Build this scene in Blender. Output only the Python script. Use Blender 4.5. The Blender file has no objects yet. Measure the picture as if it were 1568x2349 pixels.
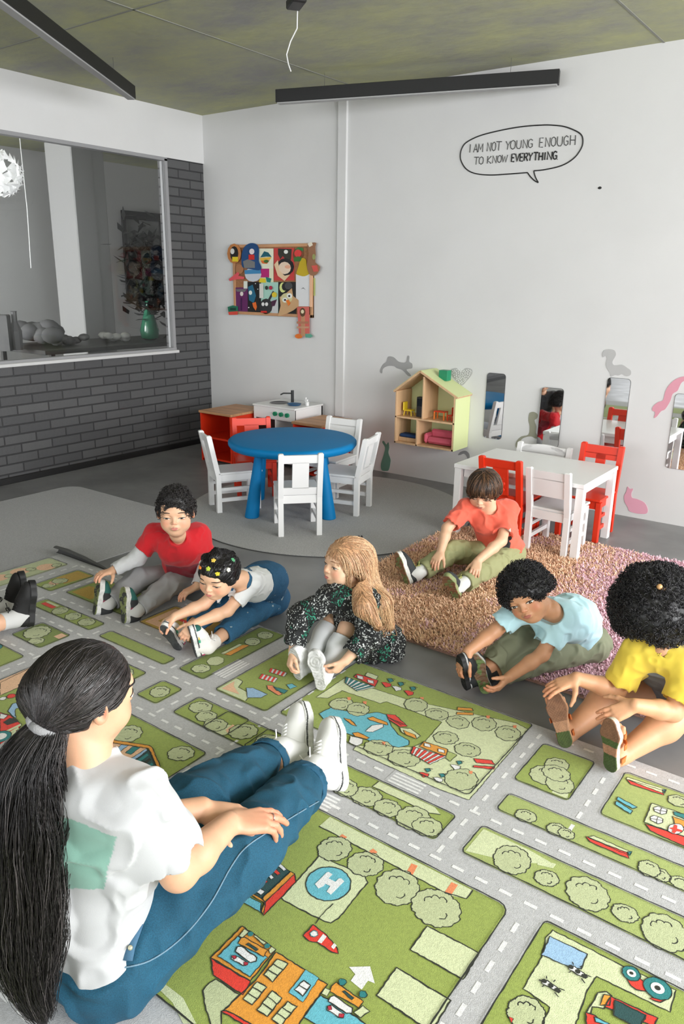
import bpy, math, random
import numpy as np
from mathutils import Vector, Matrix

# ---------------------------------------------------------------- camera, world, light
SC = bpy.context.scene
COL = SC.collection
FPX, PITCH, ROLL, YAW, CAMZ = 1751.4, 0.295329, -0.0133274, -0.6335393, 1.5

def _cam_axes():
    cy, sy = math.cos(YAW), math.sin(YAW)
    f = np.array([sy, cy, 0.]); r = np.array([cy, -sy, 0.]); u = np.array([0, 0, 1.])
    f2 = math.cos(PITCH)*f-math.sin(PITCH)*u
    d = -(math.sin(PITCH)*f+math.cos(PITCH)*u)
    r3 = math.cos(ROLL)*r+math.sin(ROLL)*d
    d3 = -math.sin(ROLL)*r+math.cos(ROLL)*d
    return r3, d3, f2
CR, CD, CF = _cam_axes()
CAM = np.array([0, 0, CAMZ])
cam = bpy.data.cameras.new('camera'); camo = bpy.data.objects.new('camera', cam); COL.objects.link(camo)
m = Matrix.Identity(4)
for i in range(3):
    m[i][0] = CR[i]; m[i][1] = -CD[i]; m[i][2] = -CF[i]; m[i][3] = CAM[i]
camo.matrix_world = m
cam.sensor_fit = 'HORIZONTAL'; cam.sensor_width = 36; cam.lens = 36*FPX/1568
cam.clip_start = .05
SC.camera = camo
SC.view_settings.view_transform = 'Standard'; SC.view_settings.look = 'None'
SC.view_settings.gamma = 1; SC.view_settings.use_curve_mapping = False
SC.view_settings.exposure = -0.2
w = bpy.data.worlds.new('sky'); SC.world = w; w.use_nodes = True
w.node_tree.nodes['Background'].inputs[0].default_value = (.80, .88, 1, 1)
w.node_tree.nodes['Background'].inputs[1].default_value = 1.0

def area(name, loc, rot, sx, sy, power, col=(1, 1, 1), spread=180):
    l = bpy.data.lights.new(name, 'AREA'); l.shape = 'RECTANGLE'; l.size = sx; l.size_y = sy
    l.energy = power; l.color = col; l.spread = math.radians(spread)
    o = bpy.data.objects.new(name, l); o.location = loc; o.rotation_euler = rot; COL.objects.link(o); return o
R90 = math.pi/2
area('daylight_side_window', (3.3, 1.8, 1.6), (0, R90-.10, 0), 2.0, 6.0, 500, (.985, .99, 1), 165)
area('daylight_front_window', (-1.9, -4.85, 1.6), (R90-.10, 0, 0), 5.6, 2.0, 170, (.97, .985, 1), 165)
area('next_room_fill', (-6.9, -4.7, 1.6), (R90, 0, 0), 2.2, 1.8, 1000, (1, 1, 1))  # added fill lamp, brightens the next room; no window behind it

# ---------------------------------------------------------------- pixel (1568x2349) -> place in the room
def ray(x, y): return CR*((x-784)/FPX)+CD*((y-1174.5)/FPX)+CF
def W(x, y, z=0.):
    d = ray(x, y); return CAM+d*((z-CAMZ)/d[2])
def WY(x, y, Y):
    d = ray(x, y); return CAM+d*(Y/d[1])
def WX(x, y, X):
    d = ray(x, y); return CAM+d*(X/d[0])
def near(x, y, par, L, side=-1):
    """point of the sight line at distance L from par (side -1: the closer one)"""
    d = ray(x, y); d = d/np.linalg.norm(d); q = CAM-par
    b = d@q; c = q@q-L*L; D = b*b-c
    t = -b+side*math.sqrt(D) if D > 0 else -b
    return CAM+d*t
def nz(v): v = np.array(v, float); return v/np.linalg.norm(v)

# ---------------------------------------------------------------- materials
def lin(c):
    return tuple(((v/255)/12.92 if v/255 <= .04045 else ((v/255+.055)/1.055)**2.4) for v in c[:3])+(1,)
MATS = {}
def mat(name, c, rough=.6, metal=0, var=.0, vs=8, bump=0, bs=60, c2=None, attr=None, emit=0, spec=.5, stretch=None, coat=0, sheen=0, sss=0, trans=0, bdist=.002):
    if name in MATS: return MATS[name]
    M = bpy.data.materials.new(name); M.use_nodes = True; nt = M.node_tree; N = nt.nodes; L = nt.links
    b = N['Principled BSDF']; b.inputs['Roughness'].default_value = rough; b.inputs['Metallic'].default_value = metal
    b.inputs['Specular IOR Level'].default_value = spec
    b.inputs['Base Color'].default_value = lin(c)
    if coat: b.inputs['Coat Weight'].default_value = coat
    if sheen: b.inputs['Sheen Weight'].default_value = sheen
    if trans: b.inputs['Transmission Weight'].default_value = trans
    if sss:
        b.inputs['Subsurface Weight'].default_value = sss; b.inputs['Subsurface Radius'].default_value = (.02, .008, .004); b.inputs['Subsurface Scale'].default_value = .5
    if emit:
        b.inputs['Emission Color'].default_value = lin(c); b.inputs['Emission Strength'].default_value = emit
    tc = N.new('ShaderNodeTexCoord'); mp = N.new('ShaderNodeMapping'); L.new(tc.outputs['Object'], mp.inputs[0])
    if stretch: mp.inputs['Scale'].default_value = stretch
    src = None
    if attr:
        a = N.new('ShaderNodeAttribute'); a.attribute_name = attr; src = a.outputs['Color']
    if var or c2:
        n = N.new('ShaderNodeTexNoise'); n.inputs['Scale'].default_value = vs; n.inputs['Detail'].default_value = 6; L.new(mp.outputs[0], n.inputs[0])
        r = N.new('ShaderNodeValToRGB'); L.new(n.outputs[0], r.inputs[0])
        r.color_ramp.elements[0].position = .35; r.color_ramp.elements[1].position = .65
        if c2 is not None:
            r.color_ramp.elements[0].color = lin(c); r.color_ramp.elements[1].color = lin(c2); o = r.outputs[0]
            L.new(o, b.inputs['Base Color'])
        else:
            lo, hi = 1-var, 1+var*.4
            r.color_ramp.elements[0].color = (lo, lo, lo, 1); r.color_ramp.elements[1].color = (hi, hi, hi, 1)
            mx = N.new('ShaderNodeMix'); mx.data_type = 'RGBA'; mx.blend_type = 'MULTIPLY'; mx.inputs[0].default_value = 1
            if src is not None: L.new(src, mx.inputs[6])
            else: mx.inputs[6].default_value = lin(c)
            L.new(r.outputs[0], mx.inputs[7]); L.new(mx.outputs[2], b.inputs['Base Color'])
    elif src is not None: L.new(src, b.inputs['Base Color'])
    if bump:
        n2 = N.new('ShaderNodeTexNoise'); n2.inputs['Scale'].default_value = bs; n2.inputs['Detail'].default_value = 4; L.new(mp.outputs[0], n2.inputs[0])
        bu = N.new('ShaderNodeBump'); bu.inputs['Strength'].default_value = bump; bu.inputs['Distance'].default_value = bdist
        L.new(n2.outputs[0], bu.inputs['Height']); L.new(bu.outputs[0], b.inputs['Normal'])
    MATS[name] = M; return M

# ---------------------------------------------------------------- objects
def kname(n):
    return n
def link(name, me, mats=(), parent=None, loc=None, smooth=False):
    o = bpy.data.objects.new(name, me); COL.objects.link(o)
    for x in (mats if isinstance(mats, (list, tuple)) else [mats]):
        if x is not None: me.materials.append(x)
    if smooth: me.polygons.foreach_set('use_smooth', np.ones(len(me.polygons), bool))
    if parent is not None: o.parent = parent
    if loc is not None: o.location = loc
    return o
def empty(name, loc, rz=0, label=None, cat=None, group=None):
    o = bpy.data.objects.new(name, None); COL.objects.link(o); o.location = loc; o.rotation_euler = (0, 0, rz); o.empty_display_size = .1
    tag(o, label, cat, group); return o
def tag(o, label=None, cat=None, group=None, kind=None):
    if label: o['label'] = label
    if cat: o['category'] = cat
    if group: o['group'] = group
    if kind: o['kind'] = kind
    return o
class MB:
    """collects verts and faces of one mesh"""
    def __init__(s): s.v = []; s.f = []; s.mi = []
    def add(s, vs, fs, mi=0):
        b = len(s.v); s.v += [tuple(map(float, q)) for q in vs]; s.f += [tuple(i+b for i in q) for q in fs]; s.mi += [mi]*len(fs); return s
    def box(s, x0, x1, y0, y1, z0, z1, bev=0, mi=0, T=None):
        if x0 > x1: x0, x1 = x1, x0
        if y0 > y1: y0, y1 = y1, y0
        if z0 > z1: z0, z1 = z1, z0
        b = min(bev, (x1-x0)*.49, (y1-y0)*.49, (z1-z0)*.49)
        if b <= 0:
            v = [(x, y, z) for z in (z0, z1) for x, y in ((x0, y0), (x1, y0), (x1, y1), (x0, y1))]
            f = [(3, 2, 1, 0), (4, 5, 6, 7), (0, 1, 5, 4), (1, 2, 6, 5), (2, 3, 7, 6), (3, 0, 4, 7)]
        else:
            v = []; f = []
            def ring(z, i):
                return [(x0+i, y0+b, z), (x0+b, y0+i, z), (x1-b, y0+i, z), (x1-i, y0+b, z), (x1-i, y1-b, z), (x1-b, y1-i, z), (x0+b, y1-i, z), (x0+i, y1-b, z)]
            def ring2(z):
                return [(x0+b, y0+b, z)]*2+[(x1-b, y0+b, z)]*2+[(x1-b, y1-b, z)]*2+[(x0+b, y1-b, z)]*2
            v = ring2(z0)+ring(z0+b, 0)+ring(z1-b, 0)+ring2(z1)
            for a in range(3):
                for k in range(8):
                    k2 = (k+1) % 8; f.append((a*8+k, a*8+k2, a*8+8+k2, a*8+8+k))
            f.append((6, 4, 2, 0)); f.append((24, 26, 28, 30))
            f = [q for q in f]
        if T is not None: v = [tuple(T@Vector(q)) for q in v]
        return s.add(v, f, mi)
    def loft(s, rings, cap=True, mi=0, closed=True):
        b = len(s.v); n = len(rings[0])
        for r in rings: s.v += [tuple(map(float, q)) for q in r]
        fs = []
        for a in range(len(rings)-1):
            for k in range(n if closed else n-1):
                k2 = (k+1) % n; fs.append((b+a*n+k, b+a*n+k2, b+(a+1)*n+k2, b+(a+1)*n+k))
        if cap:
            fs.append(tuple(b+k for k in range(n))[::-1]); fs.append(tuple(b+(len(rings)-1)*n+k for k in range(n)))
        s.f += fs; s.mi += [mi]*len(fs); return s
    def tube(s, pts, r, n=8, mi=0, cap=True, flat=1):
        P = [np.array(p, float) for p in pts]; rs = r if hasattr(r, '__len__') else [r]*len(P)
        rings = []; up = None
        for i, p in enumerate(P):
            t = nz(P[min(i+1, len(P)-1)]-P[max(i-1, 0)])
            if up is None:
                up = np.array([0, 0, 1.]) if abs(t[2]) < .9 else np.array([1., 0, 0])
            a = nz(np.cross(t, up)); up = np.cross(a, t); 
            rings.append([p+rs[i]*(math.cos(q)*a+flat*math.sin(q)*up) for q in np.arange(n)*2*math.pi/n])
        return s.loft(rings, cap, mi)
    def lathe(s, prof, c=(0, 0, 0), n=32, mi=0, cap=True, sx=1, sy=1):
        rings = [[(c[0]+sx*r*math.cos(a), c[1]+sy*r*math.sin(a), c[2]+z) for a in np.arange(n)*2*math.pi/n] for r, z in prof]
        return s.loft(rings, cap, mi)
    def prism(s, poly, y0, y1, axis='y', mi=0):
        """outline poly in (x,z) extruded along y, or (x,y) along z"""
        def mk(a, b, c):
            return (a, c, b) if axis == 'y' else ((a, b, c) if axis == 'z' else (c, a, b))
        v = [mk(a, b, y0) for a, b in poly]+[mk(a, b, y1) for a, b in poly]; n = len(poly)
        f = [tuple(range(n)), tuple(range(2*n-1, n-1, -1))]+[(k, n+k, n+(k+1) % n, (k+1) % n) for k in range(n)]
        return s.add(v, f, mi)
    def sphere(s, c, r, n=12, mi=0, R=None):
        r = (r, r, r) if not hasattr(r, '__len__') else r; rings = []
        for i in range(n+1):
            ph = math.pi*i/n; ph = min(max(ph, .02), math.pi-.02)
            ring = []
            for a in np.arange(2*n)*math.pi/n:
                q = np.array([r[0]*math.sin(ph)*math.cos(a), r[1]*math.sin(ph)*math.sin(a), -r[2]*math.cos(ph)])
                if R is not None: q = R@q
                ring.append(q+np.array(c))
            rings.append(ring)
        return s.loft(rings, True, mi)
    def build(s, name, mats, parent=None, smooth=False, loc=None):
        me = bpy.data.meshes.new(name); me.from_pydata(s.v, [], s.f); 
        o = link(name, me, mats, parent, loc, smooth)
        if any(s.mi): me.polygons.foreach_set('material_index', s.mi)
        me.update()
        return o
def struct(o): o['kind'] = 'structure'; return o
def fixn(o):
    import bmesh
    bm = bmesh.new(); bm.from_mesh(o.data); bmesh.ops.recalc_face_normals(bm, faces=bm.faces); bm.to_mesh(o.data); bm.free(); return o
def auto(o, ang=35):
    me = o.data; me.polygons.foreach_set('use_smooth', np.ones(len(me.polygons), bool))
    try: me.set_sharp_from_angle(angle=math.radians(ang))
    except Exception: pass
    return o
def copytree(o, parent=None):
    c = o.copy(); COL.objects.link(c); c.parent = parent
    for ch in list(o.children): copytree(ch, c)
    return c
# ================================================================ the room
XL, XR, YB, YF, ZC = -5.3, 3.4, 5.1, -5.0, 2.83
wallm = mat('white_wall_paint', (216, 216, 216), .85, var=.03, vs=2, bump=.15, bs=90)
def floor_mat():
    M = mat('polished_concrete_floor', (112, 112, 113), .42, c2=(136, 136, 137), vs=2.2, bump=.08, bs=35)
    nt = M.node_tree; n = nt.nodes.new('ShaderNodeTexNoise'); n.inputs['Scale'].default_value = 5
    tc = [q for q in nt.nodes if q.type == 'MAPPING'][0]; nt.links.new(tc.outputs[0], n.inputs[0])
    mr = nt.nodes.new('ShaderNodeMapRange'); mr.inputs[3].default_value = .3; mr.inputs[4].default_value = .6
    nt.links.new(n.outputs[0], mr.inputs[0]); nt.links.new(mr.outputs[0], nt.nodes['Principled BSDF'].inputs['Roughness'])
    return M
struct(MB().box(XL-3.6, XR+.2, YF-.2, YB+4.4, -.12, 0).build('floor', floor_mat()))
def ceil_mat():
    M = mat('raw_concrete_ceiling', (146, 146, 142), .85, c2=(176, 178, 132), vs=1.1, bump=.5, bs=9, bdist=.01)
    mp = [q for q in M.node_tree.nodes if q.type == 'MAPPING'][0]; mp.inputs['Scale'].default_value = (1, 1.6, 1); mp.inputs['Rotation'].default_value = (0, 0, .5)
    n = [q for q in M.node_tree.nodes if q.type == 'TEX_NOISE'][0]; n.inputs['Detail'].default_value = 12; n.inputs['Roughness'].default_value = .7
    return M
cm = MB().box(XL-3.6, XR+.2, YF-.2, YB+4.4, ZC, ZC+.15)
struct(cm.build('ceiling', ceil_mat()))
# formwork joints of the concrete slab
seam = mat('ceiling_joint', (134, 135, 126), .9)
sm = MB()
for y in (-1.2, .9, 3.0): sm.box(XL, XR, y, y+.012, ZC-.003, ZC+.001)
for x in (-3.6, -1.5, .6): sm.box(x, x+.012, YF, YB, ZC-.003, ZC+.001)
struct(sm.build('trim_1', seam))
bw = MB().box(XL, XR+.2, YB, YB+.15, 0, ZC)
struct(bw.build('wall_back', wallm))
struct(MB().box(-3.822, -3.738, YB-.018, YB+.01, .405, ZC, .004).build('trim_2', wallm))
# left wall: dark painted brick below and beside a big inner window, white beam over it
def brick_mat():
    M = bpy.data.materials.new('dark_painted_brick'); M.use_nodes = True; nt = M.node_tree; N = nt.nodes; L = nt.links
    tc = N.new('ShaderNodeTexCoord'); sp = N.new('ShaderNodeSeparateXYZ'); cb = N.new('ShaderNodeCombineXYZ')
    L.new(tc.outputs['Object'], sp.inputs[0]); L.new(sp.outputs[1], cb.inputs[0]); L.new(sp.outputs[2], cb.inputs[1])
    b = N.new('ShaderNodeTexBrick'); b.inputs['Scale'].default_value = 1; b.inputs['Brick Width'].default_value = .26; b.inputs['Row Height'].default_value = .072
    b.inputs['Mortar Size'].default_value = .006; b.inputs['Mortar Smooth'].default_value = .3; b.inputs['Bias'].default_value = 0
    b.inputs['Color1'].default_value = lin((86, 86, 87)); b.inputs['Color2'].default_value = lin((72, 72, 74)); b.inputs['Mortar'].default_value = lin((48, 48, 50))
    L.new(cb.outputs[0], b.inputs[0]); P = N['Principled BSDF']; L.new(b.outputs[0], P.inputs['Base Color']); P.inputs['Roughness'].default_value = .55
    n = N.new('ShaderNodeTexNoise'); n.inputs['Scale'].default_value = 40; L.new(tc.outputs['Object'], n.inputs[0])
    ma = N.new('ShaderNodeMath'); ma.operation = 'MULTIPLY_ADD'; L.new(n.outputs[0], ma.inputs[0]); ma.inputs[1].default_value = -.3; L.new(b.outputs[1], ma.inputs[2])
    bu = N.new('ShaderNodeBump'); bu.inputs['Distance'].default_value = .006; bu.inputs['Strength'].default_value = .9; bu.invert = True
    L.new(ma.outputs[0], bu.inputs['Height']); L.new(bu.outputs[0], P.inputs['Normal']); return M
bk = brick_mat()
lw = MB().box(XL-.12, XL, YF, YB, 0, .885).box(XL-.12, XL, 4.69, YB, .885, 2.45).box(XL-.12, XL, YF, -.6, .885, 2.45)
struct(lw.build('wall_left', bk))
struct(MB().box(XL-.14, XL+.012, YF, YB, 2.45, ZC).build('trim_3', wallm))
struct(MB().box(XL, XL+.015, YF, YB, 0, .05, .003).build('shadow_gap_left', mat('shadow_gap_black', (22, 22, 23), .5)))  # black strip stands in for the shadow gap at the wall foot
fr = mat('grey_window_frame', (150, 150, 152), .4)
frm = MB().box(XL-.05, XL+.01, -.6, 4.69, .87, .905).box(XL-.06, XL+.006, -.6, 4.69, 2.425, 2.452).box(XL-.06, XL+.006, 4.66, 4.69, .9, 2.44)
for y in (-.6, 1.5): frm.box(XL-.06, XL+.006, y, y+.03, .9, 2.44)
wr = struct(frm.build('window_1', fr))
gl = mat('window_glass', (250, 252, 252), .02, spec=.5, trans=1)
gl.node_tree.nodes['Principled BSDF'].inputs['IOR'].default_value = 1.35
MB().box(XL-.032, XL-.026, -.57, 4.66, .9, 2.43).build('pane', gl, wr)
MB().box(XL-.05, XL+.035, -.6, 4.70, .86, .885, .004).build('window_sill', mat('pale_sill', (205, 205, 205), .5), wr)
# right and front walls with the daylight windows (behind the camera, seen in the mirrors)
def wall_with_windows(name, horiz, fixed, a0, a1, openings, z0, z1, n0):
    b = MB()
    def bx(u0, u1, zz0, zz1):
        if horiz: b.box(u0, u1, fixed, fixed+(.15 if fixed > 0 else -.15), zz0, zz1)
        else: b.box(fixed, fixed+.15, u0, u1, zz0, zz1)
    bx(a0, a1, 0, z0); bx(a0, a1, z1, ZC); last = a0
    for (u0, u1) in openings: bx(last, u0, z0, z1); last = u1
    bx(last, a1, z0, z1); struct(b.build(name, wallm))
    for i, (u0, u1) in enumerate(openings):
        f = MB(); t = .05; k = 3; pos = fixed+(.08 if fixed > 0 else -.08)
        def fb(q0, q1, zz0, zz1):
            if horiz: f.box(q0, q1, pos-.03, pos+.03, zz0, zz1)
            else: f.box(pos-.03, pos+.03, q0, q1, zz0, zz1)
        fb(u0, u1, z0, z0+t); fb(u0, u1, z1-t, z1)
        for j in range(k+1):
            q = u0+(u1-u0-t)*j/k; fb(q, q+t, z0, z1)
        o = struct(f.build('window_%d' % (n0+i), mat('white_frame', (225, 225, 225), .4)))
        g = MB()
        if horiz: g.box(u0, u1, pos-.003, pos+.003, z0, z1)
        else: g.box(pos-.003, pos+.003, u0, u1, z0, z1)
        g.build('pane', gl, o)
wall_with_windows('wall_right', False, XR, YF, YB, [(-1.4, 4.9)], .45, 2.58, 2)
wall_with_windows('wall_front', True, YF, XL, XR, [(-4.8, 1.0)], .45, 2.58, 3)
# ---- the next room behind the inner window
nm = mat('next_room_wall', (188, 188, 188), .9)
struct(MB().box(XL-3.1, XL-3.0, YF, YB+4.2, 0, ZC).build('wall_next_room_far', nm))
struct(MB().box(XL-3.0, XL-.12, YB+3.6, YB+3.7, 0, ZC).build('wall_next_room_end', nm))
struct(MB().box(XL-3.0, XL-.12, YF, YF+.1, 0, ZC).build('wall_next_room_front', nm))
struct(MB().box(XL-.12, XL-.02, YB+.15, YB+3.6, 0, ZC).build('wall_next_room_side', nm))
col = MB().box(-7.7, -7.25, 5.15, 5.55, 0, ZC, .01)
struct(col.build('trim_4', mat('pale_column', (160, 160, 160), .8)))
blk = mat('black_paint', (24, 24, 25), .45)
t = empty('picture_frame', (-8.26, 6.9, 1.7), 0, 'large dark framed picture on the far wall of the room behind the glass', 'picture')
a, b_ = WX(276, 482, -8.26), WX(367, 478, -8.26); c_ = WX(286, 692, -8.26)
y0, y1, z1, z0 = a[1]-6.9, b_[1]-6.9, a[2]-1.7, c_[2]-1.7
f = MB().box(0, .03, y0, y1, z1-.1, z1).box(0, .03, y0, y1, z0, z0+.04).box(0, .03, y0, y0+.05, z0, z1).box(0, .03, y1-.05, y1, z0, z1)
f.build('frame', blk, t); MB().box(.0, .012, y0, y1, z0, z1).build('print', mat('grey_print', (120, 120, 120), .6, c2=(60, 60, 60), vs=3), t)
# potted plant / dark foliage with a green vase
pb = WX(345, 798, -6.6); pl = empty('potted_plant', (pb[0], pb[1], .86), 0, 'dark leafy plant in a green glass vase behind the inner window', 'plant')
random.seed(4); lf = MB()
stm = MB()
top = WX(325, 535, -6.6)[2]-.86
for i in range(46):
    a = random.random()*6.28; h = .28+random.random()*(top-.28); rr = .05+.2*random.random()*(1-h/top*.55)
    p = np.array([rr*math.cos(a), rr*math.sin(a)*.8, h]); stm.tube([(0, 0, .2), p*[.4, .4, .8], p], .006, 5)
    for j in range(9):
        c = p+np.array([random.gauss(0, .07), random.gauss(0, .07), random.gauss(0, .09)]); d = nz([random.gauss(0, 1), random.gauss(0, 1), random.gauss(0, .6)]); s_ = np.cross(d, [0, 0, 1])*.048
        L_ = .15; lf.add([c, c+d*L_*.4+s_, c+d*L_, c+d*L_*.4-s_], [(0, 1, 2, 3)])
lf.build('foliage', mat('dark_foliage', (22, 24, 23), .6), pl); stm.build('stem', mat('dark_stem', (28, 28, 26), .7), pl)
auto(MB().lathe([(.05, 0), (.09, .02), (.1, .1), (.05, .28), (.03, .36), (.035, .4)], n=20).build('vase', mat('green_glass', (40, 120, 90), .15), pl))
tb = empty('side_table', (-6.7, 6.2, 0), 0, 'low dark table seen through the inner window, under the vase', 'table')
MB().box(-.45, .45, -2.2, .9, .82, .86, .004).build('tabletop', mat('dark_table', (70, 70, 70), .5), tb)
for x in (-.4, .4):
    for y in (-2.1, .8): MB().box(x-.02, x+.02, y-.02, y+.02, 0, .82).build('leg', mat('dark_table', (70, 70, 70), .5), tb)
random.seed(9)
for i, (px, lab) in enumerate(((270, 'white crumpled paper pile near the dark plant'), (160, 'low pile of grey pebbles before the pale column'))):
    q = WX(px, 803, -6.6); mb = MB()
    for k in range(9): mb.sphere((random.gauss(0, .09), random.gauss(0, .12), .03+random.random()*.05), (.05, .06, .035), 5)
    o = mb.build('paper_pile' if i == 0 else 'pebble_pile', mat('pile_%d' % i, (190, 190, 188) if i == 0 else (95, 95, 95), .8), None, True, (q[0], q[1], .86)); tag(o, lab, 'decoration')
for px, hh, ww, lab in ((12, .30, .09, 'dark box silhouette at the left edge of the inner window'), (42, .33, .05, 'grey bottle shape standing beside the dark box behind the glass')):
    q = WX(px, 820, -6.5)
    o = MB().lathe([(ww, 0), (ww*1.1, hh*.5), (ww*.5, hh*.75), (ww*.5, hh), (ww*.6, hh*1.02)] if ww < .08 else [(ww, 0), (ww, hh), (ww*.9, hh+.01)], n=8 if ww < .08 else 4).build('bottle' if ww < .08 else 'storage_box', mat('dim_grey', (85, 85, 86), .6), None, False, (q[0], q[1], .86)); tag(o, lab, 'bottle' if ww < .08 else 'box')
sil = W(90, 800, .86); q = WX(95, 812, -6.5)
mb = MB()
for k in range(14): mb.sphere((random.gauss(0, .07), random.gauss(0, .14), .08+random.random()*.08), (.09, .11, .08), 6)
tag(mb.build('cushion_heap', mat('dim_cloth', (98, 98, 100), .9), None, True, (q[0]-.35, q[1]+.22, .87)), 'low heap of grey cushions behind the glass, left of the pale column', 'cushion')
# pendant lamp with paper petals and its cable
q = WX(2, 400, -6.4); pn = empty('pendant_lamp', (q[0], q[1], ZC), 0, 'white paper petal pendant lamp cut by the left edge of the photo', 'lamp')
mb = MB(); random.seed(3); zc = q[2]-ZC
for k in range(90):
    d = nz([random.gauss(0, 1), random.gauss(0, 1), random.gauss(0, .8)]); c = d*.15; u = nz(np.cross(d, [0.1, .2, 1])); v = np.cross(d, u)
    mb.add([c-u*.045+[0, 0, zc], c+v*.06+d*.02+[0, 0, zc], c+u*.045+[0, 0, zc], c-v*.05+d*.04+[0, 0, zc]], [(0, 1, 2, 3)])
mb.build('lamp_shade', mat('white_paper', (245, 245, 245), .8, emit=.25), pn)
MB().tube([(0, 0, 0), (0, 0, zc+.1)], .004).build('cord', blk, pn)
p0, p1 = WX(48, 345, -6.9), WX(71, 615, -6.9); 
o = MB().tube([np.array([p0[0], p0[1], ZC]), p0, (p0*.5+p1*.5)+[0, .012, 0], p1], .005, 6).build('hanging_cord', mat('white_cord', (225, 225, 225), .5)); tag(o, 'thin white cord hanging from the ceiling behind the inner window', 'cord')

# ================================================================ ceiling lights
def linear_light(pa, pb, z, label, name='linear_pendant_light'):
    a = W(*pa, z); b = W(*pb, z); d = b-a; L = np.linalg.norm(d[:2]); ang = math.atan2(d[1], d[0]); c = (a+b)/2
    t = empty(name, (c[0], c[1], z), ang, label, 'ceiling light', 'black linear pendant lights')
    MB().box(-L/2, L/2, -.03, .03, -.08, 0, .002).build('housing', blk, t)
    MB().box(-L/2+.01, L/2-.01, -.026, .026, -.088, -.079, .002).build('diffuser', mat('grey_diffuser', (165, 165, 165), .5), t)
    for x in (-L/2+.35, L/2-.3): MB().tube([(x, 0, -.005), (x, 0, ZC-z)], .0015, 5).build('suspension_wire', mat('steel', (150, 150, 150), .3, 1), t)
    return t
linear_light((635, 207), (1284, 160), 2.745, 'long black linear pendant light hanging close to the white back wall')
linear_light((300, 197), (-60, -85), 2.745, 'black linear pendant light running out of the top left corner')
q = W(676, 2, 2.76); sp = empty('track_spotlight', (q[0], q[1], ZC), YAW, 'small black spotlight bracket on the ceiling with a loose wire', 'spotlight')
MB().box(-.05, .05, -.04, .04, -.03, 0, .004).box(-.015, .015, -.02, .02, -.07, -.03).build('bracket', blk, sp)
MB().box(-.04, .09, -.035, .035, -.10, -.06, .006).tube([(.09, 0, -.08), (.17, .02, -.05), (.2, .01, -.07)], .006, 6).build('lamp_head', blk, sp)
p0 = W(682, 20, 2.75); pts = [p0, WY(681, 65, p0[1]), WY(666, 95, p0[1]), WY(657, 125, p0[1]), WY(661, 147, p0[1]), WY(667, 164, p0[1])]
o = MB().tube([p-np.array([q[0], q[1], ZC]) for p in pts], .003, 6).build('loose_wire', mat('white_cord', (225, 225, 225), .5)); o.location = (q[0], q[1], ZC)
tag(o, 'thin pale wire dangling from the black ceiling spotlight', 'wire')

# ================================================================ wall graphics
ink = mat('black_ink', (38, 38, 38), .7)
YW = YB-.0015
def wpx(pts): return [WY(x, y, YW) for x, y in pts]
def smooth_closed(P, n=8, closed=True):
    P = [np.array(p, float) for p in P]; out = []; N_ = len(P)
    for i in range(N_ if closed else N_-1):
        if closed: p0, p1, p2, p3 = P[i-1], P[i], P[(i+1) % N_], P[(i+2) % N_]
        else: p0, p1, p2, p3 = P[max(i-1, 0)], P[i], P[i+1], P[min(i+2, N_-1)]
        for k in range(n):
            t = k/n; out.append(.5*((2*p1)+(-p0+p2)*t+(2*p0-5*p1+4*p2-p3)*t*t+(-p0+3*p1-3*p2+p3)*t**3))
    if not closed: out.append(P[-1])
    return out
def zp(x, y): return (1000+x/3.92, 250+y/3.92)
bub = empty('speech_bubble_decal', (-2.35, YB, 2.3), 0, 'black outlined speech bubble with hand lettering high on the white wall', 'wall decal')
def rel(P, o): return [np.array(p)-np.array(o.location) for p in P]
out = [zp(*q) for q in ((878, 556), (980, 545), (1130, 508), (1240, 440), (1305, 350), (1318, 280), (1300, 228), (1240, 190), (1150, 158), (1050, 146), (950, 145), (780, 158), (600, 188), (400, 238), (280, 295), (235, 345), (217, 410), (225, 470), (270, 540), (350, 580), (480, 594), (640, 586), (820, 572))]
P = smooth_closed(wpx(out), 6, False)
tail = smooth_closed(wpx([zp(*q) for q in ((820, 572), (850, 612), (885, 645), (918, 662))]), 5, False)
tail2 = smooth_closed(wpx([zp(*q) for q in ((918, 662), (895, 620), (883, 585), (878, 556))]), 5, False)
MB().tube(rel(P, bub), .0042, 6, flat=1).tube(rel(tail, bub), .004, 6).tube(rel(tail2, bub), .004, 6).build('outline', ink, bub)
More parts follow.
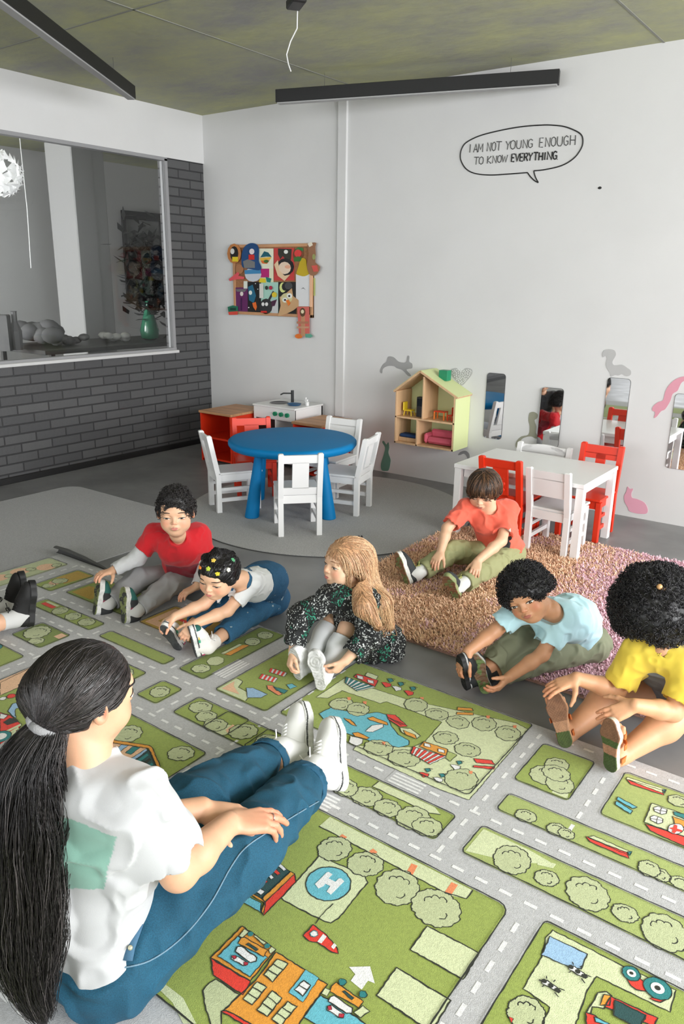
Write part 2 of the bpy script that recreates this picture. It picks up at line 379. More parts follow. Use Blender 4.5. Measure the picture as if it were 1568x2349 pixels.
# stroke lettering
GL = {'I': [[(.5, 0), (.5, 1)]], 'A': [[(0, 0), (.5, 1), (1, 0)], [(.2, .35), (.8, .35)]], 'M': [[(0, 0), (.05, 1), (.5, .3), (.95, 1), (1, 0)]], 'N': [[(0, 0), (0, 1), (1, 0), (1, 1)]],
      'O': [[(.5, 0), (.1, .15), (0, .5), (.1, .85), (.5, 1), (.9, .85), (1, .5), (.9, .15), (.5, 0)]], 'T': [[(0, 1), (1, 1)], [(.5, 1), (.5, 0)]], 'Y': [[(0, 1), (.5, .5), (1, 1)], [(.5, .5), (.4, 0)]],
      'U': [[(0, 1), (0, .25), (.25, 0), (.75, 0), (1, .25), (1, 1)]], 'G': [[(.95, .85), (.5, 1), (.1, .8), (0, .45), (.15, .1), (.55, 0), (.95, .15), (.95, .45), (.55, .45)]], 'E': [[(1, 1), (0, 1), (0, 0), (1, 0)], [(0, .5), (.8, .5)]],
      'H': [[(0, 0), (0, 1)], [(1, 0), (1, 1)], [(0, .5), (1, .5)]], 'K': [[(0, 0), (0, 1)], [(.9, 1), (0, .42), (1, 0)]], 'W': [[(0, 1), (.25, 0), (.5, .8), (.75, 0), (1, 1)]], 'V': [[(0, 1), (.5, 0), (1, 1)]],
      'R': [[(0, 0), (0, 1), (.6, 1), (.9, .8), (.6, .5), (0, .48)], [(.45, .48), (.95, 0)]], '.': [[(0.2, .0), (.1, -.12)]],
      'H2': [[(0, 0), (0, 1)]]}
def letters(mb, items, r):
    for ch, x0, x1, yt, yb in items:
        for st in GL[ch]:
            pts = [zp(x0+(x1-x0)*a+(b-.5)*6, yb+(yt-yb)*b) for a, b in st]
            if len(pts) == 2: pts = [pts[0], ((pts[0][0]+pts[1][0])/2, (pts[0][1]+pts[1][1])/2), pts[1]]
            mb.tube(rel(wpx(pts), bub), r, 5)
l1 = [('I', 298, 312, 318, 392), ('A', 338, 374, 316, 391), ('M', 380, 420, 312, 387), ('N', 460, 492, 302, 380), ('O', 502, 536, 298, 377), ('T', 540, 588, 294, 374), ('Y', 626, 666, 290, 366), ('O', 668, 712, 282, 362), ('U', 724, 764, 282, 356), ('N', 782, 820, 276, 352), ('G', 828, 868, 270, 348),
      ('E', 930, 962, 260, 343), ('N', 984, 1022, 258, 340), ('O', 1034, 1076, 252, 336), ('U', 1090, 1134, 248, 332), ('G', 1148, 1188, 240, 328), ('H', 1206, 1250, 236, 324)]
l2 = [('T', 340, 382, 434, 500), ('O', 386, 424, 430, 497), ('K', 462, 496, 424, 490), ('N', 508, 542, 420, 487), ('O', 552, 586, 417, 482), ('W', 592, 640, 413, 478)]
l3 = [('E', 678, 704, 405, 473), ('V', 712, 746, 403, 470), ('E', 754, 782, 400, 468), ('R', 792, 826, 398, 466), ('Y', 830, 866, 395, 465), ('T', 876, 914, 392, 462), ('H', 924, 956, 391, 462), ('I', 970, 984, 390, 458), ('N', 1000, 1040, 385, 456), ('G', 1050, 1086, 380, 452), ('.', 1090, 1100, 440, 452)]
thin = mat('thin_ink', (70, 70, 70), .7)
for ln_ in (l1[:1], l1[1:3], l1[3:6], l1[6:11], l1[11:], l2[:2], l2[2:]):
    mb = MB(); letters(mb, ln_, .0028); mb.build('word', thin, bub)
mb = MB(); letters(mb, l3, .0046); mb.build('bold_word', ink, bub)
q = WY(1375, 431, YW); tag(MB().sphere((0, 0, 0), (.012, .004, .008), 6).build('wall_hook', ink, None, True, q), 'tiny black hook on the white wall below right of the speech bubble', 'hook')

def decal(name, pts, color, label, cat='wall decal', sm=5, holes=None, par=None, th=.002):
    P = smooth_closed(wpx(pts), sm) if sm else wpx(pts); c = np.mean(P, 0)
    mb = MB(); mb.prism([(p[0]-c[0], p[2]-c[2]) for p in P], -th, 0)
    o = mb.build(name, mat('decal_%d_%d_%d' % color, color, .7), None, False, (c[0], YB-.0005, c[2])); fixn(o)
    tag(o, label, cat); return o
def z5(*q): return [(840+x/2.154, 760+y/2.154) for x, y in q]
decal('hare_decal', z5((68, 190), (80, 165), (98, 150), (108, 125), (135, 128), (160, 150), (195, 152), (203, 122), (212, 124), (212, 150), (226, 160), (226, 182), (208, 186), (198, 192), (220, 218), (205, 220), (178, 192), (150, 182), (135, 172), (105, 172), (82, 185), (78, 206), (70, 205)), (158, 158, 158), 'grey leaping hare decal on the wall above the wooden dollhouse', sm=3)
# generic heart decal with dots
hd = decal('heart_decal', z5((470, 268), (440, 240), (418, 210), (420, 188), (445, 182), (468, 200), (490, 182), (520, 188), (522, 210), (500, 240)), (176, 176, 176), 'grey dotted heart decal to the right of the dollhouse roof')
mb = MB(); random.seed(2); dots = []
while len(dots) < 60:
    x, y = random.uniform(422, 520), random.uniform(188, 258)
    if abs(x-470) < 48-max(0, (y-205))*.72 and all((x-a)**2+(y-b)**2 > 50 for a, b in dots): dots.append((x, y))
for x, y in dots:
    p = WY(*z5((x, y))[0], YB)-np.array(hd.location); mb.sphere((p[0], -.0035, p[2]), (.004, .0015, .004), 5)
mb.build('dots', mat('dot_white', (232, 232, 232), .7), hd)
decal('squirrel_decal', [(840+x/2.154, 760+y/2.154) for x, y in ((1165, 120), (1170, 98), (1195, 88), (1225, 95), (1232, 118), (1215, 150), (1225, 168), (1262, 165), (1290, 182), (1306, 195), (1305, 215), (1285, 222), (1262, 212), (1245, 218), (1228, 216), (1208, 224), (1205, 210), (1192, 190), (1182, 165), (1188, 135), (1180, 122), (1170, 128))], (182, 182, 182), 'pale grey squirrel decal above the third mirror', sm=3)
decal('upright_squirrel_decal', z5((738, 572), (740, 545), (765, 520), (800, 510), (806, 470), (800, 440), (805, 405), (825, 398), (845, 410), (842, 430), (830, 440), (838, 470), (836, 500), (848, 525), (835, 530), (815, 520), (790, 522), (765, 535), (750, 570)), (146, 146, 128), 'olive grey squirrel decal standing up left of the second mirror', sm=3)
decal('weasel_decal', z5((1420, 428), (1425, 400), (1412, 392), (1415, 372), (1440, 350), (1465, 340), (1475, 300), (1495, 265), (1530, 235), (1575, 222), (1600, 232), (1560, 250), (1545, 275), (1535, 295), (1512, 310), (1500, 345), (1475, 385), (1455, 395), (1435, 420)), (214, 150, 166), 'pink weasel decal climbing the wall at the right edge', sm=3)
decal('rabbit_decal', z5((75, 685), (72, 655), (85, 610), (92, 575), (78, 548), (86, 542), (98, 560), (108, 548), (112, 575), (108, 600), (118, 630), (118, 650), (110, 685), (95, 690)), (98, 146, 130), 'green standing rabbit decal at the wall foot under the dollhouse', sm=3)
def z6(*q): return [(1040+x/2.97, 980+y/2.97) for x, y in q]
decal('crouching_rabbit_decal', z6((1185, 405), (1200, 420), (1222, 420), (1210, 450), (1215, 480), (1250, 490), (1300, 515), (1322, 560), (1312, 588), (1270, 590), (1235, 585), (1195, 570), (1185, 545), (1165, 510), (1160, 470), (1175, 440)), (226, 164, 184), 'pink crouching rabbit decal low on the wall right of the red chairs', sm=3)
decal('small_squirrel_decal', z6((30, 190), (45, 170), (80, 160), (105, 180), (108, 212), (95, 215), (88, 195), (70, 180), (48, 188)), (140, 140, 142), 'small grey squirrel tail decal under the dollhouse corner', sm=3)

# mirrors
mirm = mat('mirror_glass', (235, 235, 235), .02, 1)
def mirror(x0, x1, z0, z1, label):
    c = ((x0+x1)/2, (z0+z1)/2); t = empty('wall_mirror', (c[0], YB, c[1]), 0, label, 'mirror', 'narrow mirrors on the back wall')
    w_, h_ = (x1-x0)/2, (z1-z0)/2; r = .022
    def rr(k):
        P = []
        for cx, cz, a0 in ((w_-r, h_-r, 0), (-w_+r, h_-r, 90), (-w_+r, -h_+r, 180), (w_-r, -h_+r, 270)):
            for a in range(0, 91, 18): P.append((cx+(r+k)*math.cos(math.radians(a0+a)), cz+(r+k)*math.sin(math.radians(a0+a))))
        return P
    fixn(MB().prism(rr(0), -.006, -.0035).build('glass', mirm, t)); fixn(MB().prism(rr(.0015), -.0034, 0).build('backing', mat('mirror_backing', (60, 60, 60), .6), t)); return t
mirror(-2.46, -2.317, .40, .872, 'narrow rounded mirror right of the dollhouse, reflecting the blue table')
_m = mirror(-2.034, -1.883, .40, .807, 'second narrow mirror, behind the white arched chair'); _m.rotation_euler = (math.radians(-2.0), 0, math.radians(3.8)); _m.location.y -= .013
mirror(-1.596, -1.448, .425, .909, 'third narrow mirror, under the pale squirrel decal')
mirror(-1.165, -1.015, .37, .845, 'rightmost mirror, cut by the right edge of the photo')

# ================================================================ furniture
whm = mat('white_lacquer', (232, 232, 232), .38); redm = mat('orange_red_lacquer', (222, 52, 22), .38)
blm = mat('blue_plastic', (0, 118, 178), .55, spec=.2)
def chair_from(px_feet, h=.515, color=whm, seat_h=.27, d=.27, wid=None, label='', style='splat', group='white splat back chairs', fdir=None, foot=None, name='child_chair'):
    """foot = (left rear x,y),(right rear x,y) on the floor, seen from behind; chair faces fdir"""
    A, B = [np.array(q[:2]) for q in foot]; c = (A+B)/2; wd = wid or np.linalg.norm(B-A); ang = math.atan2(B[1]-A[1], B[0]-A[0])
    zf = .008 if (np.hypot(c[0]+3.03, c[1]-3.975) < 1.0 or c[1] < 4.2) else 0
    t = empty(name, (c[0], c[1], zf), ang, label, 'chair', group); P = .016; w2 = wd/2
    def tilt(z): return -.055*max(0, (z-.24))/.275
    for sx in (-1, 1):
        b = MB(); x = sx*w2
        rings = []
        for z in (0, .24, h): 
            y = tilt(z); rings.append([(x-P, y-P, z), (x+P, y-P, z), (x+P, y+P, z), (x-P, y+P, z)])
        rings.append([(x-P*.6, y-P*.6, h+.006), (x+P*.6, y-P*.6, h+.006), (x+P*.6, y+P*.6, h+.006), (x-P*.6, y+P*.6, h+.006)])
        b.loft(rings); b.build('rear_leg', color, t)
        MB().box(x-P, x+P, d-P, d+P, 0, seat_h-.02, .002).build('front_leg', color, t)
        MB().box(x-.008, x+.008, 0, d, .07, .095).box(x-.008, x+.008, 0, d, .145, .165).build('stretcher', color, t)
    MB().box(-w2-P, w2+P, -P*.2, d+.03, seat_h-.015, seat_h, .004).build('seat', color, t)
    MB().box(-w2, w2, -.008, .010, seat_h-.065, seat_h-.015).box(-w2, w2, d-.01, d+.01, seat_h-.065, seat_h-.015).box(-w2-.006, -w2+.008, 0, d, seat_h-.06, seat_h-.015).box(w2-.008, w2+.006, 0, d, seat_h-.06, seat_h-.015).build('seat_rail', color, t)
    def slab(x0, x1, z0, z1, th=.008, top=None):
        v = []
        for y in (-th, th):
            v += [(x0, tilt(z0)+y, z0), (x1, tilt(z0)+y, z0), (x1, tilt(z1)+y, z1), (x0, tilt(z1)+y, z1)]
        return v, [(0, 3, 2, 1), (4, 5, 6, 7), (0, 1, 5, 4), (1, 2, 6, 5), (2, 3, 7, 6), (3, 0, 4, 7)]
    b = MB(); b.add(*slab(-w2, w2, h-.055, h-.005)); b.build('top_rail', color, t)
    if style == 'splat':
        b = MB(); b.add(*slab(-w2*.42, w2*.42, seat_h+.03, h-.05)); b.build('splat', color, t)
        b = MB(); b.add(*slab(-w2, w2, seat_h-.01, seat_h+.035)); b.build('lower_rail', color, t)
    elif style == 'carved':
        b = MB(); b.add(*slab(-w2*.4, w2*.4, seat_h+.03, h-.05))
        for k in range(3):
            for j in range(2): b.sphere(((j-.5)*.04, tilt(.4)-.009, .35+k*.035), (.012, .004, .012), 5)
        b.build('splat', color, t)
        b = MB(); b.add(*slab(-w2, w2, seat_h+.01, seat_h+.045)); b.build('lower_rail', color, t)
    elif style == 'solid':
        b = MB(); b.add(*slab(-w2+.01, w2-.01, seat_h+.075, h-.05)); b.build('back_panel', color, t)
    elif style == 'slots':
        b = MB()
        b.add(*slab(-w2*.25, w2*.25, seat_h+.03, h-.05)); b.build('splat', color, t)
        b = MB(); b.add(*slab(-w2, w2, h-.085, h-.05)); b.build('lower_rail', color, t)
    elif style == 'arch':
        rings = [[(x, tilt(z)-.01, z) for x, z in ((-w2, seat_h+.08), (w2, seat_h+.08))]]
        pts = [(-w2+.008, seat_h+.08), (w2-.008, seat_h+.08), (w2-.008, h-.05)]+[(w2*math.cos(a)*.97, h-.05+.055*math.sin(a)) for a in np.linspace(.1, math.pi-.1, 14)]+[(-w2+.008, h-.05)]
        bb = MB(); n = len(pts); bb.add([(x, tilt(z)-.008, z) for x, z in pts]+[(x, tilt(z)+.008, z) for x, z in pts], [tuple(range(n)), tuple(range(2*n-1, n-1, -1))]+[(k, n+k, n+(k+1) % n, (k+1) % n) for k in range(n)])
        fixn(bb.build('back_panel', color, t))
    return t
def feet(c, fd, wd):
    """rear feet pair from the middle of the back and the facing direction"""
    fd = nz(list(fd)+[0])[:2]; r = np.array([fd[1], -fd[0]]); c = np.array(c); return (c-r*wd/2, c+r*wd/2)
chair_from(None, foot=((-2.893, 3.317), (-2.733, 3.487))[::1], label='white wooden child chair with its back to us in front of the blue table')
chair_from(None, foot=((-3.71, 3.535), (-3.535, 3.435)), label='white wooden child chair at the left side of the blue table')
chair_from(None, foot=((-2.78, 3.945), (-2.845, 4.185)), label='white wooden child chair at the right side of the blue table')
chair_from(None, foot=feet((-3.80, 4.05), (.75, -.66), .25), color=redm, label='orange red child chair behind the blue table, before the toy kitchen', group='orange red child chairs')
chair_from(None, foot=feet((-3.30, 4.46), (.1, -1), .26), label='white child chair with solid back behind the blue table', style='solid', group='white solid back chairs')
# the white table and its chairs
chair_from(None, foot=((-1.90, 4.0), (-1.672, 4.0)), h=.53, color=redm, style='carved', label='orange red child chair at the near side of the white table', group='orange red child chairs')
chair_from(None, foot=((-1.62, 4.025), (-1.395, 4.02)), h=.50, style='solid', label='white solid backed child chair pushed under the near side of the white table', group='white solid back chairs')
chair_from(None, foot=((-1.355, 4.70), (-1.59, 4.70)), h=.53, color=redm, style='slots', label='orange red child chair on the far side of the white table by the wall', group='orange red child chairs')
chair_from(None, foot=((-1.69, 4.74), (-2.03, 4.74)), h=.47, style='arch', label='white arched back child chair on the far side of the white table', group='white arched back chairs')
t = empty('play_table', (-1.715, 4.30, 0), 0, 'white rectangular child table near the mirrors', 'table')
MB().box(-.40, .40, -.29, .29, .425, .45, .003).build('tabletop', whm, t)
MB().box(-.36, .36, -.25, -.235, .37, .425).box(-.36, .36, .235, .25, .37, .425).box(-.365, -.35, -.25, .25, .37, .425).box(.35, .365, -.25, .25, .37, .425).build('apron', whm, t)
for x in (-.375, .375):
    for y in (-.262, .262): MB().box(x-.022, x+.022, y-.022, y+.022, 0, .425, .002).build('leg', whm, t)
# blue round table
bc = (-3.22, 3.82); t = empty('round_play_table', (bc[0], bc[1], .008), 0, 'round blue plastic child table on the grey round rug', 'table')
auto(MB().lathe([(.30, .415), (.37, .418), (.41, .43), (.425, .45), (.425, .468), (.415, .479), (.40, .482), (.2, .483), (.01, .483)], n=72).build('tabletop', blm, t), 50)
for a in (-103, -6, 82, 178):
    a = math.radians(a); px, py = .27*math.cos(a), .27*math.sin(a); qx, qy = .335*math.cos(a), .335*math.sin(a)
    rings = []
    for s_ in np.linspace(0, 1, 8):
        r = .024+.0*s_+.0235*(1-s_)**.9; x = qx+(px-qx)*s_; y = qy+(py-qy)*s_; rings.append([(x+r*math.cos(b), y+r*math.sin(b), .42*s_+.005) for b in np.arange(20)*2*math.pi/20])
    rings.insert(0, [(qx+.044*math.cos(b), qy+.044*math.sin(b), .0) for b in np.arange(20)*2*math.pi/20])
    auto(MB().loft(rings).build('leg', blm, t))

# wood topped red cabinets and toy kitchen
wood = mat('beech_wood', (196, 146, 104), .5, var=.25, vs=3, stretch=(1, 14, 1)); birch = mat('pale_pine', (214, 176, 136), .55, var=.14, vs=3, stretch=(9, 9, 1))
for (x0, x1, y0, y1, lab) in ((-4.78, -4.42, 4.46, 4.90, 'orange red toy cabinet with wood top left of the toy kitchen'), (-3.84, -3.56, 4.56, 4.95, 'orange red toy cabinet with wood top right of the toy kitchen')):
    t = empty('toy_cabinet', ((x0+x1)/2, (y0+y1)/2, 0), 0, lab, 'cabinet', 'red toy cabinets'); w2, d2 = (x1-x0)/2, (y1-y0)/2
    MB().box(-w2, -w2+.015, -d2, d2, 0, .41).box(w2-.015, w2, -d2, d2, 0, .41).box(-w2, w2, d2-.01, d2, 0, .41).box(-w2+.015, w2-.015, -d2, d2, .02, .035).box(-w2+.015, w2-.015, -d2, d2, .2, .215).build('body', redm, t)
    MB().box(-w2-.01, w2+.01, -d2-.01, d2+.005, .41, .43, .003).build('top', wood, t)
kx, ky = -4.16, 4.88; t = empty('toy_kitchen', (kx, ky, 0), 0, 'white toy kitchen with green knobs, sink and dark tap against the wall', 'toy kitchen')
b = MB(); W2 = .225; b.box(-W2, -W2+.015, -.18, .18, 0, .485).box(W2-.015, W2, -.18, .18, 0, .485).box(-W2, W2, .165, .18, 0, .485).box(-W2, W2, -.175, .18, .03, .045).box(-W2, W2, -.175, .18, .40-.012, .40).box(-.0, .012, -.17, .17, .045, .4)
b.build('body', whm, t); MB().box(-W2, W2, -.182, -.168, .395, .487, .002).build('control_panel', whm, t)
MB().box(-W2-.006, W2+.006, -.19, .185, .485, .5, .003).build('worktop', whm, t)
MB().box(-W2+.015, -.002, -.168, .16, .05, .388).build('oven_cavity', mat('oven_black', (22, 22, 22), .3), t)
for i, x in enumerate((.02, .085, .15)):
    auto(MB().tube([(x, -.182, .44), (x, -.20, .44)], .018, 16).build('knob', mat('green_plastic', (20, 130, 92), .4), t))
fixn(auto(MB().lathe([(.075, .001), (.08, .004), (.07, .005), (.06, -.0), (.05, -.001)], (-.08, -.02, .5), 28).build('sink', mat('dark_steel', (60, 62, 64), .25, 1), t)))
auto(MB().tube([(-.02, .08, .5), (-.02, .08, .6)], .013, 12).tube([(-.02, .08, .575), (-.07, .02, .577), (-.085, .0, .565)], .006, 8).build('tap', mat('dark_tap', (40, 42, 44), .3), t))
o = auto(MB().lathe([(.02, 0), (.05, .004), (.06, .014), (.055, .012), (.02, .004)], n=24).build('toy_plate', mat('blue_plate', (20, 84, 130), .35), None, False, (kx+.10, ky-.04, .5))); tag(o, 'blue toy plate on the worktop of the toy kitchen', 'plate')
for i, (x, y, h_) in enumerate(((.15, .05, .06), (.19, .02, .05))):
    o = auto(MB().lathe([(.014, 0), (.016, h_*.6), (.006, h_*.7), (.007, h_), (.004, h_*1.02)], n=14).build('toy_bottle', whm, None, False, (kx+x, ky+y, .5))); tag(o, ('taller' if i == 0 else 'shorter')+' small white toy bottle at the right end of the toy kitchen', 'toy bottle', 'toy bottles')

# dollhouse
y1, y0 = YB-.002, 4.875
def hp(x, y): return WY(x, y, y0)
xl, xr = -3.095, -2.588; zb, zs = .31, .705; xa, za = -2.888, .857
t = empty('dollhouse', (xl, y0, zb), 0, 'wooden open front dollhouse hung on the white wall', 'dollhouse')
def hb(x0, x1, z0, z1, m_, nm, dy0=0, dy1=y1-y0): return MB().box(x0-xl, x1-xl, dy0, dy1, z0-zb, z1-zb, .001).build(nm, m_, t)
g = mat('lime_paint', (206, 214, 158), .6)
hb(xl, xl+.013, zb, zs, birch, 'side_panel'); hb(xr-.013, xr, zb, zs, birch, 'side_panel'); MB().box(xr-xl, xr-xl+.004, .0, y1-y0, 0, zs-zb).build('outer_skin', g, t)
hb(xl, xr, zb, zb+.013, birch, 'bottom_shelf'); hb(xl, xr, .506, .519, birch, 'middle_shelf')
hb(-2.862, -2.85, .519, .83, birch, 'partition'); hb(-2.905, -2.893, zb, .506, birch, 'partition')
fixn(MB().prism([(0, 0), (xr-xl, 0), (xr-xl, zs-zb), (xa-xl, za-zb), (0, zs-zb)], y1-y0-.008, y1-y0-.002).build('back_panel', g, t))
for (xA, zA, xB, zB) in ((xl-.012, zs-.01, xa, za), (xa, za, xr+.012, zs-.01)):
    dx, dz = xB-xA, zB-zA; n_ = nz([-dz, 0, dx])*.014
    fixn(MB().prism([(xA-xl, zA-zb), (xB-xl, zB-zb), (xB-xl+n_[0], zB-zb+n_[2]), (xA-xl+n_[0], zA-zb+n_[2])], -.004, y1-y0).build('roof_panel', birch, t))
    fixn(MB().prism([(xA-xl+n_[0], zA-zb+n_[2]), (xB-xl+n_[0], zB-zb+n_[2]), (xB-xl+n_[0]*1.25, zB-zb+n_[2]*1.25), (xA-xl+n_[0]*1.25, zA-zb+n_[2]*1.25)], .0, y1-y0).build('roof_skin', g, t))
hb(-2.79, -2.72, .8, .875, mat('green_plastic', (20, 130, 92), .4), 'chimney', .1, .16)
def furn(name, x, z, lab, cat, bld):
    e = empty(name, (x, y0+.08, z), 0, lab, cat); bld(e); return e
yel = mat('yellow_plastic', (228, 196, 40), .4); blkp = mat('black_plastic', (20, 20, 20), .4); pink = mat('pink_fabric', (206, 92, 112), .8); bluf = mat('blue_fabric', (24, 62, 110), .8)
def b_ychair(e):
    MB().box(-.03, .035, -.03, .03, .035, .045, .004).build('seat', yel, e); MB().box(-.04, -.03, -.03, .03, .035, .1, .004).build('backrest', yel, e)
    for x in (-.025, .03):
        for y in (-.022, .022): MB().tube([(x, y, .036), (x*1.2, y*1.2, 0)], .004, 6).build('leg', yel, e)
furn('toy_chair', -3.02, .519, 'yellow toy chair in the upper left room of the dollhouse', 'toy chair', b_ychair)
def b_tv(e): MB().box(-.035, .035, -.02, .02, 0, .15, .003).build('cabinet', blkp, e); MB().box(-.03, .03, -.023, -.02, .08, .14).build('screen', mat('dark_screen', (12, 12, 14), .15), e)
furn('toy_wardrobe', -2.91, .519, 'tall black toy cabinet beside the partition inside the dollhouse', 'toy furniture', b_tv)
def b_tab(e):
    MB().box(-.045, .045, -.03, .03, .055, .062, .002).build('tabletop', redm, e)
    for x in (-.04, .04):
        for y in (-.025, .025): MB().box(x-.004, x+.004, y-.004, y+.004, 0, .055).build('leg', mat('orange_wood', (226, 120, 40), .5), e)
furn('toy_table', -2.745, .519, 'small red and orange toy table in the upper right room of the dollhouse', 'toy table', b_tab)
def b_rchair(e):
    MB().box(-.02, .02, -.02, .02, .035, .042, .002).build('seat', redm, e); MB().box(.014, .02, -.02, .02, .035, .1, .002).build('backrest', redm, e)
    for x in (-.017, .017):
        for y in (-.017, .017): MB().box(x-.003, x+.003, y-.003, y+.003, 0, .035).build('leg', redm, e)
furn('toy_chair', -2.66, .519, 'tiny red toy chair right of the toy table in the dollhouse', 'toy chair', b_rchair)
def b_sofa(e):
    MB().box(-.11, .11, -.04, .05, .01, .06, .018).build('seat', pink, e); MB().box(-.11, .11, .03, .06, .04, .11, .014).build('backrest', pink, e)
    for x in (-.115, .115): MB().box(x-.016, x+.016, -.045, .055, .01, .085, .014).build('armrest', pink, e)
furn('toy_sofa', -2.73, .323, 'pink toy sofa in the lower right room of the dollhouse', 'toy sofa', b_sofa)
def b_bed(e):
    MB().box(-.08, .08, -.04, .05, .0, .03, .003).build('frame', birch, e); MB().box(-.078, .078, -.038, .048, .03, .055, .01).build('mattress', bluf, e)
furn('toy_bed', -3.0, .323, 'blue toy bed in the lower left room of the dollhouse', 'toy bed', b_bed)
def b_pic(e): MB().box(-.018, .018, .0, .01, 0, .06, .002).build('frame', blkp, e)
furn('toy_picture', -2.925, .38, 'dark little picture standing in the lower left dollhouse room', 'toy furniture', b_pic)

# ================================================================ pin board with children's work
t = empty('pin_board', (-4.51, YB, 1.49), 0, 'wood framed cork pin board on the white wall', 'pin board')
cork = mat('cork', (160, 112, 76), .9, var=.2, vs=60); x0, x1, z0, z1 = -4.955, -4.06, 1.195, 1.778
def B(x0_, x1_, z0_, z1_, m_, nm, d0, d1, par=t, L_=(-4.51, YB, 1.49)): return MB().box(x0_-L_[0], x1_-L_[0], -d1, -d0, z0_-L_[2], z1_-L_[2], .001).build(nm, m_, par)
B(x0, x1, z0, z1, cork, 'cork_panel', 0, .012)
f = MB()
for (a, b, c, d) in ((x0, x1, z1-.025, z1), (x0, x1, z0, z0+.025), (x0, x0+.025, z0, z1), (x1-.025, x1, z0, z1)): f.box(a+4.51, b+4.51, -.022, 0, c-1.49, d-1.49, .002)
f.build('frame', wood, t)
def zb3(x, y): return (460+x/3.92, 500+y/3.92)
CC = {}
def cm_(c): return mat('card_%d_%d_%d' % c, c, .8)
def art(name, pts, color, label, d=.014, th=.003, cat='artwork', group=None, extra=(), closed=0):
    P = [WY(*zb3(*q), YB-d) for q in pts]
    if closed: P = smooth_closed(P, closed)
    c = np.mean(P, 0); o = empty(name, (c[0], YB, c[2]), 0, label, cat, group)
    fixn(MB().prism([(p[0]-c[0], p[2]-c[2]) for p in P], -d-th, -d).build('sheet', cm_(color), o))
    dd = d+th
    for k, (nm, ep, ec, sm_) in enumerate(extra):
        Q = [WY(*zb3(*q), YB-d) for q in ep]
        if sm_: Q = smooth_closed(Q, sm_)
        dd += .0012
        fixn(MB().prism([(p[0]-c[0], p[2]-c[2]) for p in Q], -dd-.002, -dd+.0008).build(nm, cm_(ec), o))
    return o
def circ(cx, cy, r, ry=None, n=12): ry = ry or r; return [(cx+r*math.cos(a), cy+ry*math.sin(a)) for a in np.arange(n)*2*math.pi/n]
def rect(a, b, c, d): return [(a, c), (b, c), (b, d), (a, d)]
art('paper_plate_craft', circ(302, 320, 62, 90), (186, 120, 66), 'brown round paper craft with dark centre at the top left of the board', .03, extra=(('centre', circ(305, 320, 36, 66), (30, 28, 26), 0), ('moon', circ(290, 300, 18, 26), (210, 210, 205), 0), ('yellow_patch', rect(290, 340, 350, 392), (222, 198, 40), 0)))
art('paper_plate_craft', [(372, 430), (370, 330), (395, 260), (450, 226), (505, 240), (525, 290), (520, 380), (545, 440), (530, 470), (480, 465), (400, 450)], (24, 70, 120), 'tall blue rounded paper craft with a red and white figure', .026, extra=(('grey_patch', [(385, 390), (430, 370), (490, 395), (490, 450), (395, 450)], (120, 120, 120), 0), ('red_patch', rect(436, 486, 330, 376), (205, 40, 34), 0), ('white_patch', circ(465, 302, 22, 26), (226, 214, 216), 0)), closed=3)
art('paper_plate_craft', circ(472, 508, 74, 66), (198, 204, 212), 'pale grey and blue half round paper plate below the blue craft', .022, extra=(('sky_patch', [(398, 470), (540, 460), (545, 500), (400, 505)], (60, 130, 178), 0),))
art('drawing', rect(525, 655, 275, 455), (226, 228, 206), 'drawing with teal and orange leaf shapes, top middle of the board', extra=(('teal_hat', [(540, 355), (575, 300), (610, 310), (640, 350), (590, 348)], (20, 92, 106), 0), ('yellow_rim', [(535, 360), (640, 352), (625, 375), (545, 385)], (226, 180, 60), 0), ('orange_face', [(545, 385), (625, 378), (600, 412), (560, 410)], (216, 104, 40), 0), ('green_mouth', circ(595, 390, 22, 14), (60, 110, 50), 0)))
art('drawing', rect(535, 655, 455, 580), (222, 222, 190), 'drawing with a magenta square and yellow shapes, centre of the board', .0141, extra=(('magenta_square', rect(540, 618, 456, 535), (176, 30, 110), 0), ('yellow_patch', [(535, 540), (585, 545), (590, 582), (530, 580)], (216, 196, 40), 0), ('teal_patch', [(590, 530), (640, 545), (630, 580), (600, 575)], (20, 120, 110), 0)))
art('drawing', rect(660, 842, 270, 562), (196, 64, 62), 'red and black patterned drawing with a white round shape', .0142, extra=(('dark_area', [(700, 275), (820, 280), (815, 370), (790, 400), (740, 340), (720, 370), (700, 330)], (52, 52, 44), 0), ('black_ring', circ(765, 440, 78, 78), (30, 32, 34), 0), ('white_face', circ(760, 450, 56, 56), (228, 206, 184), 0), ('pale_dot', circ(772, 305, 18), (230, 232, 226), 0), ('cream_edge', [(668, 420), (700, 380), (712, 470), (760, 520), (810, 510), (760, 566), (700, 520)], (226, 196, 160), 0), ('nose', circ(790, 440, 26, 16), (226, 170, 140), 0)))
art('paper_figure', circ(878, 330, 48, 60), (120, 72, 46), 'brown paper figure with red face at the top right of the board', .016, extra=(('green_hat', [(842, 300), (880, 262), (922, 270), (925, 300), (880, 285)], (50, 120, 66), 0), ('red_face', circ(878, 318, 32, 34), (212, 62, 60), 0), ('green_body', [(840, 360), (880, 345), (915, 355), (900, 390), (845, 392)], (56, 110, 50), 0)))
art('paper_pear', [(862, 500), (880, 440), (905, 365), (945, 372), (955, 430), (985, 490), (935, 524), (885, 515)], (190, 164, 34), 'yellow pear shaped paper cut-out right of the red drawing', .018, closed=3)
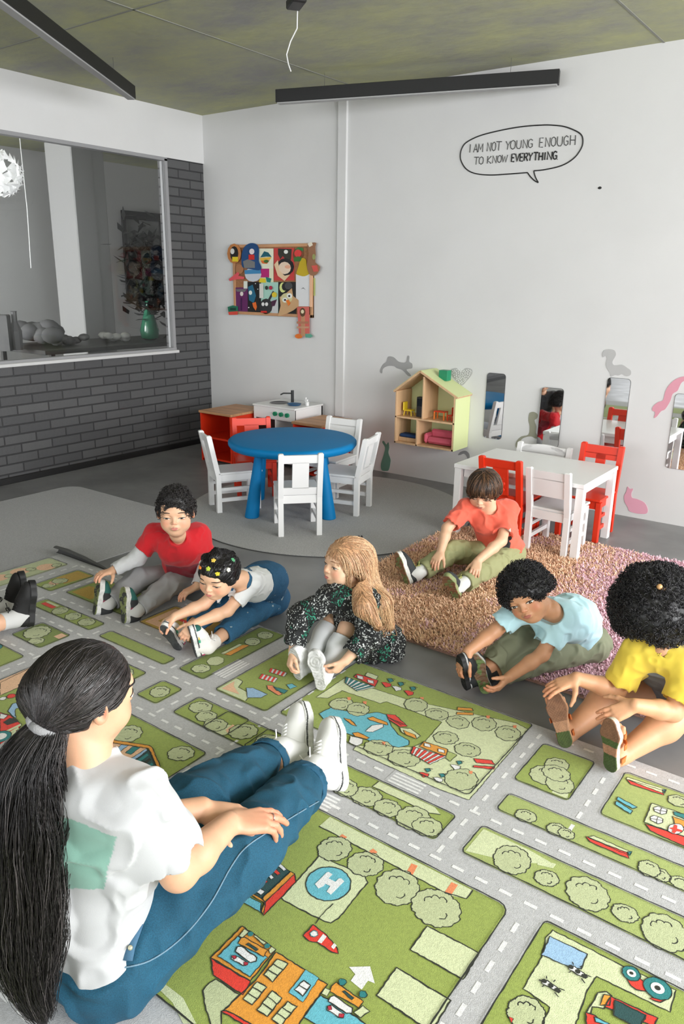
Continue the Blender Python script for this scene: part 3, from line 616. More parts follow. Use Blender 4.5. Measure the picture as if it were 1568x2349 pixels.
art('twig_garland', [(960, 240), (1010, 222), (1040, 225), (1030, 260), (1035, 330), (1030, 400), (1075, 440), (1050, 500), (1010, 520), (975, 500), (955, 420), (975, 330)], (148, 106, 78), 'brown paper twig garland hanging over the right edge of the board', .024, extra=(('white_leaf', [(965, 232), (1000, 215), (1010, 245), (980, 262)], (232, 224, 206), 0), ('red_leaf', [(1000, 430), (1050, 425), (1060, 480), (1020, 485)], (206, 86, 76), 0), ('green_leaf', circ(1022, 350, 14, 26), (150, 156, 96), 0)), closed=2)
art('drawing', rect(858, 980, 505, 795), (220, 221, 224), 'white sheet with thin grey lines, right side of the board', .0143, extra=(('line', [(905, 640), (925, 625), (945, 645), (925, 632)], (120, 120, 122), 0),))
art('paper_strip', rect(980, 1004, 505, 800), (232, 184, 150), 'narrow peach paper strip beside the white sheet', .02)
art('paper_figure', rect(308, 425, 625, 850), (98, 34, 92), 'purple paper monster at the lower left of the board', .0144, extra=(('eye', circ(372, 682, 14, 20), (224, 216, 210), 0), ('cap', [(320, 640), (420, 640), (400, 665), (330, 662)], (110, 108, 112), 0), ('zip', rect(366, 374, 720, 830), (60, 20, 70), 0)))
art('drawing', rect(425, 545, 575, 850), (26, 26, 28), 'black space drawing with a blue and green rocket', .0145, extra=(('rocket', [(430, 620), (470, 600), (500, 700), (480, 765), (440, 740)], (28, 100, 130), 0), ('window', circ(452, 672, 15, 20), (224, 226, 220), 0), ('flame', [(470, 765), (500, 755), (510, 800), (500, 832), (478, 800)], (222, 106, 40), 0), ('white_wing', rect(393, 425, 568, 635), (214, 222, 210), 0), ('star', circ(520, 640, 4), (235, 235, 235), 0), ('star', circ(500, 590, 4), (235, 235, 235), 0), ('star', circ(440, 805, 5), (235, 235, 235), 0)))
art('drawing', rect(545, 698, 578, 856), (164, 206, 192), 'mint drawing of a dark grey creature with antennae', .0146, extra=(('grey_paper', rect(640, 697, 740, 856), (196, 198, 200), 0), ('creature', circ(592, 795, 58, 70), (46, 46, 48), 0), ('horn', [(610, 735), (655, 655), (665, 665), (625, 745)], (46, 46, 48), 0), ('ear', [(640, 750), (690, 732), (670, 790), (645, 795)], (70, 30, 60), 0), ('eye', circ(567, 775, 13, 17), (228, 228, 226), 0), ('eye', circ(600, 775, 13, 17), (228, 228, 226), 0), ('mouth', [(550, 835), (600, 835), (605, 852), (550, 852)], (196, 42, 34), 0), ('left_antenna', rect(538, 572, 590, 720), (214, 214, 208), 0), ('yellow_dot', circ(672, 690, 22, 24), (214, 190, 50), 0), ('red_dot', circ(640, 628, 15, 18), (170, 36, 66), 0), ('dark_dot', circ(603, 628, 12, 18), (40, 50, 46), 0)))
art('drawing', rect(700, 858, 575, 880), (36, 36, 36), 'black night drawing with a patchwork owl and a pale moon', .0147, extra=(('moon', circ(742, 625, 30, 46), (212, 220, 140), 0), ('night', circ(760, 618, 26, 36), (40, 40, 42), 0), ('grey_moon', circ(795, 610, 34, 34), (72, 74, 76), 0), ('owl', [(716, 710), (760, 690), (825, 632), (835, 700), (885, 740), (885, 795), (840, 830), (780, 860), (700, 885), (725, 790)], (196, 158, 116), 0), ('owl_face', circ(780, 720, 52, 46), (206, 200, 152), 0), ('eye', circ(765, 737, 22, 22), (235, 238, 234), 0), ('eye', circ(806, 700, 24, 24), (235, 238, 234), 0), ('pupil', circ(767, 737, 9, 9), (30, 30, 40), 0), ('pupil', circ(806, 702, 9, 9), (30, 30, 40), 0), ('beak', [(776, 740), (800, 735), (818, 765), (800, 790)], (226, 120, 40), 0)))
art('paper_puppet', [(868, 800), (975, 798), (980, 1040), (885, 1040)], (206, 104, 94), 'pink and tan striped paper puppet hanging below the board', .026, extra=(('tan_stripe', rect(905, 940, 880, 1060), (190, 140, 104), 0), ('dark_head', circ(920, 848, 24, 40), (92, 66, 40), 0), ('white_face', circ(920, 842, 14, 18), (226, 214, 180), 0), ('stripe', rect(870, 975, 930, 950), (176, 120, 92), 0), ('stripe', rect(872, 978, 975, 992), (196, 150, 120), 0)))
art('paper_shoe', circ(882, 1063, 34, 22), (222, 116, 42), 'orange paper shoe under the hanging puppet', .026); art('paper_shoe', [(940, 1045), (985, 1040), (1010, 1062), (985, 1078), (945, 1075)], (96, 164, 142), 'green paper shoe under the hanging puppet', .026)
art('paper_truck', [(245, 800), (290, 786), (335, 795), (335, 868), (255, 872)], (30, 110, 84), 'green and red paper truck at the lower left corner of the board', .026, extra=(('red_base', [(250, 845), (335, 838), (335, 870), (260, 872)], (206, 70, 56), 0), ('window', rect(270, 320, 808, 830), (20, 60, 50), 0)))
art('paper_bow', [(255, 550), (300, 515), (335, 485), (348, 500), (340, 520), (395, 530), (390, 550), (330, 552), (290, 560), (262, 568)], (214, 82, 90), 'pink red paper bow over the left frame of the board', .028)
art('paper_leaf', circ(350, 460, 36, 44), (168, 116, 80), 'small brown paper leaf above the pink bow', .02)
art('drawing', rect(1008, 1030, 540, 700), (180, 190, 120), 'thin green paper strip on the wall right of the board', .004)
# ================================================================ rugs
def disc_outline(cx, cy, r, n=96): return [(cx+r*math.cos(a), cy+r*math.sin(a)) for a in np.arange(n)*2*math.pi/n]
def rug(name, outline, c, c2, z, th, label, bs=260, edge=None, bump=.9):
    c0 = np.mean(outline, 0); mb = MB(); P = [(p[0]-c0[0], p[1]-c0[1]) for p in outline]
    n = len(P); sh = lambda k: [(p[0]*(1-k/np.hypot(*p)), p[1]*(1-k/np.hypot(*p))) for p in P]
    rings = [[(x, y, 0) for x, y in P], [(x, y, th*.7) for x, y in P], [(x, y, th) for x, y in sh(th*.5)]]
    mb.loft(rings)
    o = mb.build(name, mat(name+'_pile_'+label[:6], c, .95, c2=c2, vs=150, bump=bump, bs=bs, bdist=.004, sheen=.2), None, False, (c0[0], c0[1], z)); tag(o, label, 'rug')
    if edge is not None:
        MB().tube([(x, y, th*.35) for x, y in P]+[(P[0][0], P[0][1], th*.35)], th*.36, 6).build('rug_edging', edge, o)
    return o
def rrect(x0, x1, y0, y1, r, k=10):
    P = []
    for cx, cy, a0 in ((x1-r, y1-r, 0), (x0+r, y1-r, 90), (x0+r, y0+r, 180), (x1-r, y0+r, 270)):
        for a in np.linspace(0, 90, k): P.append((cx+r*math.cos(math.radians(a0+a)), cy+r*math.sin(math.radians(a0+a))))
    return P
rug('round_rug', disc_outline(-3.03, 3.975, .955), (150, 150, 150), (176, 176, 176), .0, .008, 'large round grey rug under the blue table and white chairs', edge=mat('rug_edge', (74, 74, 76), .9))
rug('rectangular_rug', rrect(-4.9, -3.4, 1.2, 3.262, .12), (150, 150, 151), (168, 168, 169), 0, .004, 'flat light grey rug on the left, partly under the play mat')

# shaggy rug
def vnoise(p, seed=0):
    """smooth value noise in numpy, p (N,3) -> (N,) in -1..1"""
    i = np.floor(p).astype(np.int64); f = p-i; f = f*f*(3-2*f); out = np.zeros(len(p))
    for dx in (0, 1):
        for dy in (0, 1):
            for dz in (0, 1):
                h = (i[:, 0]+dx)*374761393+(i[:, 1]+dy)*668265263+(i[:, 2]+dz)*2147483647+seed*974711
                h = (h ^ (h >> 13))*1274126177; h = (h ^ (h >> 16)) & 0xffff
                wgt = (f[:, 0] if dx else 1-f[:, 0])*(f[:, 1] if dy else 1-f[:, 1])*(f[:, 2] if dz else 1-f[:, 2])
                out += wgt*(h/32767.5-1)
    return out
def fbm(p, seed=0, o=3):
    a = 1.; s = 0; t = 0
    for k in range(o): s = s+a*vnoise(p*2**k, seed+k); t += a; a *= .5
    return s/t
def mesh_np(name, V, F, mats, parent=None, colors=None, smooth=True, loc=None):
    me = bpy.data.meshes.new(name); V = np.asarray(V, np.float32); F = np.asarray(F, np.int32); k = F.shape[1]
    me.vertices.add(len(V)); me.vertices.foreach_set('co', V.ravel()); me.loops.add(F.size); me.loops.foreach_set('vertex_index', F.ravel())
    me.polygons.add(len(F)); me.polygons.foreach_set('loop_start', np.arange(0, F.size, k, dtype=np.int32)); me.update(calc_edges=True)
    if colors is not None:
        a = me.color_attributes.new('Col', 'FLOAT_COLOR', 'POINT'); a.data.foreach_set('color', np.concatenate([colors, np.ones((len(V), 1))], 1).astype(np.float32).ravel())
    return link(name, me, mats, parent, loc, smooth)
rs = np.random.RandomState(5)
sx0, sx1, sy0, sy1 = -2.17, .45, 2.60, 4.36
N_ = 170000; xy = np.stack([rs.uniform(sx0, sx1, N_), rs.uniform(sy0, sy1, N_)], 1)
cc = np.array([(sx0+sx1)/2, (sy0+sy1)/2]); q = np.abs(xy-cc)-(np.array([(sx1-sx0)/2, (sy1-sy0)/2])-.45)
inside = np.hypot(np.maximum(q[:, 0], 0), np.maximum(q[:, 1], 0)) < .45+rs.uniform(-.015, .008, N_)
xy = xy[inside & (xy[:, 0] < .1)]; n = len(xy); z0 = .008
base = np.concatenate([xy, np.full((n, 1), z0)], 1)
ang = rs.uniform(0, 6.28, n); ln = rs.uniform(.014, .026, n); lean = rs.uniform(.5, 1.35, n)
tip = base+np.stack([np.cos(ang)*np.sin(lean)*ln, np.sin(ang)*np.sin(lean)*ln, np.cos(lean)*ln], 1)
wv = np.stack([-np.sin(ang), np.cos(ang), np.zeros(n)], 1)*.0027
V = np.stack([base-wv, base+wv, tip+wv*.8, tip-wv*.8], 1).reshape(-1, 3)
F = np.arange(4*n).reshape(n, 4)
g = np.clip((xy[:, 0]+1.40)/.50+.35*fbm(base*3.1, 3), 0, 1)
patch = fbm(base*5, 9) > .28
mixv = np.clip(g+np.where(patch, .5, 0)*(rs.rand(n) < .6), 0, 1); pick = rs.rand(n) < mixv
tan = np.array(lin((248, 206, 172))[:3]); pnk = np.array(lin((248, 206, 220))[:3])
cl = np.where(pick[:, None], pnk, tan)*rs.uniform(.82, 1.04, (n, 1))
outl = [p for p in rrect(sx0, .12, sy0, sy1, .42)]
sb = rug('shaggy_rug', outl, (150, 116, 96), (170, 130, 118), 0, .010, 'shaggy tan and pink rug under the boy in coral and the white table')
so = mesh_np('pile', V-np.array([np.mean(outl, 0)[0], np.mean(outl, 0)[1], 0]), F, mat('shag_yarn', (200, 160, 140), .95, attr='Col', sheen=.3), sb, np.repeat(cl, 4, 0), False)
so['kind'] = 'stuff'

# ================================================================ play mat
PAL = dict(road=(188, 188, 190), dash=(234, 234, 234), green=(152, 168, 80), lime=(168, 182, 106), olive=(124, 142, 60), cream=(212, 220, 176), tree=(190, 198, 154), black=(34, 38, 26), red=(232, 58, 40), orange=(232, 156, 50), coral=(236, 140, 92),
           blue=(104, 188, 206), sky=(156, 192, 226), peach=(238, 192, 154), white=(238, 238, 238), teal=(32, 128, 130), mustard=(196, 160, 62), darkteal=(28, 74, 74), crimson=(196, 36, 60))
PK = list(PAL)
mats_ = [mat('mat_'+k, PAL[k], .95, var=.12, vs=160, bump=.6, bs=420, bdist=.002, sheen=.15) for k in PK]
MZ = .009
mm = MB()
mm.box(-3.65, .6, -.1, 2.312, 0, MZ, .002, mi=0)
def w2(p): 
    q = W(p[0], p[1], MZ); return (q[0], q[1])
CNT = [0]
def zl(ly):
    CNT[0] += 1; return MZ+.00045*ly+(CNT[0] % 53)*.000008
def flat(P, col, ly=1):
    z = zl(ly); n = len(P); P = [tuple(p[:2]) for p in P]
    ar = sum(P[i][0]*P[(i+1) % n][1]-P[(i+1) % n][0]*P[i][1] for i in range(n))
    if ar < 0: P = P[::-1]
    mm.add([(x, y, z) for x, y in P], [tuple(range(n))], PK.index(col))
rnd = random.Random(11)
def line(P, wd=.0045, col='black', ly=3, closed=True, wob=.0012, step=.012):
    P = [np.array(p[:2], float) for p in P]; Q = []
    n = len(P)
    for i in range(n if closed else n-1):
        a, b = P[i], P[(i+1) % n]; L_ = np.linalg.norm(b-a); k = max(1, int(L_/step))
        for j in range(k): Q.append(a+(b-a)*j/k)
    if not closed: Q.append(P[-1])
    m_ = len(Q); z = zl(ly); V = []
    for i in range(m_):
        a = Q[i-1] if (i > 0 or closed) else Q[i]; b = Q[(i+1) % m_] if (i < m_-1 or closed) else Q[i]
        d = b-a; L_ = np.linalg.norm(d)+1e-9; nn = np.array([-d[1], d[0]])/L_; c = Q[i]+nn*rnd.uniform(-wob, wob); h = wd*rnd.uniform(.24, .44)
        V += [(c[0]+nn[0]*h, c[1]+nn[1]*h, z), (c[0]-nn[0]*h, c[1]-nn[1]*h, z)]
    F = []
    for i in range(m_ if closed else m_-1):
        j = (i+1) % m_; F.append((2*i+1, 2*j+1, 2*j, 2*i))
    mm.add(V, F, PK.index(col))
def shape(P, col, ly=2, ol=.004, px=True, lc='black'):
    P = [w2(p) for p in P] if px else P
    flat(P, col, ly)
    if ol: line(P, ol, lc, ly+1, step=.009)
    return P
def R_(x0, x1, y0, y1, r=.012):
    return rrect(x0, x1, y0, y1, r, 4)
def block(x0, x1, y0, y1, col='green', r=.014):
    P = R_(x0, x1, y0, y1, r); flat(P, col, 1); line(P, .0055, 'black', 9, step=.02, wob=.0008); return P
TR = [0]
def tree(p, r=.045, px=True, sq=1.0, arcs=3, lim=None):
    c = np.array(w2(p) if px else p); r = r*(.84 if px else 1)
    if lim: c[1] = min(max(c[1], lim[0]+r*.9), lim[1]-r*.9); c[0] = min(c[0], lim[2]-r)
    n = 40; P = []; k = max(7, int(r*230)); ph = rnd.random()*6
    for i in range(n*2):
        a = i*math.pi/n; rr = r*(1+.085*abs(math.sin(k*a/2+ph)))*(1+.05*math.sin(2*a+ph)); P.append((c[0]+rr*math.cos(a), c[1]+rr*math.sin(a)*sq))
    TR[0] += 1; tb = 3+(TR[0] % 8)*.22; flat(P, 'tree', tb); line(P, .0042, 'black', tb+.1, step=.006, wob=.0015)
    a0 = 1.2+rnd.uniform(-.3, .3); rb = r*.20
    for j in range(arcs):
        aa = a0+j*.62+.15; cx = c[0]+r*.50*math.cos(aa); cy = c[1]+r*.50*math.sin(aa)*sq
        line([(cx+rb*math.cos(b), cy+rb*math.sin(b)) for b in np.linspace(aa-1.5, aa+1.3, 6)], .0042, 'black', tb+.1, False)
    aa = a0-1.9; cx = c[0]+r*.42*math.cos(aa); cy = c[1]+r*.42*math.sin(aa); line([(cx+rb*1.2*math.cos(b), cy+rb*1.2*math.sin(b)) for b in np.linspace(aa-.9, aa+1.5, 6)], .0042, 'black', tb+.1, False)
def tree2(p0, rpx=None, r=.045, **k): tree(p0, r, **k)
# roads: dashed centre lines
def dashes(a, b, L_=.034, gap=.034, wd=.011, skip=()):
    a = np.array(a, float); b = np.array(b, float); d = b-a; T = np.linalg.norm(d); d /= T; n_ = np.array([-d[1], d[0]])*wd/2; t = 0
    while t+L_ < T:
        p, q = a+d*t, a+d*(t+L_); flat([p-n_, q-n_, q+n_, p+n_], 'dash', 1); t += L_+gap
def zebra(x0, x1, y0, y1, along='x', n=5):
    flat([(x0-.01, y0), (x1+.01, y0), (x1+.01, y1), (x0-.01, y1)], 'road', 1.5)
    for i in range(n):
        if along == 'x': a = y0+(y1-y0)*(i+.2)/n; flat([(x0, a), (x1, a), (x1, a+(y1-y0)*.5/n), (x0, a+(y1-y0)*.5/n)], 'dash', 1.8)
        else: a = x0+(x1-x0)*(i+.2)/n; flat([(a, y0), (a, y1), (a+(x1-x0)*.5/n, y1), (a+(x1-x0)*.5/n, y0)], 'dash', 1.8)
for y in (1.76, 1.53):
    dashes((-3.6, y), (.55, y))
dashes((-.45, 2.27), (.55, 2.27)); dashes((-.72, 2.27), (-.45, 2.27)); dashes((-3.4, 2.265), (-2.0, 2.265))
for (x, y0_, y1_) in ((-.8, 1.55, 2.3), (-.525, .2, 1.5), (-.545, 1.85, 2.22), (-1.6, 1.5, 2.28), (-1.57, .9, 1.5), (-1.95, 1.55, 1.75), (-2.16, 1.8, 2.3), (-2.66, .9, 1.75), (-3.18, 1.8, 2.3), (-3.42, 1.0, 2.3), (-1.44, 1.55, 1.8), (-2.66, 1.8, 1.9)):
    dashes((x, y0_), (x, y1_))
dashes((-3.1, 1.945), (-2.2, 1.945))
dashes((-2.5, .60), (.4, .60))
zebra(-1.26, -1.14, 1.495, 1.57); zebra(-1.08, -.97, 1.725, 1.8); zebra(-1.62, -1.52, 1.27, 1.40, 'y'); zebra(-.57, -.49, .98, 1.12, 'y', 4); zebra(-1.93, -1.85, 1.0, 1.2); zebra(-1.99, -1.93, 1.87, 2.02, 'y', 4)
# --- helipad block
block(-1.49, -.56, .80, 1.49, 'green', .03)
flat([(-1.12, 1.485), (-1.12, 1.435), (-.70, 1.435), (-.66, 1.45), (-.66, 1.485)], 'cream', 2); line([(-1.12, 1.435), (-.72, 1.435), (-.66, 1.45), (-.66, 1.485)], .005, 'black', 3, False)
def Z5(x, y): return (480+x/2.063, 1880+y/2.063)
for (x, y, r) in ((592, 140, .052), (738, 212, .052), (888, 322, .066), (1072, 420, .068)): tree(Z5(x, y), r)
for (a, b) in (((970, 215), (945, 260)), ((1160, 305), (1128, 352)), ((785, 148), (765, 160)), ((640, 78), (625, 90))):
    p, q = np.array(w2(Z5(*a))), np.array(w2(Z5(*b))); d = nz(list(q-p)+[0])[:2]*.009; n_ = np.array([-d[1], d[0]]); flat([p-n_, p+n_, q+n_, q-n_], 'coral', 3)
shape([Z5(*q) for q in ((522, 172), (735, 270), (748, 300), (612, 470), (575, 490), (545, 485), (350, 385), (340, 372))], 'cream', 2, .005)
hc = np.array(w2(Z5(563, 305))); hr = abs(w2(Z5(672, 305))[0]-w2(Z5(455, 305))[0])/2*1.02
e1 = np.array(w2(Z5(672, 300)))-np.array(w2(Z5(455, 310))); hr = np.linalg.norm(e1)/2
P = disc_outline(hc[0], hc[1], hr*.98, 40); flat(P, 'blue', 3); line(P, .0045, 'black', 4)
shape([(680+x/5.6, 1970+y/5.6) for x, y in ((235, 335), (385, 185), (410, 178), (462, 210), (410, 262), (500, 305), (540, 262), (575, 262), (612, 300), (440, 472), (385, 430), (432, 360), (370, 330), (345, 362), (280, 392))], 'white', 5, 0)
line([w2(Z5(*q)) for q in ((585, 400), (540, 445), (500, 495))], .0035, 'black', 4, False)
shape([Z5(*q) for q in ((490, 500), (445, 552), (470, 580), (510, 585), (580, 632), (612, 640), (606, 612), (555, 550))], 'red', 4, .004)
P = disc_outline(*w2(Z5(495, 546)), .009, 14); flat(P, 'white', 6); line(P, .003, 'teal', 7)
shape([Z5(*q) for q in ((538, 545), (555, 558), (530, 590), (510, 582))], 'white', 5, 0); shape([Z5(*q) for q in ((590, 588), (602, 600), (588, 618), (575, 606))], 'white', 5, 0)
shape([Z5(*q) for q in ((660, 700), (760, 697), (782, 778), (750, 765), (720, 808), (668, 765), (690, 735))], 'white', 3, 0)
shape([Z5(*q) for q in ((1030, 505), (1275, 635), (1200, 762), (950, 618))], 'cream', 3, .005)
shape([Z5(*q) for q in ((885, 703), (1140, 860), (1050, 1010), (790, 835))], 'cream', 3, .005)
# red truck by the knee
shape([Z5(*q) for q in ((405, 262), (410, 300), (258, 458), (245, 440), (265, 392))], 'red', 5, .004)
shape([Z5(*q) for q in ((405, 262), (385, 252), (250, 378), (262, 395))], 'orange', 6, .003)
shape([Z5(*q) for q in ((245, 440), (258, 458), (265, 392), (180, 338), (165, 345), (262, 400))], 'orange', 5, .003)
shape([Z5(*q) for q in ((245, 445), (120, 372), (150, 345), (245, 400))], 'blue', 4, .003); shape([Z5(*q) for q in ((255, 385), (385, 250), (310, 205), (190, 335))], 'darkteal', 4, .003)
for k in range(4):
    a = 232+k*30; shape([Z5(a, 275-k*18), Z5(a+14, 268-k*18), Z5(a+44, 300-k*20), Z5(a+30, 308-k*20)], 'red' if k % 2 == 0 else 'white', 6, .002)
shape([Z5(*q) for q in ((205, 335), (225, 318), (262, 345), (245, 362))], 'white', 6, .003)
# the big orange building
def Z7(x, y): return (480+x/3.92, 2080+y/3.92)
def s7(pts, col, ly, ol=.004): shape([Z7(*q) for q in pts], col, ly, ol)
s7(((15, 470), (370, 680), (300, 800), (35, 620)), 'red', 4); s7(((15, 465), (295, 180), (600, 390), (370, 675)), 'orange', 4); s7(((75, 455), (255, 275), (520, 465), (365, 640)), 'blue', 6, .003)
s7(((265, 275), (318, 205), (360, 235), (300, 290)), 'cream', 7, .003); s7(((390, 270), (420, 270), (510, 335), (490, 350)), 'cream', 7, .003); s7(((535, 400), (560, 370), (595, 395), (550, 440)), 'cream', 7, .003)
s7(((285, 290), (320, 285), (520, 400), (490, 460), (255, 340)), 'orange', 7, .003); s7(((330, 350), (350, 340), (440, 395), (420, 410)), 'darkteal', 8, .002)
s7(((250, 372), (290, 368), (430, 470), (420, 500), (370, 515), (235, 415)), 'white', 8, .004); s7(((205, 455), (235, 450), (350, 520), (330, 545), (300, 540), (200, 480)), 'white', 8, .003)
s7(((200, 455), (240, 450), (245, 475), (220, 490)), 'crimson', 9, .002); s7(((310, 510), (350, 515), (345, 540), (310, 540)), 'crimson', 9, .002)
for q in ((370, 258), (520, 365)): flat(disc_outline(*w2(Z7(*q)), .007, 10), 'teal', 9)
s7(((600, 410), (1060, 705), (870, 960), (800, 1080), (560, 1160), (120, 950), (440, 640)), 'orange', 3)
s7(((110, 950), (150, 940), (560, 1160), (520, 1200)), 'red', 4)
for (a, b, c, d) in (((610, 478), (710, 520), (568, 684), (488, 620)), ((430, 680), (520, 732), (385, 894), (300, 840)), ((565, 765), (655, 830), (520, 996), (430, 935)), ((705, 860), (785, 910), (640, 1085), (560, 1020))):
    s7((a, b, c, d), 'cream', 5, .004)
    for t_ in (1/3, 2/3):
        p = np.array(a)*(1-t_)+np.array(d)*t_; q = np.array(b)*(1-t_)+np.array(c)*t_; line([w2(Z7(*p)), w2(Z7(*q))], .0035, 'black', 7, False)
s7(((865, 575), (985, 650), (840, 865), (710, 780)), 'blue', 5, .002); s7(((850, 670), (915, 715), (840, 812), (760, 755)), 'white', 6, .004); line([w2(Z7(805, 712)), w2(Z7(875, 762))], .0035, 'black', 8, False)
s7(((1000, 800), (850, 1000), (1250, 1250), (1400, 1060), (1330, 1000)), 'blue', 4, .004); s7(((1085, 820), (1120, 810), (1290, 920), (1280, 965), (1230, 965), (1070, 860)), 'white', 6, .004)
s7(((1060, 905), (1100, 895), (1215, 975), (1200, 1010), (1160, 1005), (1060, 940)), 'white', 6, .003); s7(((1060, 905), (1095, 900), (1100, 935), (1070, 945)), 'crimson', 7, .002); s7(((1165, 970), (1215, 975), (1205, 1010), (1160, 1005)), 'crimson', 7, .002)
s7(((1100, 720), (1140, 690), (1390, 860), (1340, 915), (1085, 770)), 'orange', 5, .003); s7(((1190, 770), (1215, 765), (1300, 830), (1280, 850)), 'darkteal', 6, .002)
for q in ((1195, 690), (1380, 800)): flat(disc_outline(*w2(Z7(*q)), .009, 12), 'teal', 8); line(disc_outline(*w2(Z7(*q)), .009, 12), .002, 'black', 9)
s7(((1040, 740), (1090, 760), (1060, 820), (1010, 790)), 'cream', 6, .003); s7(((1380, 900), (1440, 950), (1360, 1010), (1300, 960)), 'cream', 6, .003)
s7(((0, 690), (60, 655), (265, 795), (170, 905), (110, 950), (110, 1080), (20, 1080), (-40, 900), (-60, 760)), 'tree', 3)
P = [w2(q) for q in ((356, 2262), (377, 2257), (420, 2290), (450, 2349), (420, 2349), (395, 2300))]; flat(P, 'cream', 2)
# --- park block with the pond
block(-1.60, -.845, 1.815, 2.30, 'green')
def Z3(x, y): return (700+x/2.904, 1480+y/2.904)
def s3(pts, col, ly, ol=.004): return shape([Z3(*q) for q in pts], col, ly, ol)
s3(((270, 215), (330, 245), (480, 300), (700, 370), (1400, 520), (1480, 560), (1410, 660), (1090, 1035), (860, 950), (320, 700), (340, 670), (500, 680), (720, 680), (800, 640), (910, 515), (540, 378), (500, 390), (245, 305), (150, 355), (70, 350)), 'cream', 2, .003)
s3(((330, 670), (820, 690), (720, 780), (600, 770), (340, 680)), 'cream', 2, 0)
s3(((90, 460), (170, 420), (260, 440), (400, 460), (480, 450), (550, 470), (570, 540), (620, 600), (690, 640), (690, 670), (620, 685), (480, 660), (370, 620), (300, 600), (180, 560)), 'blue', 4)
for (x, y, r) in ((240, 395, .048), (350, 430, .048), (735, 400, .05), (875, 462, .045), (1015, 515, .045), (1190, 525, .05), (1350, 590, .05), (935, 620, .045), (1080, 700, .046), (470, 700, .052), (636, 775, .056), (1060, 905, .06)): tree(Z3(x, y), r, lim=(1.815, 2.30, -.85))
for (x, y) in ((290, 358), (395, 385), (775, 358), (1215, 480), (1393, 545), (520, 655), (690, 722), (1100, 850)): P = [w2(Z3(x-12, y-8)), w2(Z3(x+14, y-8)), w2(Z3(x+10, y+12)), w2(Z3(x-8, y+10))]; flat(P, 'coral', 5)
for pts in (((415, 490), (450, 482), (545, 520), (550, 538), (430, 505)), ((255, 490), (300, 500), (345, 545), (310, 535)), ((315, 590), (350, 585), (425, 622), (410, 632), (330, 612))): s3(pts, 'orange', 6)
for pts in (((400, 580), (440, 540), (520, 530), (520, 550), (450, 585)), ((300, 610), (385, 630), (380, 660), (330, 680), (290, 650))): s3(pts, 'white', 6, .003)
s3(((540, 465), (600, 470), (680, 545), (630, 550), (555, 500)), 'red', 6); 
for k in range(3): line([w2(Z3(550+k*12, 485+k*6)), w2(Z3(640+k*14, 540-k*2))], .003, 'black', 8, False)
s3(((630, 555), (700, 560), (765, 610), (745, 628), (640, 585)), 'cream', 6); s3(((650, 570), (735, 605), (740, 630), (665, 600)), 'orange', 7, .003)
# striped stalls
def stall(front, roof, wins, c1, c2, base):
    s3(roof, base, 6); s3(front, 'white', 6)
    a, b, c, d = [np.array(q, float) for q in front]
    for k in range(6):
        t0, t1 = (k*2+.2)/12, (k*2+1.2)/12; s3((tuple(a+(b-a)*t0), tuple(a+(b-a)*t1), tuple(d+(c-d)*t1), tuple(d+(c-d)*t0)), c1, 7, .002)
    for wn in wins: s3([(wn[0]-22, wn[1]-14), (wn[0]+20, wn[1]-4), (wn[0]+22, wn[1]+16), (wn[0]-20, wn[1]+6)], 'white', 8, .003)
stall(((715, 680), (940, 750), (830, 800), (700, 725)), ((790, 645), (950, 700), (935, 745), (760, 680)), ((812, 672), (905, 710)), 'red', 0, 'orange')
stall(((270, 215), (465, 285), (345, 312), (262, 255)), ((345, 195), (485, 240), (465, 282), (320, 215)), ((365, 220), (435, 248)), 'teal', 0, 'red')
s3(((415, 185), (485, 210), (470, 235), (395, 205)), 'cream', 5, .003); s3(((935, 705), (1010, 735), (965, 780), (930, 755)), 'lime', 5, .003)
for (x, y, c) in ((540, 265, 'red'), (610, 290, 'white'), (690, 320, 'red'), (1000, 815, 'white'), (790, 865, 'red'), (885, 900, 'white')):
    s3(((x-34, y-14), (x-5, y-14), (x+32, y-2), (x+28, y+14), (x-5, y+20)), c, 5, .003); s3(((x+4, y-38), (x+34, y-40), (x+48, y-24), (x+20, y-12)), 'teal', 5, .003)
    line([w2(Z3(x+30, y-40)), w2(Z3(x+58, y-34))], .004, 'black', 6, False)
def bench(pts1, pts2, c, f=s3): f(pts1, c, 5); f(pts2, c, 5)
bench(((1015, 418), (1110, 425), (1118, 442), (1010, 436)), ((1010, 450), (1118, 455), (1120, 470), (1005, 466)), 'orange')
bench(((1120, 758), (1240, 772), (1262, 800), (1140, 788)), ((1120, 805), (1262, 815), (1255, 832), (1115, 818)), 'red')
# --- strips and small squares
block(-1.75, -.83, 1.585, 1.712, 'green'); flat([(-1.10, 1.708), (-.90, 1.708), (-.87, 1.69), (-.9, 1.675), (-1.10, 1.675)], 'cream', 2); line([(-1.10, 1.708), (-1.10, 1.675), (-.9, 1.675), (-.87, 1.69)], .004, 'black', 3, False)
flat([(-1.42, 1.59), (-1.3, 1.61), (-1.1, 1.60), (-1.1, 1.59)], 'cream', 2)
for (x, y, r) in ((400, 1015, .052), (545, 1090, .045), (710, 1160, .056), (850, 1235, .046), (265, 955, .045)): tree(Z3(x, y), r, lim=(1.585, 1.712, -.835))
for x in (-1.62, -1.5): tree((x, 1.65), .045, False)
P = block(-.77, -.595, 1.975, 2.215, 'green'); tree((-.69, 2.13), .035, False); tree((-.70, 2.055), .045, False); tree((-.645, 2.04), .042, False); tree((-.675, 2.085), .04, False)
flat([(-.65, 1.985), (-.65, 2.0), (-.61, 2.02), (-.60, 1.985)], 'cream', 2)
block(-.75, .5, 1.81, 1.90, 'lime'); block(-.75, .5, 1.59, 1.72, 'lime'); flat([(-.742, 1.6), (-.742, 1.71), (-.60, 1.71), (-.53, 1.70), (-.62, 1.64)], 'cream', 2)
def Z4(x, y): return (1060+x/3.087, 1680+y/3.087)
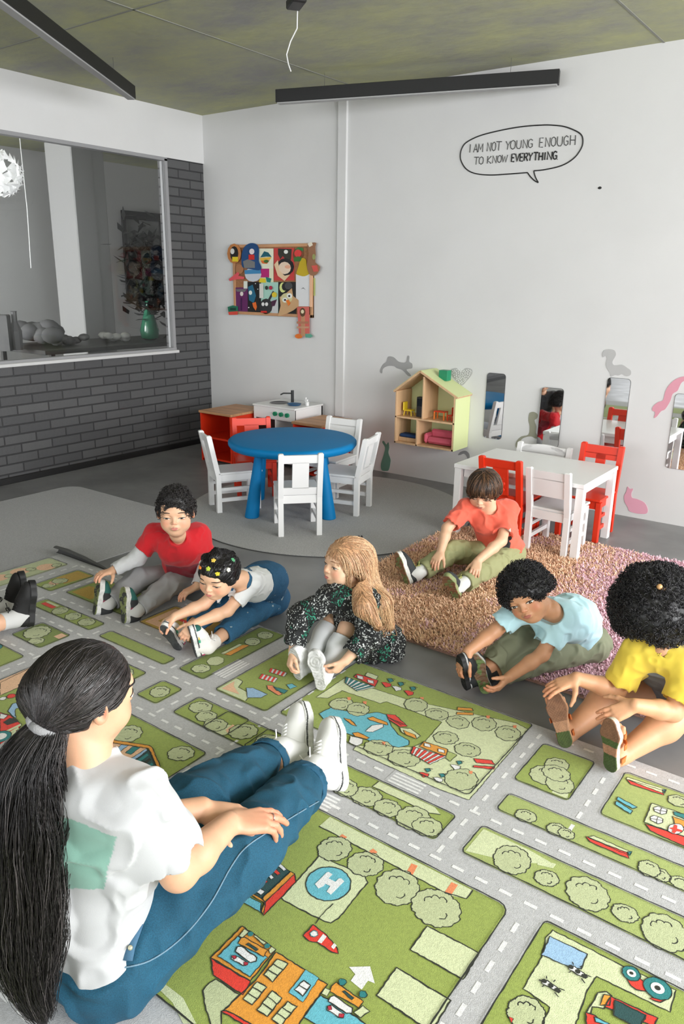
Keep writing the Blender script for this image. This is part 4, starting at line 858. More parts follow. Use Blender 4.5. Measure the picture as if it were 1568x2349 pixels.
def s4(pts, col, ly, ol=.004): return shape([Z4(*q) for q in pts], col, ly, ol)
for (x, y, r) in ((445, 600, .033), (665, 690, .03), (735, 722, .025), (1320, 970, .033), (1400, 1010, .028), (1545, 1070, .028), (350, 905, .058), (595, 1035, .034), (885, 1145, .062), (1150, 1285, .034), (1430, 1420, .062)): tree(Z4(x, y), r, lim=(1.81, 1.90, .5) if r < .0335 and y < 1080 and x not in (595, 1150) else (1.59, 1.72, .5))
s4(((535, 900), (665, 935), (640, 965), (530, 940)), 'cream', 2, 0)
def bus(pts_t, pts_b, pts_e): s4(pts_t, 'cream', 4, .003); s4(pts_b, 'red', 4); s4(pts_e, 'teal', 5, .003)
bus(((930, 738), (1190, 850), (1165, 870), (880, 745)), ((870, 740), (1165, 858), (1180, 900), (900, 780)), ((1165, 850), (1200, 850), (1185, 880)))
bus(((1165, 320), (1440, 410), (1415, 435), (1155, 335)), ((1160, 335), (1410, 412), (1430, 450), (1190, 372)), ((1415, 410), (1445, 410), (1430, 440)))
block(-.50, .5, 1.975, 2.225, 'lime'); bench(((1100, 462), (1240, 535), (1205, 545), (1090, 480)), ((1088, 490), (1205, 560), (1190, 585), (1080, 515)), 'blue', s4)
tree(Z4(1530, 490), .033)
s4(((1340, 505), (1500, 560), (1620, 600), (1620, 760), (1285, 640)), 'cream', 4); s4(((1290, 650), (1620, 760), (1620, 830), (1480, 770), (1330, 700)), 'red', 4)
for (x, y) in ((1400, 560), (1375, 625)):
    P = [w2(Z4(x-46, y-20)), w2(Z4(x-20, y-32)), w2(Z4(x+46, y-6)), w2(Z4(x+44, y+22)), w2(Z4(x+10, y+28)), w2(Z4(x-44, y+4))]; flat(P, 'white', 6); line(P, .0035, 'black', 7); line([w2(Z4(x-44, y-8)), w2(Z4(x+46, y+8))], .003, 'black', 8, False); line([w2(Z4(x+8, y-20)), w2(Z4(x-2, y+24))], .003, 'black', 8, False)
s4(((1485, 600), (1620, 650), (1620, 700), (1500, 650)), 'orange', 6); s4(((1490, 565), (1620, 600), (1620, 640), (1500, 590)), 'teal', 6)
P = [w2(Z4(1510+58*math.cos(a), 690+36*math.sin(a))) for a in np.arange(16)*math.pi/8]; flat(P, 'white', 7); line(P, .003, 'black', 8)
s4(((1460, 685), (1490, 682), (1500, 660), (1520, 668), (1518, 690), (1555, 702), (1550, 715), (1515, 708), (1500, 725), (1480, 715), (1488, 698)), 'red', 9, 0)
# --- farm block
block(-.475, .5, .4, 1.505, 'green')
s4(((640, 1405), (870, 1520), (1150, 1665), (1510, 1830), (1470, 1985), (1190, 1850), (950, 1730), (885, 1830), (800, 2080), (560, 2080), (620, 1950), (430, 1820), (560, 1595), (590, 1460)), 'cream', 2)
s4(((620, 1450), (885, 1575), (840, 1680), (760, 1670), (560, 1580)), 'sky', 4)
def cow(x, y):
    s4(((x-50, y-30), (x-10, y-25), (x+60, y+20), (x+85, y+50), (x+70, y+60), (x+10, y+30), (x-45, y-5)), 'white', 6, .004)
    for dx, dy in ((-32, -20), (15, 12), (60, 45)): P = disc_outline(*w2(Z4(x+dx, y+dy)), .006, 8); flat(P, 'black', 8)
    for dx, dy in ((-55, -25), (-15, -45), (40, -20), (90, 40), (55, 75), (-40, 15)): line([w2(Z4(x+dx*.8, y+dy*.8)), w2(Z4(x+dx*1.25, y+dy*1.25))], .004, 'black', 8, False)
cow(610, 1790); cow(800, 1690)
s4(((1170, 1760), (1240, 1740), (1320, 1800), (1300, 1840), (1230, 1830), (1190, 1800)), 'red', 5); s4(((1320, 1890), (1400, 1880), (1440, 1900), (1400, 1920)), 'red', 5)
for (x, y, r) in ((1195, 1715, .02), (1380, 1820, .029)):
    flat(disc_outline(*w2(Z4(x, y)), r, 24), 'teal', 6); line(disc_outline(*w2(Z4(x, y)), r, 24), .003, 'black', 7); flat(disc_outline(*w2(Z4(x, y)), r*.5, 18), 'white', 8); flat(disc_outline(*w2(Z4(x, y)), r*.22, 10), 'black', 9)
s4(((960, 1850), (1020, 1840), (1060, 1870), (1000, 1960), (920, 1950), (900, 2030), (870, 2000)), 'cream', 3)
s4(((1000, 1860), (1050, 1870), (1040, 1940), (975, 1940)), 'orange', 5); s4(((1050, 1875), (1380, 2030), (1360, 2090), (1010, 1950)), 'red', 5); s4(((1075, 1900), (1300, 2010), (1250, 2110), (1070, 2010)), 'darkteal', 6); s4(((870, 1990), (940, 2010), (1000, 2080), (880, 2080)), 'red', 5); s4(((930, 2020), (1040, 2070), (1010, 2080), (940, 2060)), 'blue', 6)
tree(Z4(450, 1990), .045); s4(((330, 2020), (360, 2035), (345, 2065)), 'red', 5, .003)
# --- beach block between the feet, and the squares on the left half
block(-1.90, -1.645, 1.79, 2.225, 'green'); flat([(-1.895, 1.80), (-1.895, 1.9), (-1.86, 1.9), (-1.84, 1.855), (-1.77, 1.85), (-1.75, 1.80)], 'cream', 2); line([(-1.895, 1.9), (-1.86, 1.9), (-1.84, 1.855), (-1.77, 1.85), (-1.75, 1.80)], .004, 'black', 3, False); flat([(-1.885, 1.81), (-1.885, 1.88), (-1.86, 1.85), (-1.80, 1.82)], 'peach', 3)
def Z6_(x, y): return (x/2.24, 1440+y/2.24)
def s6(pts, col, ly, ol=.004): return shape([Z6_(*q) for q in pts], col, ly, ol)
for pts in (((1390, 210), (1475, 235), (1460, 255), (1380, 230)), ((1345, 240), (1425, 262), (1410, 285), (1330, 262))):
    s6(pts, 'white', 5, .003); a, b, c, d = [np.array(q, float) for q in pts]
    for k in range(4): t0, t1 = k/4, k/4+.13; s6((tuple(a+(b-a)*t0), tuple(a+(b-a)*t1), tuple(d+(c-d)*t1), tuple(d+(c-d)*t0)), 'red', 6, 0)
s6(((1265, 312), (1300, 312), (1375, 345), (1340, 362), (1270, 362)), 'sky', 5, .003); s6(((1370, 298), (1400, 300), (1450, 345), (1430, 350), (1375, 318)), 'coral', 5, .003); s6(((1400, 305), (1480, 325), (1460, 342), (1420, 325)), 'teal', 5, .003); s6(((1470, 295), (1500, 290), (1525, 305), (1490, 318)), 'blue', 5, .003)
block(-2.105, -1.995, 1.585, 1.715); tree((-2.05, 1.652), .036, False)
block(-1.905, -1.65, 1.585, 1.715); tree((-1.85, 1.67), .038, False); tree((-1.79, 1.64), .034, False); tree((-1.725, 1.62), .038, False); flat([(-1.72, 1.59), (-1.655, 1.59), (-1.655, 1.66), (-1.69, 1.65)], 'cream', 2); flat([(-1.675, 1.62), (-1.657, 1.61), (-1.657, 1.655), (-1.68, 1.66)], 'peach', 3)
block(-2.13, -1.99, 1.815, 2.30, 'olive')
for y in (1.87, 1.95, 2.17, 2.25): tree((-2.06, y), .033, False)
flat([(-2.09, 2.01), (-2.09, 2.12), (-2.075, 2.12), (-2.075, 2.01)], 'cream', 4); flat([(-2.072, 2.01), (-2.072, 2.12), (-2.045, 2.14), (-2.045, 2.02)], 'orange', 4); line([(-2.09, 2.01), (-2.09, 2.13), (-2.045, 2.14), (-2.045, 2.02)], .003, 'black', 6)
block(-2.62, -2.20, 1.80, 1.865, 'green'); block(-3.15, -2.70, 1.81, 1.895, 'green')
for x in (-2.98, -2.88, -2.78): tree((x, 1.855), .036, False)
flat([(-3.12, 1.87), (-3.03, 1.87), (-3.03, 1.885), (-3.12, 1.885)], 'cream', 4); flat([(-3.12, 1.845), (-3.03, 1.845), (-3.03, 1.868), (-3.12, 1.868)], 'red', 4)
block(-2.60, -2.22, 2.0, 2.22, 'mustard'); flat([(-2.58, 2.02), (-2.40, 2.02), (-2.40, 2.06), (-2.54, 2.06), (-2.54, 2.20), (-2.58, 2.20)], 'peach', 2); tree((-2.36, 2.15), .035, False); flat([(-2.5, 2.12), (-2.42, 2.12), (-2.42, 2.14), (-2.5, 2.14)], 'red', 4)
block(-3.15, -2.70, 2.0, 2.22, 'green'); flat([(-3.13, 2.02), (-2.98, 2.02), (-2.98, 2.16), (-3.13, 2.12)], 'mustard', 2); flat([(-2.95, 2.12), (-2.85, 2.12), (-2.85, 2.14), (-2.95, 2.14)], 'red', 4)
block(-3.36, -3.22, 1.96, 2.22, 'green'); flat([(-3.35, 2.08), (-3.25, 2.06), (-3.23, 2.21), (-3.35, 2.21)], 'mustard', 2); tree((-3.29, 2.0), .03, False); tree((-3.30, 2.07), .035, False); flat(disc_outline(-3.30, 2.04, .03, 14), 'peach', 4)
block(-3.64, -3.47, 1.2, 2.235, 'tree')
for k in range(8): x, y = -3.55+rnd.uniform(-.04, .04), 1.3+k*.12; flat(disc_outline(x, y, .05, 12), 'peach', 3); tree((x+.02, y+.05), .024, False, arcs=2)
block(-2.93, -2.72, 1.58, 1.73, 'olive'); tree((-2.86, 1.66), .055, False); tree((-2.79, 1.61), .03, False); flat([(-2.77, 1.68), (-2.73, 1.68), (-2.73, 1.72), (-2.77, 1.72)], 'peach', 2)
block(-2.62, -2.2, 1.585, 1.715); 
for x in (-2.52, -2.38, -2.27): tree((x, 1.65), .042, False)
block(-3.4, -2.70, 1.36, 1.50); flat(disc_outline(-2.87, 1.47, .03, 16), 'teal', 3); line(disc_outline(-2.87, 1.47, .03, 16), .003, 'black', 4); flat(disc_outline(-2.87, 1.47, .012, 10), 'white', 5)
block(-3.4, -2.72, .3, 1.28)
# funfair block seen left of the woman's head
block(-2.60, -1.625, .75, 1.485, 'green'); flat([(-2.6, .8), (-2.6, 1.48), (-2.5, 1.48), (-2.5, .8)], 'peach', 2)
def Z2(x, y): return (x/6.91, 1440+y/6.91)
def s2(pts, col, ly, ol=.004): return shape([Z2(*q) for q in pts], col, ly, ol)
s2(((0, 880), (550, 610), (560, 840), (0, 1080)), 'peach', 3); s2(((295, 910), (380, 890), (560, 930), (560, 1050), (320, 1010)), 'red', 4)
s2(((380, 885), (480, 840), (560, 870), (560, 925)), 'orange', 4, .003)
P = disc_outline(*w2(Z2(180, 1090)), .016, 18); flat(P, 'red', 4); line(P, .003, 'black', 5); P = disc_outline(*w2(Z2(50, 1130)), .012, 14); flat(P, 'white', 4); line(P, .003, 'black', 5)
s2(((125, 1330), (200, 1210), (330, 1170), (560, 1160), (560, 1250), (330, 1265), (250, 1290), (240, 1370), (260, 1440), (200, 1410)), 'sky', 3)
s2(((0, 1350), (170, 1400), (270, 1470), (350, 1550), (120, 1800), (0, 1900)), 'red', 4)
for k in range(4): s2(((60+k*8, 1660+k*50), (330-k*40, 1530+k*55), (340-k*40, 1560+k*55), (65+k*8, 1690+k*50)), 'cream', 6, 0)
s2(((50, 1510), (160, 1440), (260, 1450), (290, 1500), (120, 1555)), 'black', 6, 0); s2(((0, 1370), (130, 1400), (60, 1460), (0, 1450)), 'white', 6, .003); P = disc_outline(*w2(Z2(10, 1740)), .035, 20); flat(P, 'teal', 7); line(P, .004, 'black', 8); flat(disc_outline(*w2(Z2(10, 1740)), .02, 16), 'white', 9)
line([w2(Z2(*q)) for q in ((320, 1360), (360, 1365), (510, 1460))], .004, 'black', 6, False)
# house on that block
def Z8(x, y): return (200+x/5.6, 1640+y/5.6)
def s8(pts, col, ly, ol=.004): return shape([Z8(*q) for q in pts], col, ly, ol)
tree(Z8(525, 250), .055); tree(Z8(1205, 500), .047)
s8(((225, 340), (780, 430), (540, 600), (330, 720), (100, 640), (150, 500)), 'peach', 3, 0); s8(((190, 440), (230, 375), (330, 365), (240, 430)), 'sky', 4, .003)
s8(((350, 470), (440, 390), (530, 400), (420, 480)), 'sky', 4, .003); s8(((490, 495), (580, 415), (680, 425), (560, 515)), 'teal', 4, .003); s8(((540, 580), (760, 440), (780, 470), (600, 600)), 'sky', 4, .003)
s8(((600, 595), (785, 455), (900, 690), (800, 745), (720, 620)), 'darkteal', 4)
for k in range(4): s8(((640+k*50, 590+k*50), (770+k*30, 500+k*60), (790+k*30, 525+k*60), (665+k*50, 620+k*45)), 'teal' if k % 2 == 0 else 'black', 5, 0)
s8(((230, 315), (800, 400), (830, 420), (940, 670), (900, 695), (790, 440), (220, 350)), 'orange', 6); s8(((540, 605), (720, 615), (830, 850), (680, 855)), 'red', 7); s8(((330, 715), (520, 600), (560, 740), (400, 770), (360, 760)), 'sky', 4)
s8(((680, 860), (820, 945), (780, 990), (660, 880)), 'cream', 3)
block(-1.525, -1.50, .9, 1.49, 'mustard', .005); block(-1.56, -1.475, 1.59, 1.715, 'green', .008); tree((-1.52, 1.655), .036, False)
block(-1.50, -1.42, 1.36, 1.485, 'olive', .008); tree((-1.46, 1.42), .03, False)
block(-2.6, .5, .0, .42, 'green')
pm = mm.build('play_mat', mats_, None); tag(pm, 'printed play mat with grey roads, green blocks, trees and houses', 'play mat')
# curled far edge of the mat
cu = MB(); prof = [(math.cos(a), math.sin(a)) for a in np.linspace(-math.pi/2, math.pi*.75, 9)]
rings = []
for x, r in ((-3.70, .022), (-3.60, .024), (-3.45, .02), (-3.3, .012), (-3.2, .004)):
    rings.append([(x, 2.315+r*c, r+r*s_+.001) for c, s_ in prof]+[(x, 2.315+(r-.004 if r > .005 else r*.5)*c, r+(r-.004 if r > .005 else r*.5)*s_+.001) for c, s_ in prof[::-1]])
cu.loft(rings); fixn(cu.build('curled_edge', mat('mat_backing', (84, 84, 84), .9), pm))
# ================================================================ people: signed distance modelling
class Shape:
    def __init__(s): s.p = []
    def cap(s, a, b, ra, rb=None, k=.012, op='u'):
        a = np.array(a, float); b = np.array(b, float); rb = ra if rb is None else rb; ab = b-a; L2 = max(ab@ab, 1e-12); mr = max(ra, rb)
        lo = np.minimum(a, b)-mr; hi = np.maximum(a, b)+mr
        def f(P):
            t = np.clip((P-a)@ab/L2, 0, 1); return np.linalg.norm(P-a-t[:, None]*ab, axis=1)-(ra+(rb-ra)*t)
        s.p.append((f, lo, hi, k, op)); return s
    def ell(s, c, r, R=None, k=.012, op='u'):
        c = np.array(c, float); r = np.array(r if hasattr(r, '__len__') else (r, r, r), float); R = np.eye(3) if R is None else np.array(R); m_ = r.max()
        def f(P):
            q = (P-c)@R; k0 = np.linalg.norm(q/r, axis=1); k1 = np.linalg.norm(q/(r*r), axis=1)+1e-9; return k0*(k0-1)/k1
        s.p.append((f, c-m_, c+m_, k, op)); return s
    def box(s, c, h, R=None, rd=.004, k=.006, op='u'):
        c = np.array(c, float); h = np.array(h, float)-rd; R = np.eye(3) if R is None else np.array(R); m_ = np.linalg.norm(h)+rd
        def f(P):
            q = np.abs((P-c)@R)-h; return np.linalg.norm(np.maximum(q, 0), axis=1)+np.minimum(q.max(1), 0)-rd
        s.p.append((f, c-m_, c+m_, k, op)); return s
    def cut(s, p, n, R_, k=.003):
        """removes everything beyond plane (p,n) inside a ball of radius R_ ahead of it"""
        p = np.array(p, float); n = nz(n); c = p+n*R_*.92
        def f(P): return np.maximum(-(P-p)@n, np.linalg.norm(P-c, axis=1)-R_)
        s.p.append((f, c-R_, c+R_, k, 's')); return s
    def disp(s, fn): s.p.append((fn, None, None, 0, 'd')); return s
    def fun(s, fn, lo, hi, k=.01, op='u'): s.p.append((fn, np.array(lo, float), np.array(hi, float), k, op)); return s
    def ev(s, P, cull=.03):
        d = np.full(len(P), 1.)
        for f, lo, hi, k, op in s.p:
            if op == 'd': d = d+f(P); continue
            if cull is not None: 
                mg = cull+k
                idx = np.nonzero(((P > lo-mg) & (P < hi+mg)).all(1))[0]
                if len(idx) == 0:
                    if op == 'i': d = np.maximum(d, .05)
                    continue
                q = P[idx]; dd = d[idx]
            else: idx = slice(None); q = P; dd = d
            e = f(q)
            if op == 's': e = -e
            if op == 'u':
                if k > 0: h = np.clip(.5+.5*(dd-e)/k, 0, 1); r = dd*(1-h)+e*h-k*h*(1-h)
                else: r = np.minimum(dd, e)
            else:
                if k > 0: h = np.clip(.5-.5*(dd-e)/k, 0, 1); r = dd*(1-h)+e*h+k*h*(1-h)
                else: r = np.maximum(dd, e)
            d[idx] = r
        return d
    def bounds(s):
        lo = np.min([q[1] for q in s.p if q[4] == 'u'], 0); hi = np.max([q[2] for q in s.p if q[4] == 'u'], 0); return lo, hi
    def mesh(s, h, slack=.012):
        lo, hi = s.bounds(); lo = lo-slack; nb = np.ceil((hi+slack-lo)/h/8).astype(int)+1; dims = nb*8
        bi = np.indices(nb).reshape(3, -1).T; d = s.ev(lo+(bi*8+4)*h, None); act = np.abs(d) < 4*h*1.75+slack
        ab = np.zeros(nb, bool); ab[tuple(bi[act].T)] = True
        cm_ = ab.repeat(8, 0).repeat(8, 1).repeat(8, 2); gm = np.zeros(dims+1, bool)
        for dx in (0, 1):
            for dy in (0, 1):
                for dz in (0, 1): gm[dx:dims[0]+dx, dy:dims[1]+dy, dz:dims[2]+dz] |= cm_
        gi = np.argwhere(gm); D = np.ones(dims+1, np.float32)
        vals = np.empty(len(gi), np.float32)
        for a in range(0, len(gi), 400000): vals[a:a+400000] = s.ev(lo+gi[a:a+400000]*h)
        D[gm] = vals
        del gi, vals
        neg = D < 0; cnt = np.zeros(dims, np.int8)
        for dx in (0, 1):
            for dy in (0, 1):
                for dz in (0, 1): cnt += neg[dx:dims[0]+dx, dy:dims[1]+dy, dz:dims[2]+dz]
        c = np.argwhere((cnt > 0) & (cnt < 8) & cm_); n = len(c)
        if n == 0: return np.zeros((0, 3)), np.zeros((0, 4), int)
        cor = np.array([(i, j, k) for i in (0, 1) for j in (0, 1) for k in (0, 1)])
        val = np.stack([D[c[:, 0]+o[0], c[:, 1]+o[1], c[:, 2]+o[2]] for o in cor], 1)
        acc = np.zeros((n, 3)); w_ = np.zeros(n)
        for a in range(8):
            for b in range(a+1, 8):
                if np.abs(cor[a]-cor[b]).sum() != 1: continue
                va, vb = val[:, a], val[:, b]; m_ = (va < 0) != (vb < 0)
                t = np.where(m_, va/np.where(m_, va-vb, 1), 0)
                acc += np.where(m_[:, None], cor[a]+t[:, None]*(cor[b]-cor[a]), 0); w_ += m_
        V = lo+(c+acc/w_[:, None])*h
        I = np.full(dims, -1, np.int32); I[tuple(c.T)] = np.arange(n); F = []
        for ax in range(3):
            o1 = [0, 0, 0]; o1[ax] = 1; u, v = (ax+1) % 3, (ax+2) % 3
            s0 = neg[tuple(c.T)]; s1 = neg[tuple((c+o1).T)]; ok = (s0 != s1) & (c[:, u] > 0) & (c[:, v] > 0); cc_ = c[ok]; f0 = s0[ok]
            eu = np.zeros(3, int); eu[u] = 1; ev_ = np.zeros(3, int); ev_[v] = 1
            q = np.stack([I[tuple((cc_-eu-ev_).T)], I[tuple((cc_-ev_).T)], I[tuple(cc_.T)], I[tuple((cc_-eu).T)]], 1)
            g = (q >= 0).all(1); q = q[g]; f0 = f0[g]; q[~f0] = q[~f0][:, ::-1]; F.append(q)
        F = np.concatenate(F) if F else np.zeros((0, 4), int)
        V = smooth_mesh(V, F, 1, .35)
        return V, F
def smooth_mesh(V, F, it=1, a=.4):
    e = np.concatenate([F[:, [0, 1]], F[:, [1, 2]], F[:, [2, 3]], F[:, [3, 0]]])
    for _ in range(it):
        acc = np.zeros_like(V); cnt = np.zeros(len(V))
        for i in range(3):
            acc[:, i] = np.bincount(e[:, 0], V[e[:, 1], i], len(V))+np.bincount(e[:, 1], V[e[:, 0], i], len(V))
        cnt = np.bincount(e[:, 0], minlength=len(V))+np.bincount(e[:, 1], minlength=len(V)); V = V+a*(acc/np.maximum(cnt, 1)[:, None]-V)
    return V
def shape_obj(name, S, h, m_, parent, color=None, paint=None, origin=None, slack=.012):
    V, F = S.mesh(h, slack)
    C_ = None
    if color is not None:
        C_ = np.tile(np.array(lin(color)[:3]), (len(V), 1))
        if paint: C_ = paint(V, C_)
    o_ = np.array(origin if origin is not None else (0, 0, 0)); return mesh_np(name, V-o_, F, m_, parent, C_, True)

def frame(fwd, up):
    """rows of the returned matrix are columns F (forward), L (left), U (up)"""
    F_ = nz(fwd); U_ = np.array(up, float); U_ = nz(U_-(U_@F_)*F_); L_ = np.cross(U_, F_); return np.stack([F_, L_, U_], 1)
def facing(p, yaw=0, pitch=0, roll=0):
    """face direction relative to the camera: yaw>0 turns to the left of the picture, pitch>0 looks down, roll>0 tips the crown to the left of the picture"""
    c = CAM-p; c[2] = 0; c = nz(c); y = math.radians(-yaw); c = np.array([c[0]*math.cos(y)-c[1]*math.sin(y), c[0]*math.sin(y)+c[1]*math.cos(y), 0])
    pt = math.radians(pitch)-math.atan2(CAM[2]-p[2], np.hypot(*(CAM-p)[:2])); f = c*math.cos(pt)-np.array([0, 0, 1])*math.sin(pt); u = c*math.sin(pt)+np.array([0, 0, 1])*math.cos(pt)
    R = frame(f, u); rl = math.radians(roll); U2 = R[:, 2]*math.cos(rl)-R[:, 1]*math.sin(rl)
    return frame(R[:, 0], U2)

def head_prims(S, c, R, hs, kid=True, neck=None, nr=.22, ears=True):
    g = lambda f, l, u: c+R@(np.array([f, l, u])*hs)
    E = lambda f, l, u, a, b, d, k=.05, op='u': S.ell(g(f, l, u), (a*hs, b*hs, d*hs), R, k*hs, op)
    if neck is not None: S.cap(g(-.10, 0, -.22), neck, nr*hs, nr*1.05*hs, .03)
    E(-.05, 0, .11, .455, .375, .385, .05)
    E(.10, 0, -.14, .30, .315, .34, .10)
    E(.20, 0, -.37, .15, .17, .12, .10)
    for s_ in (-1, 1):
        E(.20, .17*s_, -.19, .16, .14, .15, .09); E(.05, .20*s_, -.26, .15, .10, .12, .08)
        E(.405, .165*s_, -.005, .07, .095, .058, .06, 's')
        E(.30, .155*s_, -.015, .088, .10, .078, .02)
    E(.36, 0, .10, .05, .2, .06, .08)
    S.cap(g(.385, 0, .0), g(.445, 0, -.115), .026*hs, .042*hs, .045*hs)
    for s_ in (-1, 1): E(.415, .048*s_, -.135, .036, .03, .028, .02)
    E(.375, 0, -.245, .06, .10, .065, .05)
    S.cap(g(.405, -.06, -.228), g(.425, 0, -.222), .017*hs, .021*hs, .02*hs); S.cap(g(.405, .06, -.228), g(.425, 0, -.222), .017*hs, .021*hs, .02*hs)
    S.cap(g(.405, -.045, -.275), g(.405, .045, -.275), .022*hs, .022*hs, .022*hs)
    S.cap(g(.44, -.075, -.25), g(.44, .075, -.25), .010*hs, .010*hs, .012*hs, 's')
    if ears:
        for s_ in (-1, 1):
            Re = R@np.array([[math.cos(.35), -s_*math.sin(.35), 0], [s_*math.sin(.35), math.cos(.35), 0], [0, 0, 1]])
            S.ell(g(-.03, .385*s_, -.03), (.075*hs, .035*hs, .115*hs), Re, .02*hs); S.ell(g(-.02, .415*s_, -.02), (.04*hs, .025*hs, .07*hs), Re, .02*hs, 's')
    return g
def patch_on(S, g, R, fn, nu, nv):
    """grid points (l,u) on the face, pushed along the view of the face onto the skin"""
    P = np.array([[fn(i/(nu-1), j/(nv-1)) for i in range(nu)] for j in range(nv)]).reshape(-1, 2)
    lo = np.full(len(P), .1); hi = np.full(len(P), .7); X = lambda t: np.stack([g(t[i], P[i, 0], P[i, 1]) for i in range(len(P))])
    for _ in range(14):
        m_ = (lo+hi)/2; d = S.ev(X(m_)); lo = np.where(d < 0, m_, lo); hi = np.where(d < 0, hi, m_)
    return X((lo+hi)/2), P
def grid_faces(nu, nv): return [(j*nu+i, j*nu+i+1, (j+1)*nu+i+1, (j+1)*nu+i) for j in range(nv-1) for i in range(nu-1)]
def stroke(S, g, R, pts, w_, hs, name, m_, parent, lift=.0015):
    nu = len(pts); P, _ = patch_on(S, g, R, lambda a, b: (pts[int(round(a*(nu-1)))][0], pts[int(round(a*(nu-1)))][1]), nu, 2); P = P[:nu]
    wr = [w_*hs*(.35+.65*math.sin(math.pi*(i+.6)/(nu+.2))) for i in range(nu)]
    return MB().tube([p+R[:, 0]*lift*.3 for p in P], wr, 6).build(name, m_, parent, True)
def face_parts(S, g, R, hs, parent, looks='down', iris=(58, 38, 26), brow=(40, 30, 26), lip=(196, 118, 108), open_=None, lash=(28, 22, 20), look=(0, -.3)):
    op = {'down': .2, 'half': .5, 'open': 1.}[looks] if open_ is None else open_
    for s_ in (-1, 1):
        L0, U0 = .165*s_, -.02-(1-op)*.02; hw, hh = .080, .038*op+.004
        def fn(a, b):
            x = (a*2-1); return (L0+hw*x, U0+(b*2-1)*hh*max(.02, 1-abs(x)**2.2)+.006*x*s_*1.0)
        nu, nv = 25, 11; P, Q = patch_on(S, g, R, fn, nu, nv); P = P+R[:, 0]*.0006
        col = np.tile(np.array(lin((226, 220, 214))[:3]), (len(P), 1)); ic = np.array([L0+look[0]*.03, U0+look[1]*hh])
        dd = np.hypot(Q[:, 0]-ic[0], Q[:, 1]-ic[1]); col[dd < .030] = lin(iris)[:3]; col[dd < .016] = lin((12, 10, 10))[:3]
        hl = np.hypot(Q[:, 0]-ic[0]-.008, Q[:, 1]-ic[1]-.008) < .005; col[hl] = (1, 1, 1)  # white catchlight painted into the eye colour
        mesh_np('eye', P, np.array(grid_faces(nu, nv)), mat('eye_surface', (230, 230, 230), .15, attr='Col'), parent, col, True)
        lm = mat('lash_%d_%d_%d' % lash, lash, .7)
        stroke(S, g, R, [(L0+hw*1.08*x, U0+hh*max(0, 1-abs(x)**2.2)*(1 if op > .3 else -1)*1.0+.006*x*s_) for x in np.linspace(-1, 1, 9)], .0085 if op > .3 else .0075, hs, 'eyelash', lm, parent)
        stroke(S, g, R, [(L0+.085*x+.008*s_, .085+.018*(1-x*x)-.008*x*s_) for x in np.linspace(-1, 1, 9)], .0125, hs, 'eyebrow', mat('brow_%d_%d_%d' % brow, brow, .9), parent, .001)
    lpm = mat('lip_%d_%d_%d' % lip, lip, .45)
    for nm, fn in (('upper_lip', lambda a, b: ((a*2-1)*.088, -.250+b*.034*(1-abs(a*2-1)**1.6)*(1-.25*math.exp(-((a*2-1)/.18)**2)))), ('lower_lip', lambda a, b: ((a*2-1)*.078, -.252-b*.044*(1-abs(a*2-1)**2)))):
        P, Q = patch_on(S, g, R, fn, 17, 7); mesh_np(nm, P+R[:, 0]*.0005, np.array(grid_faces(17, 7)), lpm, parent, None, True)

def hand_prims(S, wr, d, n, side, hl, curl=(.35, .45, .3), spread=.05, thumb=(.55, .25), k=.0022):
    """wr wrist, d towards the fingers, n back of the hand, side +1 left / -1 right, curl per joint in radians"""
    d = nz(d); n = nz(np.array(n)-(np.array(n)@d)*d); t = np.cross(d, n)*side; Q = lambda a, b, c: wr+(d*a+t*b+n*c)*hl
    ys = (.155, .052, -.052, -.15); ln = (.40, .45, .42, .33); kn = (.50, .52, .50, .46)
    S.ell(Q(.28, 0, 0), (.30*hl, .20*hl, .085*hl), np.stack([d, t, n], 1), .01)
    for i in range(4): S.cap(Q(.06, ys[i]*.45, 0), Q(kn[i], ys[i], .012), .075*hl, .066*hl, .008)
    cs = curl if hasattr(curl[0], '__len__') else [curl]*4
    for i in range(4):
        c = cs[i]; p = Q(kn[i], ys[i], .008); a = 0; yw = ys[i]/.155*spread; r = .060*hl*(1 if i < 3 else .86)
        for j, fr_ in enumerate((.46, .30, .24)):
            a += c[j]; dr = d*math.cos(a)*math.cos(yw)+t*math.sin(yw)-n*math.sin(a); q = p+dr*ln[i]*fr_*hl; S.cap(p, q, r, r*.88, k if j == 0 else .003); p = q; r *= .88
    a, b = thumb; dr = nz(d*math.cos(a)+t*math.sin(a)-n*.25); p = Q(.10, .12, -.02); q = p+dr*.27*hl; S.cap(p, q, .085*hl, .068*hl, .010)
    dr = nz(d*math.cos(a*.75)+t*math.sin(a*.75)-n*(.25+b*.6)); p, q = q, q+dr*.20*hl; S.cap(p, q, .064*hl, .056*hl, .004); dr = nz(d*math.cos(a*.5)+t*math.sin(a*.5)-n*(.3+b)); S.cap(q, q+dr*.15*hl, .055*hl, .045*hl, .004)
    return Q

def ik(a, c, L1, L2, pole):
    d = c-a; L = np.linalg.norm(d); L = min(L, (L1+L2)*.998); dn = nz(d); x = (L1*L1-L2*L2+L*L)/(2*L); y = math.sqrt(max(L1*L1-x*x, 0)); p = np.array(pole, float); p = p-(p@dn)*dn
    return a+dn*x+nz(p)*y

